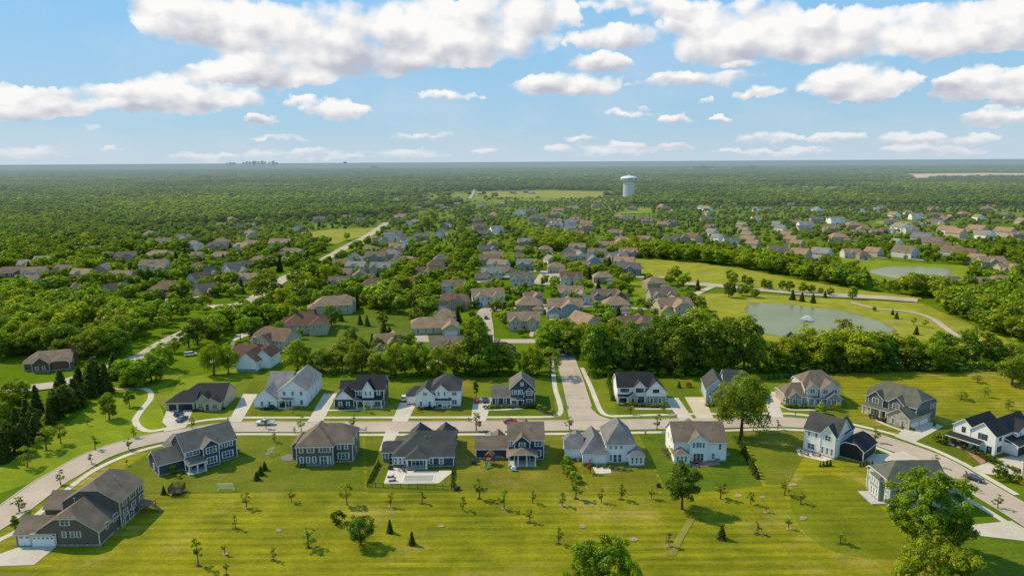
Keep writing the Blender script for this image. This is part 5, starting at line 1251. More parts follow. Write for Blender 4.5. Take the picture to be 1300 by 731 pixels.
for (nm, pts, n, hp, w) in [('cream ranch', [(246,522),(284,519)], 8, 4.5, 1.2),('white gabled house', [(335,520),(372,515)], 9, 5, 1.2),('dark navy house', [(430,520),(487,514)], 11, 4.5, 1.2),('white charcoal-roofed house', [(534,520),(582,515)], 9, 4, 1.2),('corner navy house', [(616,518.5),(678,517.5)], 12, 5, 1.2),('black-roofed white house', [(786,514),(842,517.5)], 12, 4.5, 1.3),('grey-blue house', [(898,515),(925,514)], 6, 5, 1.4),('clustered-gable house', [(998,517),(1058,520)], 12, 5, 1.3),('stone garage house', [(1106,530),(1158,546)], 14, 5, 1.2),('modern farmhouse', [(1212,564),(1262,589)], 14, 6, 1.1),('brown back wall', [(378,592),(385,593)], 3, 4, 1.2),('sunroom house', [(742,591),(800,597.5)], 8, 4, 1.2),('red-brown patio', [(857,588),(872,588)], 4, 4, 1.3),('white side wall', [(843,570),(854,583)], 6, 5, 1.2),('farmhouse lawn bed', [(1225,566),(1290,600)], 12, 6, 1.3),('side street corner', [(678,517),(700,527)], 4, 7, 1.0)]:
    ribbon('soil', pts, 2.4, MULD, .065, keep=False)
    rows('shrub', 'shrub', pts, n, hp, f'low green shrub planted along the {nm}', f'shrubs along the {nm}', w, RNG.choice(['deep', 'dark', None]), 1.0)
T('shrub', 'shrub', 198.6, 589, 9, 'crimson shrub at the left end of the navy porch house', None, 1.2, (2.6, .16, 1.2))
T('shrub', 'shrub', 197, 583, 7, 'smaller crimson shrub behind the crimson one by the navy porch house', None, 1.2, (2.6, .16, 1.2))
T('shrub', 'shrub', 220, 600, 12, 'small bush by the porch corner of the navy house', None, .9, 'bright'); T('shrub', 'shrub', 227, 607, 6, 'low bush below the navy porch steps', None, 1, None)
T('conifer', 'fir', 862, 492, 9, 'tiny dark conifer on the lawn between black-roofed and grey-blue houses', None, 1.2, 'dark')
T('shrub', 'shrub', 874, 491, 7, 'reddish shrub on the lawn left of the grey-blue house', None, 1.2, 'red')

# conifer belt beside the left common
def belt(name, key, pts, n, hlo, hhi, label, group, w=1.0, tint=None, jx=6, jy=2.5):
    for i in range(n):
        q = RNG.uniform(0, 1) * .5 / n + i / n; q *= (len(pts) - 1); a = min(int(q), len(pts) - 2); f = q - a
        x = pts[a][0] * (1 - f) + pts[a + 1][0] * f + RNG.uniform(-jx, jx); y = pts[a][1] * (1 - f) + pts[a + 1][1] * f + RNG.uniform(-jy, jy)
        kk = key if isinstance(key, str) else key[int(RNG.integers(len(key)))]; tt = tint[int(RNG.integers(len(tint)))] if isinstance(tint, list) else tint
        TT(name, kk, x, y, RNG.uniform(hlo, hhi), label, group, w * RNG.uniform(.8, 1.2), tt)
belt('conifer', 'pine', [(-5,590),(20,572),(45,553),(70,536),(95,517),(118,503),(145,490)], 14, 30, 46, 'dark conifer in the belt along the left common', 'dark conifer belt along the left common', 1.05, 'dark', 8, 4)
belt('tree', 'darkpine', [(0,578),(50,540),(100,508),(140,488)], 5, 26, 40, 'dark rounded tree among the conifer belt of the left common', 'dark rounded trees among the conifers', 1.1, 'dark', 8, 5)
belt('conifer', 'pine', [(-10,570),(30,545),(60,522),(90,504),(125,486),(150,478)], 9, 32, 42, 'dark conifer at the back of the belt along the left common', 'back row of the dark conifer belt', 1.05, 'dark', 8, 4)
belt('tree', 'maple', [(-8,545),(10,530),(35,515)], 5, 32, 44, 'broad tree behind the conifer belt at the left edge', 'broad trees behind the conifer belt', 1.0, None, 6, 4)
belt('tree', 'maple', [(155,488),(172,492),(190,486),(215,470)], 7, 26, 36, 'bright rounded tree near the bend of the footpath', 'bright trees at the footpath bend', 1.15, 'bright', 6, 4)
# belt behind the north row
TT('tree', 'willow', 272, 476, 42, 'broad drooping bright willow left of the white gabled house', None, 1.1, (1.35, 1.25, .75)); TT('tree', 'willow', 290, 474, 36, 'second drooping willow touching the white gabled house', None, 1.0, (1.3, 1.22, .75))
TT('tree', 'maple', 378, 470, 38, 'bright round tree behind the long white house', None, 1.15, 'bright'); TT('tree', 'maple', 408, 473, 30, 'darker spreading tree right of the bright round tree', None, 1.2, 'deep')
TT('tree', 'oval', 606, 474, 76, 'very tall narrow tree between the navy corner house and the black slate roof', None, .72, (.95, 1.0, .8)); TT('tree', 'oval', 612, 470, 60, 'second stem of tall narrow tree beside the first', None, .7, (.95, 1.0, .8))
belt('tree', ['bushy', 'maple', 'oval', 'light'], [(420,472),(455,474),(490,474)], 7, 22, 38, 'tree in the belt behind the navy gabled house', 'trees behind the navy gabled house', 1.05, ['olive', 'bright', 'grey', None], 6, 5)
belt('tree', ['bushy', 'maple', 'oval', 'light'], [(495,475),(530,476),(585,476)], 9, 24, 44, 'tree in the belt behind the charcoal-roofed white house', 'trees behind the charcoal-roofed house', 1.0, ['bright', 'lime', None, 'deep'], 6, 5)
belt('tree', ['bushy', 'maple', 'oval', 'light'], [(585,474),(640,476),(700,474)], 12, 22, 44, 'green tree in the belt behind the navy corner house', 'trees behind the navy corner house', 1.05, ['bright', 'deep', None, 'lime'], 6, 5)
belt('tree', 'bushy', [(745,468),(800,470),(860,470)], 14, 34, 62, 'tall dark tree in the belt behind the black-roofed house', 'tall dark trees behind the black-roofed house', .9, 'deep', 6, 5)
belt('tree', 'bushy', [(690,452),(712,447),(735,455)], 5, 34, 44, 'bright tree overhanging the end of the side street', 'bright trees over the side street', 1.05, 'bright', 6, 3)
belt('tree', ['bushy', 'maple', 'oval'], [(860,468),(910,468),(970,468)], 13, 40, 72, 'tall broad tree in the belt behind the grey-blue house', 'tall trees behind the grey-blue house', .9, ['deep', None, 'bright'], 7, 6)
belt('tree', ['bushy', 'oval', 'maple', 'light'], [(975,466),(1040,466),(1110,464)], 14, 28, 52, 'dense green tree in the belt below the pond', 'trees in the belt below the pond', 1.15, [None, 'bright', 'deep', 'lime'], 7, 6)
belt('tree', ['bushy', 'maple', 'oval', 'light'], [(1110,464),(1180,464),(1300,462)], 20, 24, 46, 'tree in the belt along the back of the meadow', 'trees along the back of the meadow', 1.15, [None, 'bright', 'lime', 'deep'], 8, 6)
belt('shrub', 'shrub', [(960,473),(1100,473),(1300,469)], 34, 9, 14, 'undergrowth bush along the foot of the meadow tree belt', 'undergrowth along the meadow belt', 1.2, 'deep', 5, 1)
belt('shrub', 'shrub', [(420,477),(560,479),(700,477)], 16, 5, 9, 'undergrowth bush behind the north gardens', 'undergrowth behind the north gardens', 1.2, 'deep', 5, 1)
belt('shrub', 'shrub', [(745,478),(850,478),(960,475)], 24, 8, 13, 'undergrowth bush under the tall dark belt', 'undergrowth under the tall dark belt', 1.2, 'deep', 5, 1)
belt('tree', ['bushy', 'light', 'maple', 'oval'], [(415,462),(450,450),(490,455),(525,446)], 13, 16, 32, 'garden tree behind the north gardens left of the tall narrow tree', 'garden trees left of the tall narrow tree', 1.1, ['deep', 'grey', 'bright', 'olive', None], 12, 8)
belt('conifer', 'pine', [(470,455),(486,430),(495,440)], 6, 16, 24, 'dark conifer among the garden trees left of the tall narrow tree', 'dark conifers among those garden trees', 1.1, 'dark', 7, 6)
belt('tree', ['bushy', 'maple'], [(696,441),(716,438),(738,444),(760,446)], 8, 24, 36, 'tree closing off the far end of the side street', 'trees at the far end of the side street', 1.1, ['bright', None], 7, 3)
# avenue and pond trees
for i, (x, y, hp) in enumerate([(240,442,32),(262,428,24),(278,420,26),(266,414,20),(292,410,24),(300,416,22),(310,404,26),(318,413,30),(330,400,22),(338,395,20),(222,448,20),(206,456,22),(196,465,24)]):
    TT('tree', 'oval', x, y, hp, 'bright young street tree along the collector road', 'street trees along the collector road', 1.15, 'bright')
TT('tree', 'maple', 339, 381, 38, 'large round tree overhanging the collector road', None, 1.2, None); TT('tree', 'oval', 361, 393, 28, 'golden yellow tree left of the red-brown roofs', None, 1.3, 'yellow'); TT('tree', 'oval', 414, 362, 26, 'second golden tree behind the tan hipped roof', None, 1.0, 'yellow'); TT('tree', 'maple', 329, 287, 10, 'small golden tree in the left forest', None, 1.3, 'yellow'); TT('tree', 'maple', 545, 292, 26, 'large yellow-green tree behind the avenue houses', None, 1.1, 'yellow')
for x, y, hp in [(421,414,26),(433,408,14),(413,418,16),(462,385,14),(455,393,10),(457,412,14),(466,414,15),(486,412,16),(447,435,20)]:
    TT('tree' if hp > 15 else 'conifer', 'maple' if hp > 15 else 'fir', x, y, hp, 'rounded tree on the deep green back lawn' if hp > 15 else 'small conifer on the deep green back lawn', 'trees on the deep green back lawn', 1.1, 'deep')
for x, y, hp, k in [(926,357,14,'oval'),(930,362,17,'oval'),(945,361,12,'oval'),(951,365,14,'oval'),(942,376,16,'maple'),(925,378,20,'oval'),(958,378,12,'maple'),(970,367,13,'oval'),(977,368,12,'oval'),(993,369,14,'oval'),(1002,371,15,'oval'),(1019,372,14,'oval'),(1030,372,11,'maple'),(1042,373,8,'maple'),(1054,375,10,'maple'),(1082,380,17,'oval'),(1006,381,14,'fir'),(1018,383,13,'fir'),(1032,385,13,'fir'),(1067,456,50,'light'),(1138,405,10,'fir'),(1110,395,6,'maple'),(1160,413,10,'light'),(1174,416,10,'light'),(1163,425,12,'fir'),(1133,400,8,'fir'),(1052,432,14,'fir'),(1095,446,22,'light')]:
    TT('conifer' if k == 'fir' else 'tree', k, x, y, hp, 'conifer beside the large pond' if k == 'fir' else 'park tree by the large pond and its road', 'conifers by the pond' if k == 'fir' else 'park trees by the pond', 1.15, 'dark' if k == 'fir' else ('grey' if k == 'light' else None))

for sgn in (-1, 1):
    rows('tree', 'bushy', [(574 + sgn * 6, 368), (582 + sgn * 5.5, 345), (590 + sgn * 4.5, 322), (599 + sgn * 4, 306)], 12, 13, 'round street tree lining the straight avenue', 'street trees of the avenue', 1.25, None, .8)
rows('tree', 'bushy', [(577, 356), (588, 326), (598, 308)], 5, 10, 'round street tree lining the straight avenue', 'street trees of the avenue', 1.1, None, 1.5)
rows('tree', 'bushy', [(584, 301), (587, 289), (593, 270)], 12, 9, 'street tree on the upper avenue', 'street trees of the upper avenue', 1.3, None, 2.0)

# ------------------------------------------------------------------ scattered trees of the suburb, then the woodland mass
DENSE = [[(620,281),(690,300),(760,312),(860,322),(960,338),(1080,352),(1165,368),(1166,377),(1100,369),(1000,352),(880,334),(780,324),(690,318),(640,296)],
         [(1180,383),(1240,372),(1320,366),(1330,470),(1250,462),(1232,428),(1205,402)], [(1100,372),(1160,362),(1200,372),(1190,386),(1150,380)],
         [(640,232),(1320,228),(1330,262),(640,262)], [(-40,232),(600,230),(600,258),(480,275),(-40,300)], [(-30,300),(120,290),(180,310),(120,345),(-40,350)], [(-40,380),(90,385),(150,400),(180,440),(120,468),(-40,470)]]
DW = [[(at(x, y).x, at(x, y).y) for x, y in p] for p in DENSE]
def pip(X, Y, poly):
    P = np.array(poly); x0, y0 = P[:, 0], P[:, 1]; x1, y1 = np.roll(x0, -1), np.roll(y0, -1)
    bb = (X >= x0.min()) & (X <= x0.max()) & (Y >= y0.min()) & (Y <= y0.max())
    r = np.zeros(len(X), bool); I = np.nonzero(bb)[0]
    if len(I) == 0: return r
    xs, ys = X[I], Y[I]; q = np.zeros(len(I), bool)
    for a, b, c, d in zip(x0, y0, x1, y1):
        if b == d: continue
        q ^= ((b > ys) != (d > ys)) & (xs < (c - a) * (ys - b) / (d - b) + a)
    r[I] = q; return r
def band(d0, d1, sp):
    ys = np.arange(d0, d1, sp); out = []
    for y in ys:
        hw = y * .80 + 40; xs = np.arange(-hw, hw, sp); out.append(np.stack([xs, np.full(len(xs), y)], 1))
    P = np.concatenate(out); return P + RNG.uniform(-.42, .42, P.shape) * sp
B = [(285, 700, 7.2), (700, 1500, 9.0), (1500, 3200, 12.5), (3200, 9500, 31.)]
PX, PY, PL = [], [], []
for i, (a, b, sp) in enumerate(B):
    p = band(a, b, sp); PX.append(p[:, 0]); PY.append(p[:, 1]); PL.append(np.full(len(p), i))
X, Y, LV = np.concatenate(PX), np.concatenate(PY), np.concatenate(PL)
dense = np.zeros(len(X), bool)
for p in DW: dense |= pip(X, Y, p)
# patchy cover: low-frequency value noise
def vnoise(X, Y, s, seed):
    g = np.random.default_rng(seed).uniform(0, 1, (256, 256)); u, v = X / s, Y / s
    i, j = np.floor(u).astype(int), np.floor(v).astype(int); fu, fv = u - i, v - j
    fu = fu * fu * (3 - 2 * fu); fv = fv * fv * (3 - 2 * fv); G = lambda a, b: g[a % 256, b % 256]
    return (G(i, j) * (1 - fu) + G(i + 1, j) * fu) * (1 - fv) + (G(i, j + 1) * (1 - fu) + G(i + 1, j + 1) * fu) * fv
patch = .6 * vnoise(X, Y, 70, 1) + .4 * vnoise(X, Y, 25, 2)
big = .6 * vnoise(X, Y, 420, 5) + .4 * vnoise(X, Y, 150, 6)
left = X < -.12 * Y
prob = np.where(dense, .97, np.clip(.28 + 1.05 * (patch - .30), .14, .85))
prob = np.where(~dense & left, np.clip(prob + np.where(Y < 800, .17, .2), 0, .92), prob)
prob = np.where(LV >= 2, np.clip(.52 + 2.2 * (big - .42) + .5 * (patch - .5), .06, 1), prob)
prob = np.where(LV == 3, np.clip(.3 + 1.6 * (big - .3), .05, 1), prob)
keep = RNG.uniform(0, 1, len(X)) < prob
keep &= ~((Y < 322) & (X > -150))
keep &= ~((Y < 300))
X, Y, LV, dense, patch, big = (q[keep] for q in (X, Y, LV, dense, patch, big))
bad = np.zeros(len(X), bool)
for p in KEEP: bad |= pip(X, Y, p)
cells = set()
for (rx, ry, hw) in ROAD_PTS:
    k = int((hw + (3.0 if ry < 290 else .2)) // 3) 
    for i in range(-k, k + 1):
        for j in range(-k, k + 1): cells.add((int(rx // 3) + i, int(ry // 3) + j))
bad |= np.array([(int(a // 3), int(b // 3)) in cells for a, b in zip(X, Y)])
fr = RNG.uniform(0, 1, len(X)); low = np.zeros(len(X), bool)
for (hx, hy, r) in KEEP_DISC:
    dx, dy = X - hx, Y - hy; far_ = math.hypot(hx, hy)
    bad |= (dx * dx + dy * dy < (r * .95) ** 2)
    zone_ = (np.abs(dx) < r * 1.0) & (dy < 0) & (dy > -r - (9 + far_ * .028)) & (fr < .86)
    low |= zone_ & (fr < .5); bad |= zone_ & (fr >= .5)
ia = np.array(INDIV)
near = Y < 700
for (ix, iy) in ia: bad[near] |= ((X[near] - ix) ** 2 + (Y[near] - iy) ** 2 < 3.2 ** 2)
X, Y, LV, dense, patch, big, low = (q[~bad] for q in (X, Y, LV, dense, patch, big, low))
# heights
n = len(X); yv = Y
Hh = np.where(dense, RNG.uniform(8.5, 14.5, n), RNG.uniform(4.2, 10.0, n) * (.8 + .55 * patch))
Hh = np.where(~dense & (X < -.12 * Y), Hh * np.where((Y > 560) & (Y < 1300), .95, 1.25), Hh)
Hh = np.where(LV == 2, RNG.uniform(6.5, 16, n), Hh); Hh = np.where(LV == 3, RNG.uniform(7, 16, n), Hh)
sub_ = ~dense & (X > -.12 * Y) & (Y > 640) & (Y < 1500); Hh = np.where(sub_, RNG.uniform(3.6, 8.6, n), Hh)
PB = [(at(*q).x, at(*q).y) for q in [(1098, 372), (1098, 353), (1214, 349), (1222, 368)]]; Hh = np.where(pip(X, Y, PB), RNG.uniform(2.5, 4.5, n), Hh)
for q_ in ([(585, 252.5), (800, 250), (800, 262), (585, 264)], [(1130, 226.5), (1430, 226), (1430, 234), (1130, 234)], [(778, 271), (834, 271), (834, 279), (778, 279)]):
    Hh = np.where(pip(X, Y, [(at(*c_).x, at(*c_).y) for c_ in q_]), Hh * .38, Hh)
Hh = np.where(low, RNG.uniform(2.6, 5.4, n), Hh)
Wd = np.where(LV == 2, RNG.uniform(1.3, 1.9, n), np.where(LV == 3, RNG.uniform(2.6, 4.0, n), RNG.uniform(.95, 1.35, n)))
con = (RNG.uniform(0, 1, n) < np.where(LV < 2, .11, .04)) & ~dense
order = np.argsort(Y + .0 * X)
inview = np.abs(X) < Y * .73
left_to = 298 - NTREE['tree']; used = np.zeros(n, bool)
left_con = 60
for i in order:
    if Y[i] > 650: break
    if not inview[i]: continue
    if con[i]:
        if left_con <= 0: continue
        left_con -= 1
        put_tree('conifer', 'fir' if RNG.uniform() < .5 else 'pine', X[i], Y[i], Hh[i], 'dark conifer among the gardens of the older suburb', 'conifers of the older suburb', None, 1.0, 'dark'); used[i] = True
    elif left_to > 0:
        left_to -= 1
        side = 'left of the avenue' if X[i] < -.12 * Y[i] else ('on the right by the pond' if X[i] > .22 * Y[i] else 'around the closed street')
        put_tree('tree', ('maple', 'maple', 'oval', 'light')[int(RNG.integers(4))], X[i], Y[i], Hh[i], f'leafy garden tree among the older houses {side}', f'garden trees {side}', None, 1.1, None); used[i] = True
X, Y, LV, dense, patch, big, Hh, Wd, con = (q[~used] for q in (X, Y, LV, dense, patch, big, Hh, Wd, con))
n = len(X)
print('woodland trees', n, dict(NTREE))
# prototypes for the mass: kept outside the scene, only the woodland refers to them
def wproto(kind, nleaf, leaf):
    if kind == 'd': C, Nn, sz, sh, bo = decid(22 if nleaf > 200 else 12, nleaf, leaf, .38, .42, .55, (.13, .22), irregular=.3)
    elif kind == 'o': C, Nn, sz, sh, bo = decid(20 if nleaf > 200 else 10, nleaf, leaf, .29, .44, .55, (.11, .18), irregular=.3)
    elif kind == 'c': C, Nn, sz, sh = conif(nleaf, leaf, .24)
    else: C, Nn, sz, sh, bo = decid(26, nleaf, leaf, .40, .32, .5, (.13, .22), irregular=.4)
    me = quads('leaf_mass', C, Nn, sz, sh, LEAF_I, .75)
    return bpy.data.objects.new('leaf_mass', me)
WP = [wproto('d', 1100, .85), wproto('d', 1100, .85), wproto('d', 1000, .9), wproto('o', 900, .85), wproto('o', 900, .85), wproto('c', 700, 1.1),
      wproto('d', 260, 1.6), wproto('d', 260, 1.6), wproto('o', 220, 1.6), wproto('c', 160, 2.0), wproto('m', 170, 2.0), wproto('m', 170, 2.0)]
kindi = np.zeros(n, np.int32)
hi = LV <= 1
kindi[hi] = RNG.choice([0, 1, 2, 3, 4], hi.sum()); kindi[hi & con] = 5
lo = (LV == 1) & (Y > 1000) | (LV == 2)
kindi[lo] = RNG.choice([6, 7, 6, 7, 8], lo.sum()); kindi[lo & con] = 9
kindi[LV == 3] = RNG.choice([10, 11], (LV == 3).sum())
tint = np.ones((n, 4), np.float32)
k = RNG.uniform(0, 1, n); zone = .5 * patch + .5 * big
val = .62 + .62 * np.clip(.55 * k + .75 * (zone - .2), 0, 1.1)
bright = np.where(dense & (Y < 900) & (X > 0), .18, 0)
wv_ = np.where(Y > 1300, .85 * vnoise(X, Y, 230, 22) - .12, .55 * vnoise(X, Y, 60, 21)); q = np.clip(np.where(Y > 1300, .5, .6) * RNG.uniform(0, 1, n) + wv_ - .03 + bright, 0, 1)[:, None]      # dark, middling and pale kinds
pal = np.where(q < .42, np.array([.48, .63, .7]) * (1 - q / .42) + np.array([.92, .98, .9]) * (q / .42), np.array([.92, .98, .9]) * (1 - (q - .42) / .58) + np.array([1.34, 1.27, .85]) * ((q - .42) / .58))
tint[:, :3] = pal * (.78 + .36 * k)[:, None]
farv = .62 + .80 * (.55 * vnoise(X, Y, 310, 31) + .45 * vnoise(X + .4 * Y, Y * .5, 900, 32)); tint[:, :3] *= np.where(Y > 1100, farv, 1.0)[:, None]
con_ = con; sp = vnoise(X, Y, 190, 9); tint[:, 0] *= .86 + .28 * sp; tint[:, 1] *= .9 + .2 * sp
tint[con_, :3] = (.36, .40, .45)
yl = RNG.uniform(0, 1, n) < .012; tint[yl, :3] = (1.6, 1.4, .6)
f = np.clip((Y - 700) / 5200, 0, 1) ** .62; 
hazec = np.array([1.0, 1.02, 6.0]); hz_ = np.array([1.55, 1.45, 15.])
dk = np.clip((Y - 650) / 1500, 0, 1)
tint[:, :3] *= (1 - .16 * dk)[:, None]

me = bpy.data.meshes.new('woodland'); me.vertices.add(n)
me.vertices.foreach_set('co', np.stack([X, Y, np.zeros(n)], 1).astype(np.float32).ravel())
a = me.attributes.new('kind_index', 'INT', 'POINT'); a.data.foreach_set('value', kindi)
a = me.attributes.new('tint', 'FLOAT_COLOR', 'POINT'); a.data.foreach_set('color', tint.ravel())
sc_ = np.stack([Hh / 10 * Wd, Hh / 10 * Wd, Hh / 10], 1).astype(np.float32)
a = me.attributes.new('tree_scale', 'FLOAT_VECTOR', 'POINT'); a.data.foreach_set('vector', sc_.ravel())
rot = np.zeros((n, 3), np.float32); rot[:, 2] = RNG.uniform(0, 6.28, n)
a = me.attributes.new('tree_turn', 'FLOAT_VECTOR', 'POINT'); a.data.foreach_set('vector', rot.ravel())
me.materials.append(LEAF_I)
wo = bpy.data.objects.new('woodland', me); COL.objects.link(wo); tag(wo, kind='stuff')
ng = bpy.data.node_groups.new('woodland_trees', 'GeometryNodeTree')
ng.interface.new_socket('Geometry', in_out='INPUT', socket_type='NodeSocketGeometry'); ng.interface.new_socket('Geometry', in_out='OUTPUT', socket_type='NodeSocketGeometry')
gi = ng.nodes.new('NodeGroupInput'); go = ng.nodes.new('NodeGroupOutput'); iop = ng.nodes.new('GeometryNodeInstanceOnPoints')
jn = ng.nodes.new('GeometryNodeGeometryToInstance') if False else ng.nodes.new('GeometryNodeJoinGeometry')
for o in reversed(WP):
    oi = ng.nodes.new('GeometryNodeObjectInfo'); oi.inputs['Object'].default_value = o; oi.inputs['As Instance'].default_value = True
    ng.links.new(oi.outputs['Geometry'], jn.inputs[0])
def named(nm, ty):
    q = ng.nodes.new('GeometryNodeInputNamedAttribute'); q.data_type = ty; q.inputs['Name'].default_value = nm; return q.outputs['Attribute']
ng.links.new(gi.outputs[0], iop.inputs['Points']); ng.links.new(jn.outputs[0], iop.inputs['Instance'])
iop.inputs['Pick Instance'].default_value = True
ng.links.new(named('kind_index', 'INT'), iop.inputs['Instance Index']); ng.links.new(named('tree_scale', 'FLOAT_VECTOR'), iop.inputs['Scale'])
ng.links.new(named('tree_turn', 'FLOAT_VECTOR'), iop.inputs['Rotation'])
ng.links.new(iop.outputs[0], go.inputs[0])
md = wo.modifiers.new('trees', 'NODES'); md.node_group = ng
# ------------------------------------------------------------------ vehicles
def paint(name, c): 
    key = ('paint', name)
    if key in _cache: return _cache[key]
    mt, nt, out = newmat(name); p = bsdf(nt, out, mixc(nt, rng(nt, noise(nt, gpos(nt), 2.0, 2), .3, .7), tuple(x * .9 for x in c), c), .25, .5); p.inputs['Coat Weight'].default_value = .6
    _cache[key] = mt; return mt
LAMPM = plain('headlight_glass', (.7, .7, .66), .15, .03); TAILM = plain('tail_light_red', (.35, .02, .015), .25, .03)
def car(name, cat, px, py, deg, mat, label, style='sedan', z=.12):
    p = at(px, py); r = thing(name, label, cat, (p.x, p.y, z), R(deg))
    if style == 'sedan':
        Ln, Wd_, prof, cab = 4.7, 1.82, [(-2.35,.42),(-2.33,.75),(-2.2,.92),(-1.5,.98),(1.0,.95),(2.0,.82),(2.3,.66),(2.35,.42)], [(-1.75,.96),(-1.1,1.42),(.15,1.45),(1.05,.95)]
    elif style == 'suv':
        Ln, Wd_, prof, cab = 4.7, 1.9, [(-2.35,.5),(-2.33,.95),(-2.25,1.08),(1.0,1.1),(2.1,1.0),(2.3,.8),(2.35,.5)], [(-2.28,1.07),(-2.05,1.72),(.2,1.75),(1.15,1.09)]
    elif style == 'van':
        Ln, Wd_, prof, cab = 5.1, 1.95, [(-2.55,.5),(-2.54,1.0),(-2.5,1.1),(1.5,1.12),(2.3,1.0),(2.5,.8),(2.55,.5)], [(-2.5,1.09),(-2.35,1.85),(.9,1.85),(1.75,1.1)]
    else:  # pickup
        Ln, Wd_, prof, cab = 5.8, 1.95, [(-2.9,.55),(-2.88,1.1),(-2.8,1.15),(-.9,1.15),(1.3,1.14),(2.6,1.08),(2.85,.9),(2.9,.55)], [(-.95,1.13),(-.8,1.8),(.55,1.82),(1.35,1.13)]
    def extr(mb, pr, w0, w1, zlo=None):
        n = len(pr); v = []; zmax = max(q[1] for q in pr); zmin = min(q[1] for q in pr)
        for s_ in (-1, 1):
            for (x, zz) in pr:
                t = (zz - zmin) / max(.01, zmax - zmin); v.append((x, s_ * (w0 * (1 - t) + w1 * t), zz))
        f = [tuple(range(n))[::-1], tuple(range(n, 2 * n))] + [(i, (i + 1) % n, n + (i + 1) % n, n + i) for i in range(n)]
        mb.add(v, f)
    B = MB(); extr(B, prof, Wd_ / 2, Wd_ / 2 - .06)
    if style == 'pickup':
        B = MB(); extr(B, [(-.95,.5),(-.95,1.15),(1.3,1.14),(2.6,1.08),(2.85,.9),(2.9,.5)], Wd_/2, Wd_/2 - .06)
        B.box(-2.9, -Wd_/2, .5, -.95, Wd_/2, .72); B.box(-2.9, -Wd_/2, .72, -.97, -Wd_/2 + .1, 1.15); B.box(-2.9, Wd_/2 - .1, .72, -.97, Wd_/2, 1.15); B.box(-2.9, -Wd_/2 + .1, .72, -2.8, Wd_/2 - .1, 1.15)
    B.build('body', mat, r)
    C_ = MB(); extr(C_, cab, Wd_ / 2 - .1, Wd_ / 2 - .3); C_.build('window', M['glass'], r)
    zt = cab[1][1]; Rf = MB(); Rf.box(cab[1][0] + .05, -Wd_/2 + .28, zt - .03, cab[2][0] - .03, Wd_/2 - .28, zt + .03)
    for x in (cab[1][0] * .5 + cab[2][0] * .5,):
        for s_ in (-1, 1): Rf.add([(x-.05, s_*(Wd_/2-.1), cab[0][1]), (x+.05, s_*(Wd_/2-.1), cab[0][1]), (x+.05, s_*(Wd_/2-.285), zt), (x-.05, s_*(Wd_/2-.285), zt)], [(0,1,2,3)])
    Rf.build('roof', mat, r)
    for x in (-Ln * .31, Ln * .31):
        for s_ in (-1, 1):
            Wl = MB(); n = 14
            Wl.tube([(x, s_ * (Wd_/2 - .2), .34), (x, s_ * (Wd_/2 + .02), .34)], .34, n); w_ = Wl.build('wheel', M['tyre'], r)
            Rm = MB(); Rm.tube([(x, s_ * (Wd_/2 + .02), .34), (x, s_ * (Wd_/2 + .03), .34)], .2, n); Rm.build('rim', M['grey'], w_)
    for s_ in (-1, 1):
        Hd = MB(); Hd.box(Ln/2 - .12, s_ * (Wd_/2 - .5), .68, Ln/2 + .01, s_ * (Wd_/2 - .1), .84); Hd.build('headlight', LAMPM, r)
        Tl = MB(); Tl.box(-Ln/2 - .01, s_ * (Wd_/2 - .35), .8, -Ln/2 + .1, s_ * (Wd_/2 - .08), .98); Tl.build('tail_light', TAILM, r)
    return r
WHT = paint('white_car_paint', (.75, .75, .74)); RED = paint('red_car_paint', (.55, .012, .012)); BLK = paint('black_car_paint', (.02, .02, .023)); GRY = paint('grey_car_paint', (.12, .13, .14)); BLU = paint('blue_car_paint', (.03, .05, .12)); SIL = paint('silver_car_paint', (.4, .41, .42))
car('pickup_truck', 'pickup truck', 336.5, 539, 181, WHT, 'white pickup truck parked on the straight street before the white gabled house', 'pickup')
car('parked_car', 'car', 226.5, 526.5, 100, BLK, 'black car nosed up to the dark garage of the cream ranch house', 'suv')
car('parked_car', 'car', 231.5, 533.5, 80, GRY, 'dark grey car lower on the drive of the cream ranch house', 'sedan')
car('parked_car', 'car', 513, 507.5, 95, WHT, 'white car parked by the side garage of the charcoal-roofed white house', 'suv')
car('parked_car', 'car', 605.4, 509.5, 90, RED, 'red car on the driveway beside the corner navy house', 'sedan')
car('parked_car', 'car', 615.6, 509.5, 90, BLU, 'dark blue car next to the red one on the corner driveway', 'sedan')
car('parked_car', 'car', 648, 536.5, 8, RED, 'bright red car at the kerb behind the tall taupe-roofed navy house', 'sedan')
car('parked_car', 'car', 1236.5, 609.5, -55, BLK, 'black sedan parked at the kerb on the right-hand bend', 'sedan')
car('van', 'van', 242, 451.5, 30, WHT, 'white van parked at the end of the old curving driveway', 'van')
car('parked_car', 'car', 618, 419.5, 90, GRY, 'dark car parked on the closed street', 'sedan', .35); car('parked_car', 'car', 617, 405, 90, BLK, 'black car further up the closed street', 'suv', .35)
car('parked_car', 'car', 637, 390, 10, WHT, 'white car at the head of the closed street', 'suv', .35); car('parked_car', 'car', 757, 391, 60, BLK, 'black car on the drive beside the long tan roof', 'suv', .35)
car('parked_car', 'car', 579, 388, 0, SIL, 'silver car half hidden by the brown cross-gabled house', 'sedan', .35)
cars_ = [o for o in COL.objects if o.name.split('.')[0] == 'parked_car' and o.parent is None]
rr = random.Random(5); rr.shuffle(MIDDRIVE); MIDDRIVE = [q for q in MIDDRIVE if q[2][3] > 318][:34]
for q, a_, hh in MIDDRIVE:
    c = copy_tree(rr.choice(cars_)); c.location = (q[0], q[1], q[2] + .02); c.rotation_euler = (0, 0, a_ + math.pi / 2 * rr.choice((1, -1)))
    c['label'] = 'car standing on a house driveway ' + hh[1]; c['group'] = 'driveway cars ' + hh[1]; c['category'] = 'car'
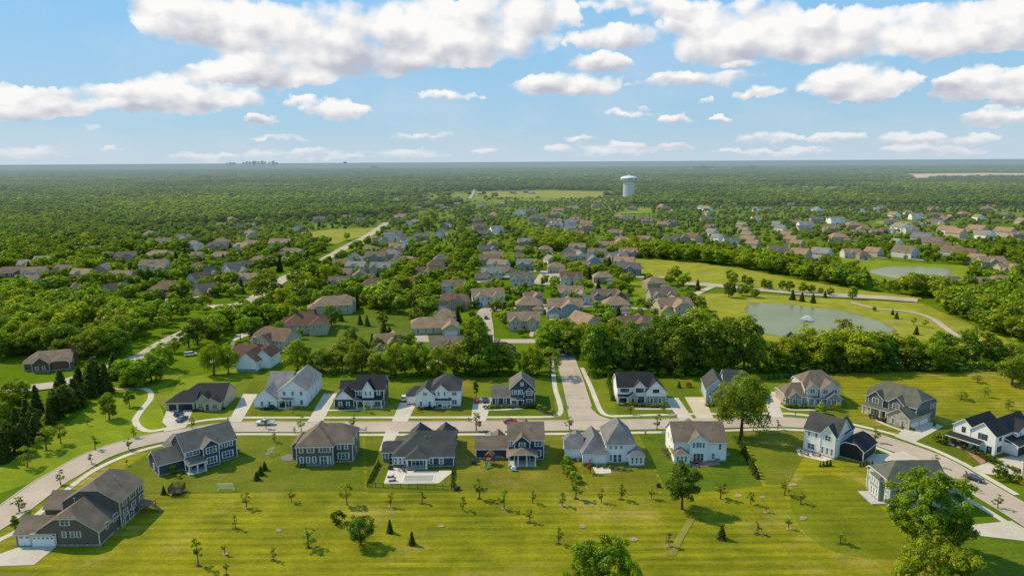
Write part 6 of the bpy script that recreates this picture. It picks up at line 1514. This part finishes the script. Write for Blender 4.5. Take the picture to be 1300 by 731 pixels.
# ------------------------------------------------------------------ pool garden
POOLW, nt, out = newmat('pool_water'); bsdf(nt, out, mixc(nt, rng(nt, noise(nt, gpos(nt), .7, 3), .3, .7), (.30, .30, .24), (.38, .37, .30)), .2, .5)
def rect_pts(a, b, c, d): return [at(*q) for q in (a, b, c, d)]
pc = rect_pts((510.5, 611.8), (549, 611.8), (548.5, 603.8), (511.5, 603.8))
x0, x1, y0, y1 = pc[0].x + .3, pc[1].x, pc[0].y, pc[2].y
pool = thing('swimming_pool', 'rectangular pool set in the pale patio of the navy ranch house', 'pool', ((x0 + x1) / 2, (y0 + y1) / 2, 0))
hx, hy = (x1 - x0) / 2, (y1 - y0) / 2; e_ = .35
Cp = MB(); Cp.box(-hx - e_, -hy - e_, .1, hx + e_, -hy, .2); Cp.box(-hx - e_, hy, .1, hx + e_, hy + e_, .2); Cp.box(-hx - e_, -hy, .1, -hx, hy, .2); Cp.box(hx, -hy, .1, hx + e_, hy, .2)
Cp.build('coping', plain('pool_coping', (.62, .57, .49), .7), pool); Wt = MB(); Wt.box(-hx, -hy, .05, hx, hy, .15); Wt.build('pool_surface', POOLW, pool)
def fence(name, label, px_pts, h=1.3, step=2.2, mat=None):
    w = [at(*q) for q in px_pts]; r = thing(name, label, 'fence', tuple(w[0]))
    Rl = MB(); PK = MB()
    for a, b in zip(w[:-1], w[1:]):
        d = b - a; n = max(1, round(d.length / step))
        for i in range(n + 1):
            p = a + d * (i / n) - w[0]; P = MB(); P.box(p.x - .05, p.y - .05, 0, p.x + .05, p.y + .05, h + .08); P.build('post', mat or M['black'], r)
        for zz in (.15, h * .82, h):
            Rl.tube([tuple(a - w[0] + Vector((0, 0, zz))), tuple(b - w[0] + Vector((0, 0, zz)))], .028, 4)
        m_ = int(d.length / .22)
        for i in range(m_):
            p = a + d * ((i + .5) / m_) - w[0]; PK.tube([(p.x, p.y, .1), (p.x, p.y, h)], .014, 3, cap=False)
    Rl.build('rail', mat or M['black'], r); PK.build('railing_bars', mat or M['black'], r); return r
fence('metal_fence', 'black metal railing fence round the pool garden', [(481, 588), (466, 618), (573, 622), (574.5, 596)], 1.3)
rows('shrub', 'shrub', [(481,590),(470,612)], 11, 4, 'low dark shrub along the left side of the pool garden fence', 'shrubs at the left pool fence', 1.2, 'dark', .5)
rows('shrub', 'shrub', [(576,596),(575,618)], 9, 4, 'low dark shrub along the right side of the pool garden fence', 'shrubs at the right pool fence', 1.1, 'dark', .5)
CUSH = plain('cushion_grey', (.14, .14, .145), .8)
def lounger(px, py, deg, label):
    p = at(px, py); r = thing('sun_lounger', label, 'sun lounger', (p.x, p.y, .12), R(deg), 'sun loungers by the pool')
    F = MB(); F.box(-.95, -.33, .22, .95, .33, .28); F.build('frame', M['dark'], r)
    for x in (-.8, .8):
        for y in (-.28, .28): Lg = MB(); Lg.box(x-.04, y-.04, 0, x+.04, y+.04, .22); Lg.build('leg', M['dark'], r)
    S_ = MB(); S_.box(-.93, -.31, .28, .3, .31, .38); S_.build('seat', CUSH, r)
    Bk = MB(); Bk.add([(.3,-.31,.28),(.3,.31,.28),(.95,.31,.75),(.95,-.31,.75),(.3,-.31,.38),(.3,.31,.38),(.9,.31,.83),(.9,-.31,.83)], [(0,1,2,3)[::-1],(4,5,6,7),(0,4,7,3),(1,2,6,5),(3,7,6,2),(0,1,5,4)]); Bk.build('backrest', CUSH, r)
lounger(496, 606.2, 10, 'dark sun lounger on the pool patio, nearer the house'); lounger(498, 611, 10, 'dark sun lounger on the pool patio, nearer the lawn')
def table_set(px, py, lab, chairs=4, top=None, rad=.6, cmat=None):
    p = at(px, py); r = thing('patio_table', 'round patio table ' + lab, 'table', (p.x, p.y, .12))
    A = MB(); A.lathe([(0, .7), (rad, .7), (rad, .75), (0, .75)], 16); A.build('tabletop', top or M['dark'], r)
    A = MB(); A.lathe([(.3, 0), (.3, .05), (.06, .08), (.06, .7)], 10); A.build('leg', M['dark'], r)
    for i in range(chairs):
        a = 2 * math.pi * (i + .3) / chairs; cx_, cy_ = p.x + (rad + .5) * math.cos(a), p.y + (rad + .5) * math.sin(a)
        c = thing('patio_chair', 'patio chair drawn up to the table ' + lab, 'chair', (cx_, cy_, .12), a, 'patio chairs ' + lab)
        S_ = MB(); S_.box(-.24, -.24, .4, .24, .24, .46); S_.build('seat', cmat or M['dark'], c)
        Bk = MB(); Bk.box(.2, -.24, .46, .26, .24, .95); Bk.build('backrest', cmat or M['dark'], c)
        for x in (-.2, .2):
            for y in (-.2, .2): Lg = MB(); Lg.box(x-.025, y-.025, 0, x+.025, y+.025, .4); Lg.build('leg', M['dark'], c)
table_set(511.5, 597.5, 'beside the pool house windows'); table_set(1021, 577, 'on the white bend house patio', 4, M['wood'], .65, M['wood']); table_set(1036, 578.5, 'near the wall of the white bend house', 4, M['wood'], .6, M['wood'])
table_set(885, 588.5, 'on the red-brown patio', 4, plain('brick_red_cloth', (.3, .1, .05), .8), .7, plain('rust_chair', (.22, .09, .05), .7))
def grill(px, py, label, mat):
    p = at(px, py); r = thing('barbecue_grill', label, 'grill', (p.x, p.y, .12))
    A = MB(); A.box(-.7, -.35, .1, .7, .35, .85); A.build('cabinet', mat, r)
    A = MB(); A.add([(-.45,-.33,.85),(.45,-.33,.85),(.45,.33,.85),(-.45,.33,.85),(-.4,-.2,1.2),(.4,-.2,1.2),(.4,.25,1.25),(-.4,.25,1.25)], [(4,5,6,7),(0,1,5,4),(1,2,6,5),(2,3,7,6),(3,0,4,7)]); A.build('lid', mat, r)
    for s_ in (-1, 1): A = MB(); A.tube([(s_*.55,-.3,.1),(s_*.55,.3,.1)], .1, 8); A.build('wheel', M['tyre'], r)
grill(496, 596, 'dark covered grill at the corner of the pool patio', M['dark']); grill(910, 585, 'turquoise blue grill cover on the red-brown patio', plain('blue_cover', (.05, .25, .33), .6)); grill(652, 597.5, 'white and dark grill under the covered back porch', M['white'])
def umbrella(px, py, label, c, open_=False, h=2.6):
    p = at(px, py); r = thing('patio_umbrella', label, 'umbrella', (p.x, p.y, .1)); mt_ = plain('umbrella_cloth_%d' % int(c[0] * 100), c, .8)
    A = MB(); A.tube([(0, 0, 0), (0, 0, h)], .03, 6); A.build('pole', M['grey'], r); A = MB(); A.lathe([(.3, 0), (.3, .08), (.05, .12)], 10); A.build('base', M['dark'], r)
    A = MB(); A.lathe([(1.5, h - .55), (.8, h - .2), (.03, h)] if open_ else [(.16, h - 1.5), (.2, h - .9), (.03, h)], 8); A.build('canopy', mt_, r)
umbrella(882.5, 588, 'folded red-brown umbrella on the red-brown patio', (.35, .13, .07)); umbrella(906, 586.5, 'folded tan umbrella on the red-brown patio', (.45, .33, .22))
umbrella(1012, 443.5, 'open red umbrella beside the dark slate house by the pond', (.7, .03, .05), True, 3.0); umbrella(1003, 449, 'open red umbrella nearer the tree belt', (.65, .05, .07), True, 2.8)
# ------------------------------------------------------------------ garden things
def goal(px, py, deg, wd, label):
    p = at(px, py); r = thing('football_goal', label, 'goal', (p.x, p.y, .03), R(deg)); h = 2.0
    A = MB(); A.tube([(-wd/2,0,0),(-wd/2,0,h)], .07, 6); A.tube([(wd/2,0,0),(wd/2,0,h)], .07, 6); A.tube([(-wd/2,0,h),(wd/2,0,h)], .07, 6); A.build('frame', M['white'], r)
    A = MB(); A.tube([(-wd/2,1.2,.05),(wd/2,1.2,.05)], .05, 5)
    for s_ in (-1, 1): A.tube([(s_*wd/2,0,.05),(s_*wd/2,1.2,.05)], .05, 5); A.tube([(s_*wd/2,0,h),(s_*wd/2,1.2,.05)], .04, 5)
    A.build('back_bars', M['white'], r)
    A = MB()
    for i in range(13): x = -wd/2 + wd*i/12; A.tube([(x,.02,h),(x,1.2,.06)], .012, 3, cap=False)
    for j in range(7): t = j/6; A.tube([(-wd/2,1.2*t,h-(h-.06)*t),(wd/2,1.2*t,h-(h-.06)*t)], .012, 3, cap=False)
    A.build('net', M['white'], r)
goal(286, 623, 2, 3.9, 'small white football goal on the lawn below the navy porch house')
goal(345, 577, 62, 2.6, 'white goal frame lying toward the street left of the brown house')
p = at(225, 626); r = thing('trampoline', 'square trampoline with brown safety net beside the small conifer', 'trampoline', (p.x, p.y, .03), R(4)); NETM = plain('brown_net', (.075, .055, .038), .9, .2)
for sx_ in (-1.6, 0, 1.6):
    for sy_ in (-1.5, 1.5): A = MB(); A.tube([(sx_, sy_, 0), (sx_, sy_, 2.4)], .05, 6); A.build('post', M['dark'], r)
A = MB(); A.box(-1.7, -1.6, .75, 1.7, 1.6, .82); A.build('mat', M['dark'], r)
A = MB()
for i in range(22): 
    t = -1.6 + 3.2 * i / 21
    for s_ in (-1.5, 1.5): A.tube([(t, s_, .8), (t, s_, 2.35)], .028, 3, cap=False)
    for s_ in (-1.6, 1.6): A.tube([(s_, t * .94, .8), (s_, t * .94, 2.35)], .028, 3, cap=False)
for zz in (1.1, 1.5, 1.9, 2.35):
    for s_ in (-1.5, 1.5): A.tube([(-1.6, s_, zz), (1.6, s_, zz)], .03, 4)
    for s_ in (-1.6, 1.6): A.tube([(s_, -1.5, zz), (s_, 1.5, zz)], .03, 4)
A.build('net', NETM, r)
p = at(622, 589); r = thing('playset', 'wooden climbing frame with green slide beside the low taupe roof', 'playset', (p.x, p.y, .05), R(-20)); RW = plain('red_wood', (.25, .085, .05), .8, .2); GS = plain('green_slide', (.02, .22, .13), .4)
for x in (-.9, .9):
    for y in (-.9, .9): A = MB(); A.box(x-.07, y-.07, 0, x+.07, y+.07, 3.0); A.build('post', RW, r)
A = MB(); A.box(-1, -1, 1.4, 1, 1, 1.5); A.build('platform', RW, r); A = MB(); A.add([(-1.2,-1.2,2.9),(1.2,-1.2,2.9),(1.2,1.2,2.9),(-1.2,1.2,2.9),(0,-1.2,3.8),(0,1.2,3.8)], [(0,4,5,3),(1,2,5,4),(0,1,4),(3,5,2)]); A.build('roof', RW, r)
A = MB()
for i in range(6):
    t0_, t1_ = i/6, (i+1)/6; f_ = lambda t: (.3 + 0*t, -1.0 - 2.6*t, 1.5*(1-t)**1.2 + .15)
    a_, b_ = f_(t0_), f_(t1_); A.add([(a_[0]-.35,a_[1],a_[2]),(a_[0]+.35,a_[1],a_[2]),(b_[0]+.35,b_[1],b_[2]),(b_[0]-.35,b_[1],b_[2])], [(0,1,2,3)])
    for s_ in (-.35, .35): A.add([(a_[0]+s_,a_[1],a_[2]),(b_[0]+s_,b_[1],b_[2]),(b_[0]+s_,b_[1],b_[2]+.2),(a_[0]+s_,a_[1],a_[2]+.2)], [(0,1,2,3)])
A.build('slide', GS, r); A = MB(); A.tube([(1, 0, 2.6), (4, 0, 2.6)], .08, 6); A.tube([(4, -1.1, 0), (4, 0, 2.65), (4, 1.1, 0)], .07, 6); A.build('swing_beam', RW, r)
for x in (1.9, 3.1):
    A = MB(); A.tube([(x-.22,0,2.6),(x-.22,0,.5)], .015, 4); A.tube([(x+.22,0,2.6),(x+.22,0,.5)], .015, 4); A.box(x-.26, -.12, .45, x+.26, .12, .5); A.build('swing', M['dark'], r)
p = at(601.5, 589); r = thing('storage_bin', 'small dark garden bin on the lawn left of the playset', 'bin', (p.x, p.y, .05)); A = MB(); A.box(-.6, -.45, 0, .6, .45, 1.0); A.build('box', M['dark'], r); A = MB(); A.box(-.66, -.5, 1.0, .66, .5, 1.1); A.build('lid', M['black'], r)
for (px, py, lb) in [(582, 621.5, 'dark utility box at the right corner of the pool garden fence'), (578.5, 622.5, 'second dark utility box at the corner of the pool garden fence'), (836, 618, 'low dark utility box at the corner of the deep green lawn')]:
    p = at(px, py); r = thing('utility_box', lb, 'utility box', (p.x, p.y, .03)); A = MB(); A.box(-.5, -.35, 0, .5, .35, .8); A.build('cabinet', M['dark'], r); A = MB(); A.add([(-.54,-.39,.8),(.54,-.39,.8),(.54,.39,.8),(-.54,.39,.8),(-.4,-.2,.95),(.4,-.2,.95),(.4,.25,.95),(-.4,.25,.95)], [(4,5,6,7),(0,1,5,4),(1,2,6,5),(2,3,7,6),(3,0,4,7)]); A.build('lid', M['black'], r)
p = at(1004, 479); r = thing('trampoline', 'round green trampoline at the foot of the tree belt', 'trampoline', (p.x, p.y, .05)); A = MB(); A.lathe([(1.7, .8), (2.1, .8), (2.1, .9), (1.7, .9)], 24); A.build('pad', plain('green_pad', (.03, .30, .08), .5), r); A = MB(); A.lathe([(0, .84), (1.7, .84)], 24); A.build('mat', M['black'], r)
for i in range(6):
    a = i * math.pi / 3; A = MB(); A.tube([(1.9*math.cos(a), 1.9*math.sin(a), 0), (1.9*math.cos(a), 1.9*math.sin(a), .8)], .05, 5); A.build('leg', M['grey'], r)
for (px, py, lb) in [(1226, 604, 'mailbox by the black parked car'), (289.5, 535.2, 'mailbox at the drive of the white gabled house'), (595, 535, 'mailbox at the corner navy driveway'), (1010, 529, 'mailbox below the clustered gables')]:
    p = at(px, py); r = thing('mailbox', lb, 'mailbox', (p.x, p.y, .1)); A = MB(); A.box(-.06, -.06, 0, .06, .06, 1.0); A.build('post', M['dark'], r); A = MB(); A.box(-.15, -.28, 1.0, .15, .28, 1.15); A.tube([(0, -.28, 1.15), (0, .28, 1.15)], .15, 10); A.build('box', M['black'], r)
def pole(px, py, hpx, label, lamp=False, arms=True):
    p = at(px, py); h = hgt(px, py, hpx); r = thing('street_lamp' if lamp else 'utility_pole', label, 'street lamp' if lamp else 'utility pole', (p.x, p.y, 0)); mt_ = M['grey'] if lamp else M['wood']
    A = MB(); A.tube([(0, 0, 0), (0, 0, h)], [.16, .1], 8); A.build('post', mt_, r)
    if lamp:
        A = MB(); A.tube([(0, 0, h - .2), (.9, 0, h + .1), (1.6, 0, h + .1)], .06, 6); A.build('arm', mt_, r); A = MB(); A.box(1.4, -.15, h, 2.2, .15, h + .16); A.build('lamp_head', M['grey'], r)
    elif arms:
        A = MB(); A.box(-1.1, -.06, h - .7, 1.1, .06, h - .55); A.box(-.06, -.06, h - .7, .06, .06, h - .5); A.build('crossarm', mt_, r)
for q in [(207, 430, 26, 'wooden utility pole left of the collector road'), (267, 393, 18, 'wooden utility pole near the tall dark spruces'), (678, 431, 16, 'utility pole by the cross street behind the belt')]: pole(*q)
for q in [(117, 476, 22, 'street lamp at the near end of the collector road'), (716, 520, 18, 'street lamp at the side-street corner'), (195, 478, 18, 'street lamp beside the white van drive')]: pole(*q, lamp=True)
# fountain
p = at(1024, 408); r = thing('fountain', 'white spraying fountain in the middle of the large pond', 'fountain', (p.x, p.y, .33)); SPR = plain('spray_white', (.78, .8, .8), .6, .05, 2)
A = MB(); A.lathe([(1.0, 0), (1.0, .2), (.4, .3), (0, .3)], 14); A.build('float', M['dark'], r)
A = MB()
for k, (rr, hh) in enumerate([(3.0, 1.8), (1.7, 2.4), (3.7, 1.2)]):
    for i in range(34):
        a = 2 * math.pi * (i + .3 * k) / 34; A.tube([(rr * t * math.cos(a), rr * t * math.sin(a), .3 + hh * 4 * t * (1 - t) * (1.0 if t < .5 else 1.0)) for t in (0, .2, .4, .6, .8, .96)], [.03, .045, .06, .07, .08, .08], 3, cap=False)
A.build('spray', SPR, r)
# ------------------------------------------------------------------ landmarks far off
p = at(798, 251.5); s_ = mpp(798, 251.5); Wt_ = 22 * s_ / 2; Ht_ = 28.5 * s_ / math.cos(PITCH)
r = thing('water_tower', 'white fluted water tower with a domed tank rising above the forest', 'water tower', (p.x, p.y, 0)); TW = plain('tower_white', (.70, .67, .62), .6, .06, .1)
A = MB(); n = 48; rc = Wt_ * .66
prof = [(rc * 1.0, 0), (rc * .97, Ht_ * .3), (rc * .95, Ht_ * .66), (rc * .98, Ht_ * .72)]
A.lathe(prof, n); A.build('column', TW, r, False)
A = MB()
for i in range(24):
    a = 2 * math.pi * i / 24; A.box(0, 0, 0, 0, 0, 0) if False else A.tube([(rc * math.cos(a), rc * math.sin(a), 0), (rc * .95 * math.cos(a), rc * .95 * math.sin(a), Ht_ * .7)], .35, 4)
A.build('flutes', TW, r)
A = MB(); A.lathe([(rc * .98, Ht_ * .70), (Wt_ * .98, Ht_ * .77), (Wt_, Ht_ * .80), (Wt_, Ht_ * .81)], n); A.build('tank', TW, r, True)
A = MB(); A.lathe([(Wt_, Ht_ * .81), (Wt_, Ht_ * .855)], n); A.build('band', plain('tower_dark_band', (.12, .10, .10), .6), r)
for i in range(8):
    a = 2 * math.pi * (i + .5) / 8; A = MB(); A.add([(Wt_ * 1.01 * math.cos(a + t), Wt_ * 1.01 * math.sin(a + t), z_) for t in (-.09, .09) for z_ in (Ht_ * .812, Ht_ * .853)], [(0, 2, 3, 1)]); A.build('band_panel', TW, r)
A = MB(); A.lathe([(Wt_, Ht_ * .855), (Wt_ * .98, Ht_ * .885), (Wt_ * .7, Ht_ * .935), (Wt_ * .3, Ht_ * .96), (0, Ht_ * .965)], n); A.build('dome', plain('tower_dome', (.74, .73, .71), .5, .03, .1), r, True)
A = MB(); A.lathe([(Wt_ * .16, Ht_ * .955), (Wt_ * .16, Ht_ * .985), (Wt_ * .1, Ht_ * 1.0), (0, Ht_ * 1.0)], 16); A.build('vent_cap', TW, r)
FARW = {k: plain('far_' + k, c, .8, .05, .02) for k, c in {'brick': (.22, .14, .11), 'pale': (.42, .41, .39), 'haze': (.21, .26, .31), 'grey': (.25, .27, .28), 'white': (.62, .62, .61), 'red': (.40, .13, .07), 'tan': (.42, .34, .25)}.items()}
def block_building(name, cat, px, py, wpx, hpx, mat, label, group=None, dep=None, win=True, roofmat=None):
    p = at(px, py); s_ = mpp(px, py); w = wpx * s_; h = hpx * s_; d = dep or max(12, min(w * .4, 60))
    r = thing(name, label, cat, (p.x, p.y + d / 2, 0), 0, group)
    A = MB(); A.box(-w/2, -d/2, 0, w/2, d/2, h); A.build('wall', FARW[mat], r)
    A = MB(); A.box(-w/2 - .4, -d/2 - .4, h, w/2 + .4, d/2 + .4, h + max(.8, h * .04)); A.build('roof', FARW[roofmat or mat], r)
    if win:
        A = MB(); fl = max(1, int(h / 4))
        for k in range(fl): A.box(-w/2 + 1, -d/2 - .15, h * (k + .3) / fl, w/2 - 1, -d/2 - .05, h * (k + .7) / fl)
        A.build('window_band', FARW['grey'], r)
for q in [(891,216.5,26,3.2,'grey','dark office block left of the brick hospital wings'),(886,217.5,34,1.6,'brick','low brick wing in front of the dark office block'),(892,216.6,6,4.2,'brick','narrow brick tower of the hospital'),(900,216.4,14,3.2,'brick','brick hospital wing with flat roof'),(917,217,24,1.8,'pale','low pale wing right of the hospital'),(944,216.6,30,2.6,'brick','long brown building right of the hospital'),(955,215.6,12,3.4,'grey','tall grey block at the right of the hospital')]:
    block_building('office_building', 'building', q[0], q[1] - .8, q[2], q[3] * 1.25, q[4], q[5])
for q in [(475,215.5,10,4.2,'haze','dark office tower above the left forest'),(438,208.2,4,2.4,'haze','lone block on the horizon left of centre'),(640,210.0,30,1.0,'pale','long pale roof on the horizon at centre'),(560,211,24,.9,'pale','pale warehouse roof left of centre on the horizon'),(610,212.5,16,.9,'white','white warehouse roof on the horizon'),(700,228.5,22,2.0,'pale','pale blue-white school roof behind the far field'),(920,227.5,14,1.8,'red','red-roofed hall in the far forest'),(103,213.5,9,1.0,'white','white roof at the far left horizon'),(116,213,8,1.2,'white','second white roof at the far left horizon'),(72,220,10,1.2,'pale','pale roof among the far left trees'),(213,216,4,1.0,'white','tiny white roof at the far left'),(292,219,18,1.2,'pale','pale roofed shed in the left forest'),(299,218.5,3,2.6,'haze','dark tower beside the pale roofed shed'),(994,203.9,12,.8,'white','long white roof on the right horizon'),(1103,219,8,1.4,'white','white hall before the bare field'),(207,248,14,1.8,'pale','pale long roof in the left forest'),(781,216,8,1.6,'tan','tan block above the water tower forest'),(1226,213.5,2,3.2,'haze','slim silo beyond the bare field'),(650,214.5,30,.8,'pale','pale warehouse row at the horizon centre'),(1240,208,50,.7,'haze','low hazy roofs on the right horizon')]:
    block_building('far_building', 'building', *q[:5], q[5], win=q[3] > 2)
# downtown on the horizon
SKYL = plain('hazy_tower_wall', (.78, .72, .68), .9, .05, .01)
sk = [(289,2.0,3),(293,3.0,4),(297,2.6,3),(310,3.4,3),(314,5.2,2),(318,4.2,3),(322,6.4,2),(325,5.6,3),(329,4.6,2),(333,6.2,3),(337,3.8,3),(343,3.0,3),(347,5.6,3),(351,2.2,3)]
for i, (x, hp, wp) in enumerate(sk):
    d = ray(x, 207.4); D = 12500.0; t = D / d.y; X0 = d.x * t; s_ = D / FPX
    h = CAM_H + (hp * .52 - .5) * s_ ; w = wp * s_ * .72
    r = thing('tower_block', 'hazy downtown tower on the far left horizon', 'tower block', (X0, D, 0), 0, 'downtown towers on the horizon')
    A = MB(); A.box(-w/2, -40, 0, w/2, 40, h); A.build('wall', SKYL, r); A = MB(); A.box(-w/4, -20, h, w/4, 20, h + .6 * s_); A.build('roof', SKYL, r)

# bins and air conditioners beside the houses
for i, (px, py, c_, lb) in enumerate([(247.5, 519.5, (.03, .08, .04), 'green wheeled bin at the corner of the cream ranch garage'), (624.5, 513.5, (.05, .05, .06), 'dark wheeled bin beside the corner navy house drive'), (626.5, 513.7, (.06, .10, .22), 'blue wheeled bin beside the corner navy house drive'), (844, 513, (.05, .05, .06), 'dark wheeled bin beside the stone garage gable'), (451, 511, (.06, .10, .22), 'blue wheeled bin between the navy gabled house wings'), (1186, 541, (.05, .05, .06), 'dark wheeled bin by the stone garage wing doors'), (77, 692, (.06, .10, .22), 'blue wheeled bin right of the white two-car garage door')]):
    p = at(px, py); r = thing('wheeled_bin', lb, 'bin', (p.x, p.y, .11)); mt_ = plain('bin_plastic_%d' % i, c_, .5)
    A = MB(); A.add([(-.25,-.28,.08),(.25,-.28,.08),(.25,.28,.08),(-.25,.28,.08),(-.3,-.36,1.0),(.3,-.36,1.0),(.3,.36,1.0),(-.3,.36,1.0)], [(0,3,2,1),(4,5,6,7),(0,1,5,4),(1,2,6,5),(2,3,7,6),(3,0,4,7)]); A.build('body', mt_, r)
    A = MB(); A.box(-.33, -.4, 1.0, .33, .38, 1.08); A.build('lid', mt_, r)
    for s_ in (-1, 1): A = MB(); A.tube([(s_ * .3, .3, .12), (s_ * .24, .3, .12)], .12, 10); A.build('wheel', M['tyre'], r)
for i, (px, py, lb) in enumerate([(444, 580, 'brown house'), (577.5, 588, 'pool house'), (690.8, 576, 'navy porch house'), (921, 578, 'red-brown patio house'), (300.5, 574, 'navy porch corner house'), (1068, 509, 'clustered-gable house'), (843, 507, 'black-roofed white house')]):
    p = at(px, py); r = thing('air_conditioner', 'grey air conditioner unit at the side wall of the ' + lb, 'air conditioner', (p.x + .6, p.y, .06))
    A = MB(); A.box(-.42, -.42, 0, .42, .42, .8); A.build('cabinet', M['grey'], r); A = MB(); A.lathe([(0, .82), (.34, .82), (.36, .80)], 14); A.build('fan_grille', M['dark'], r)
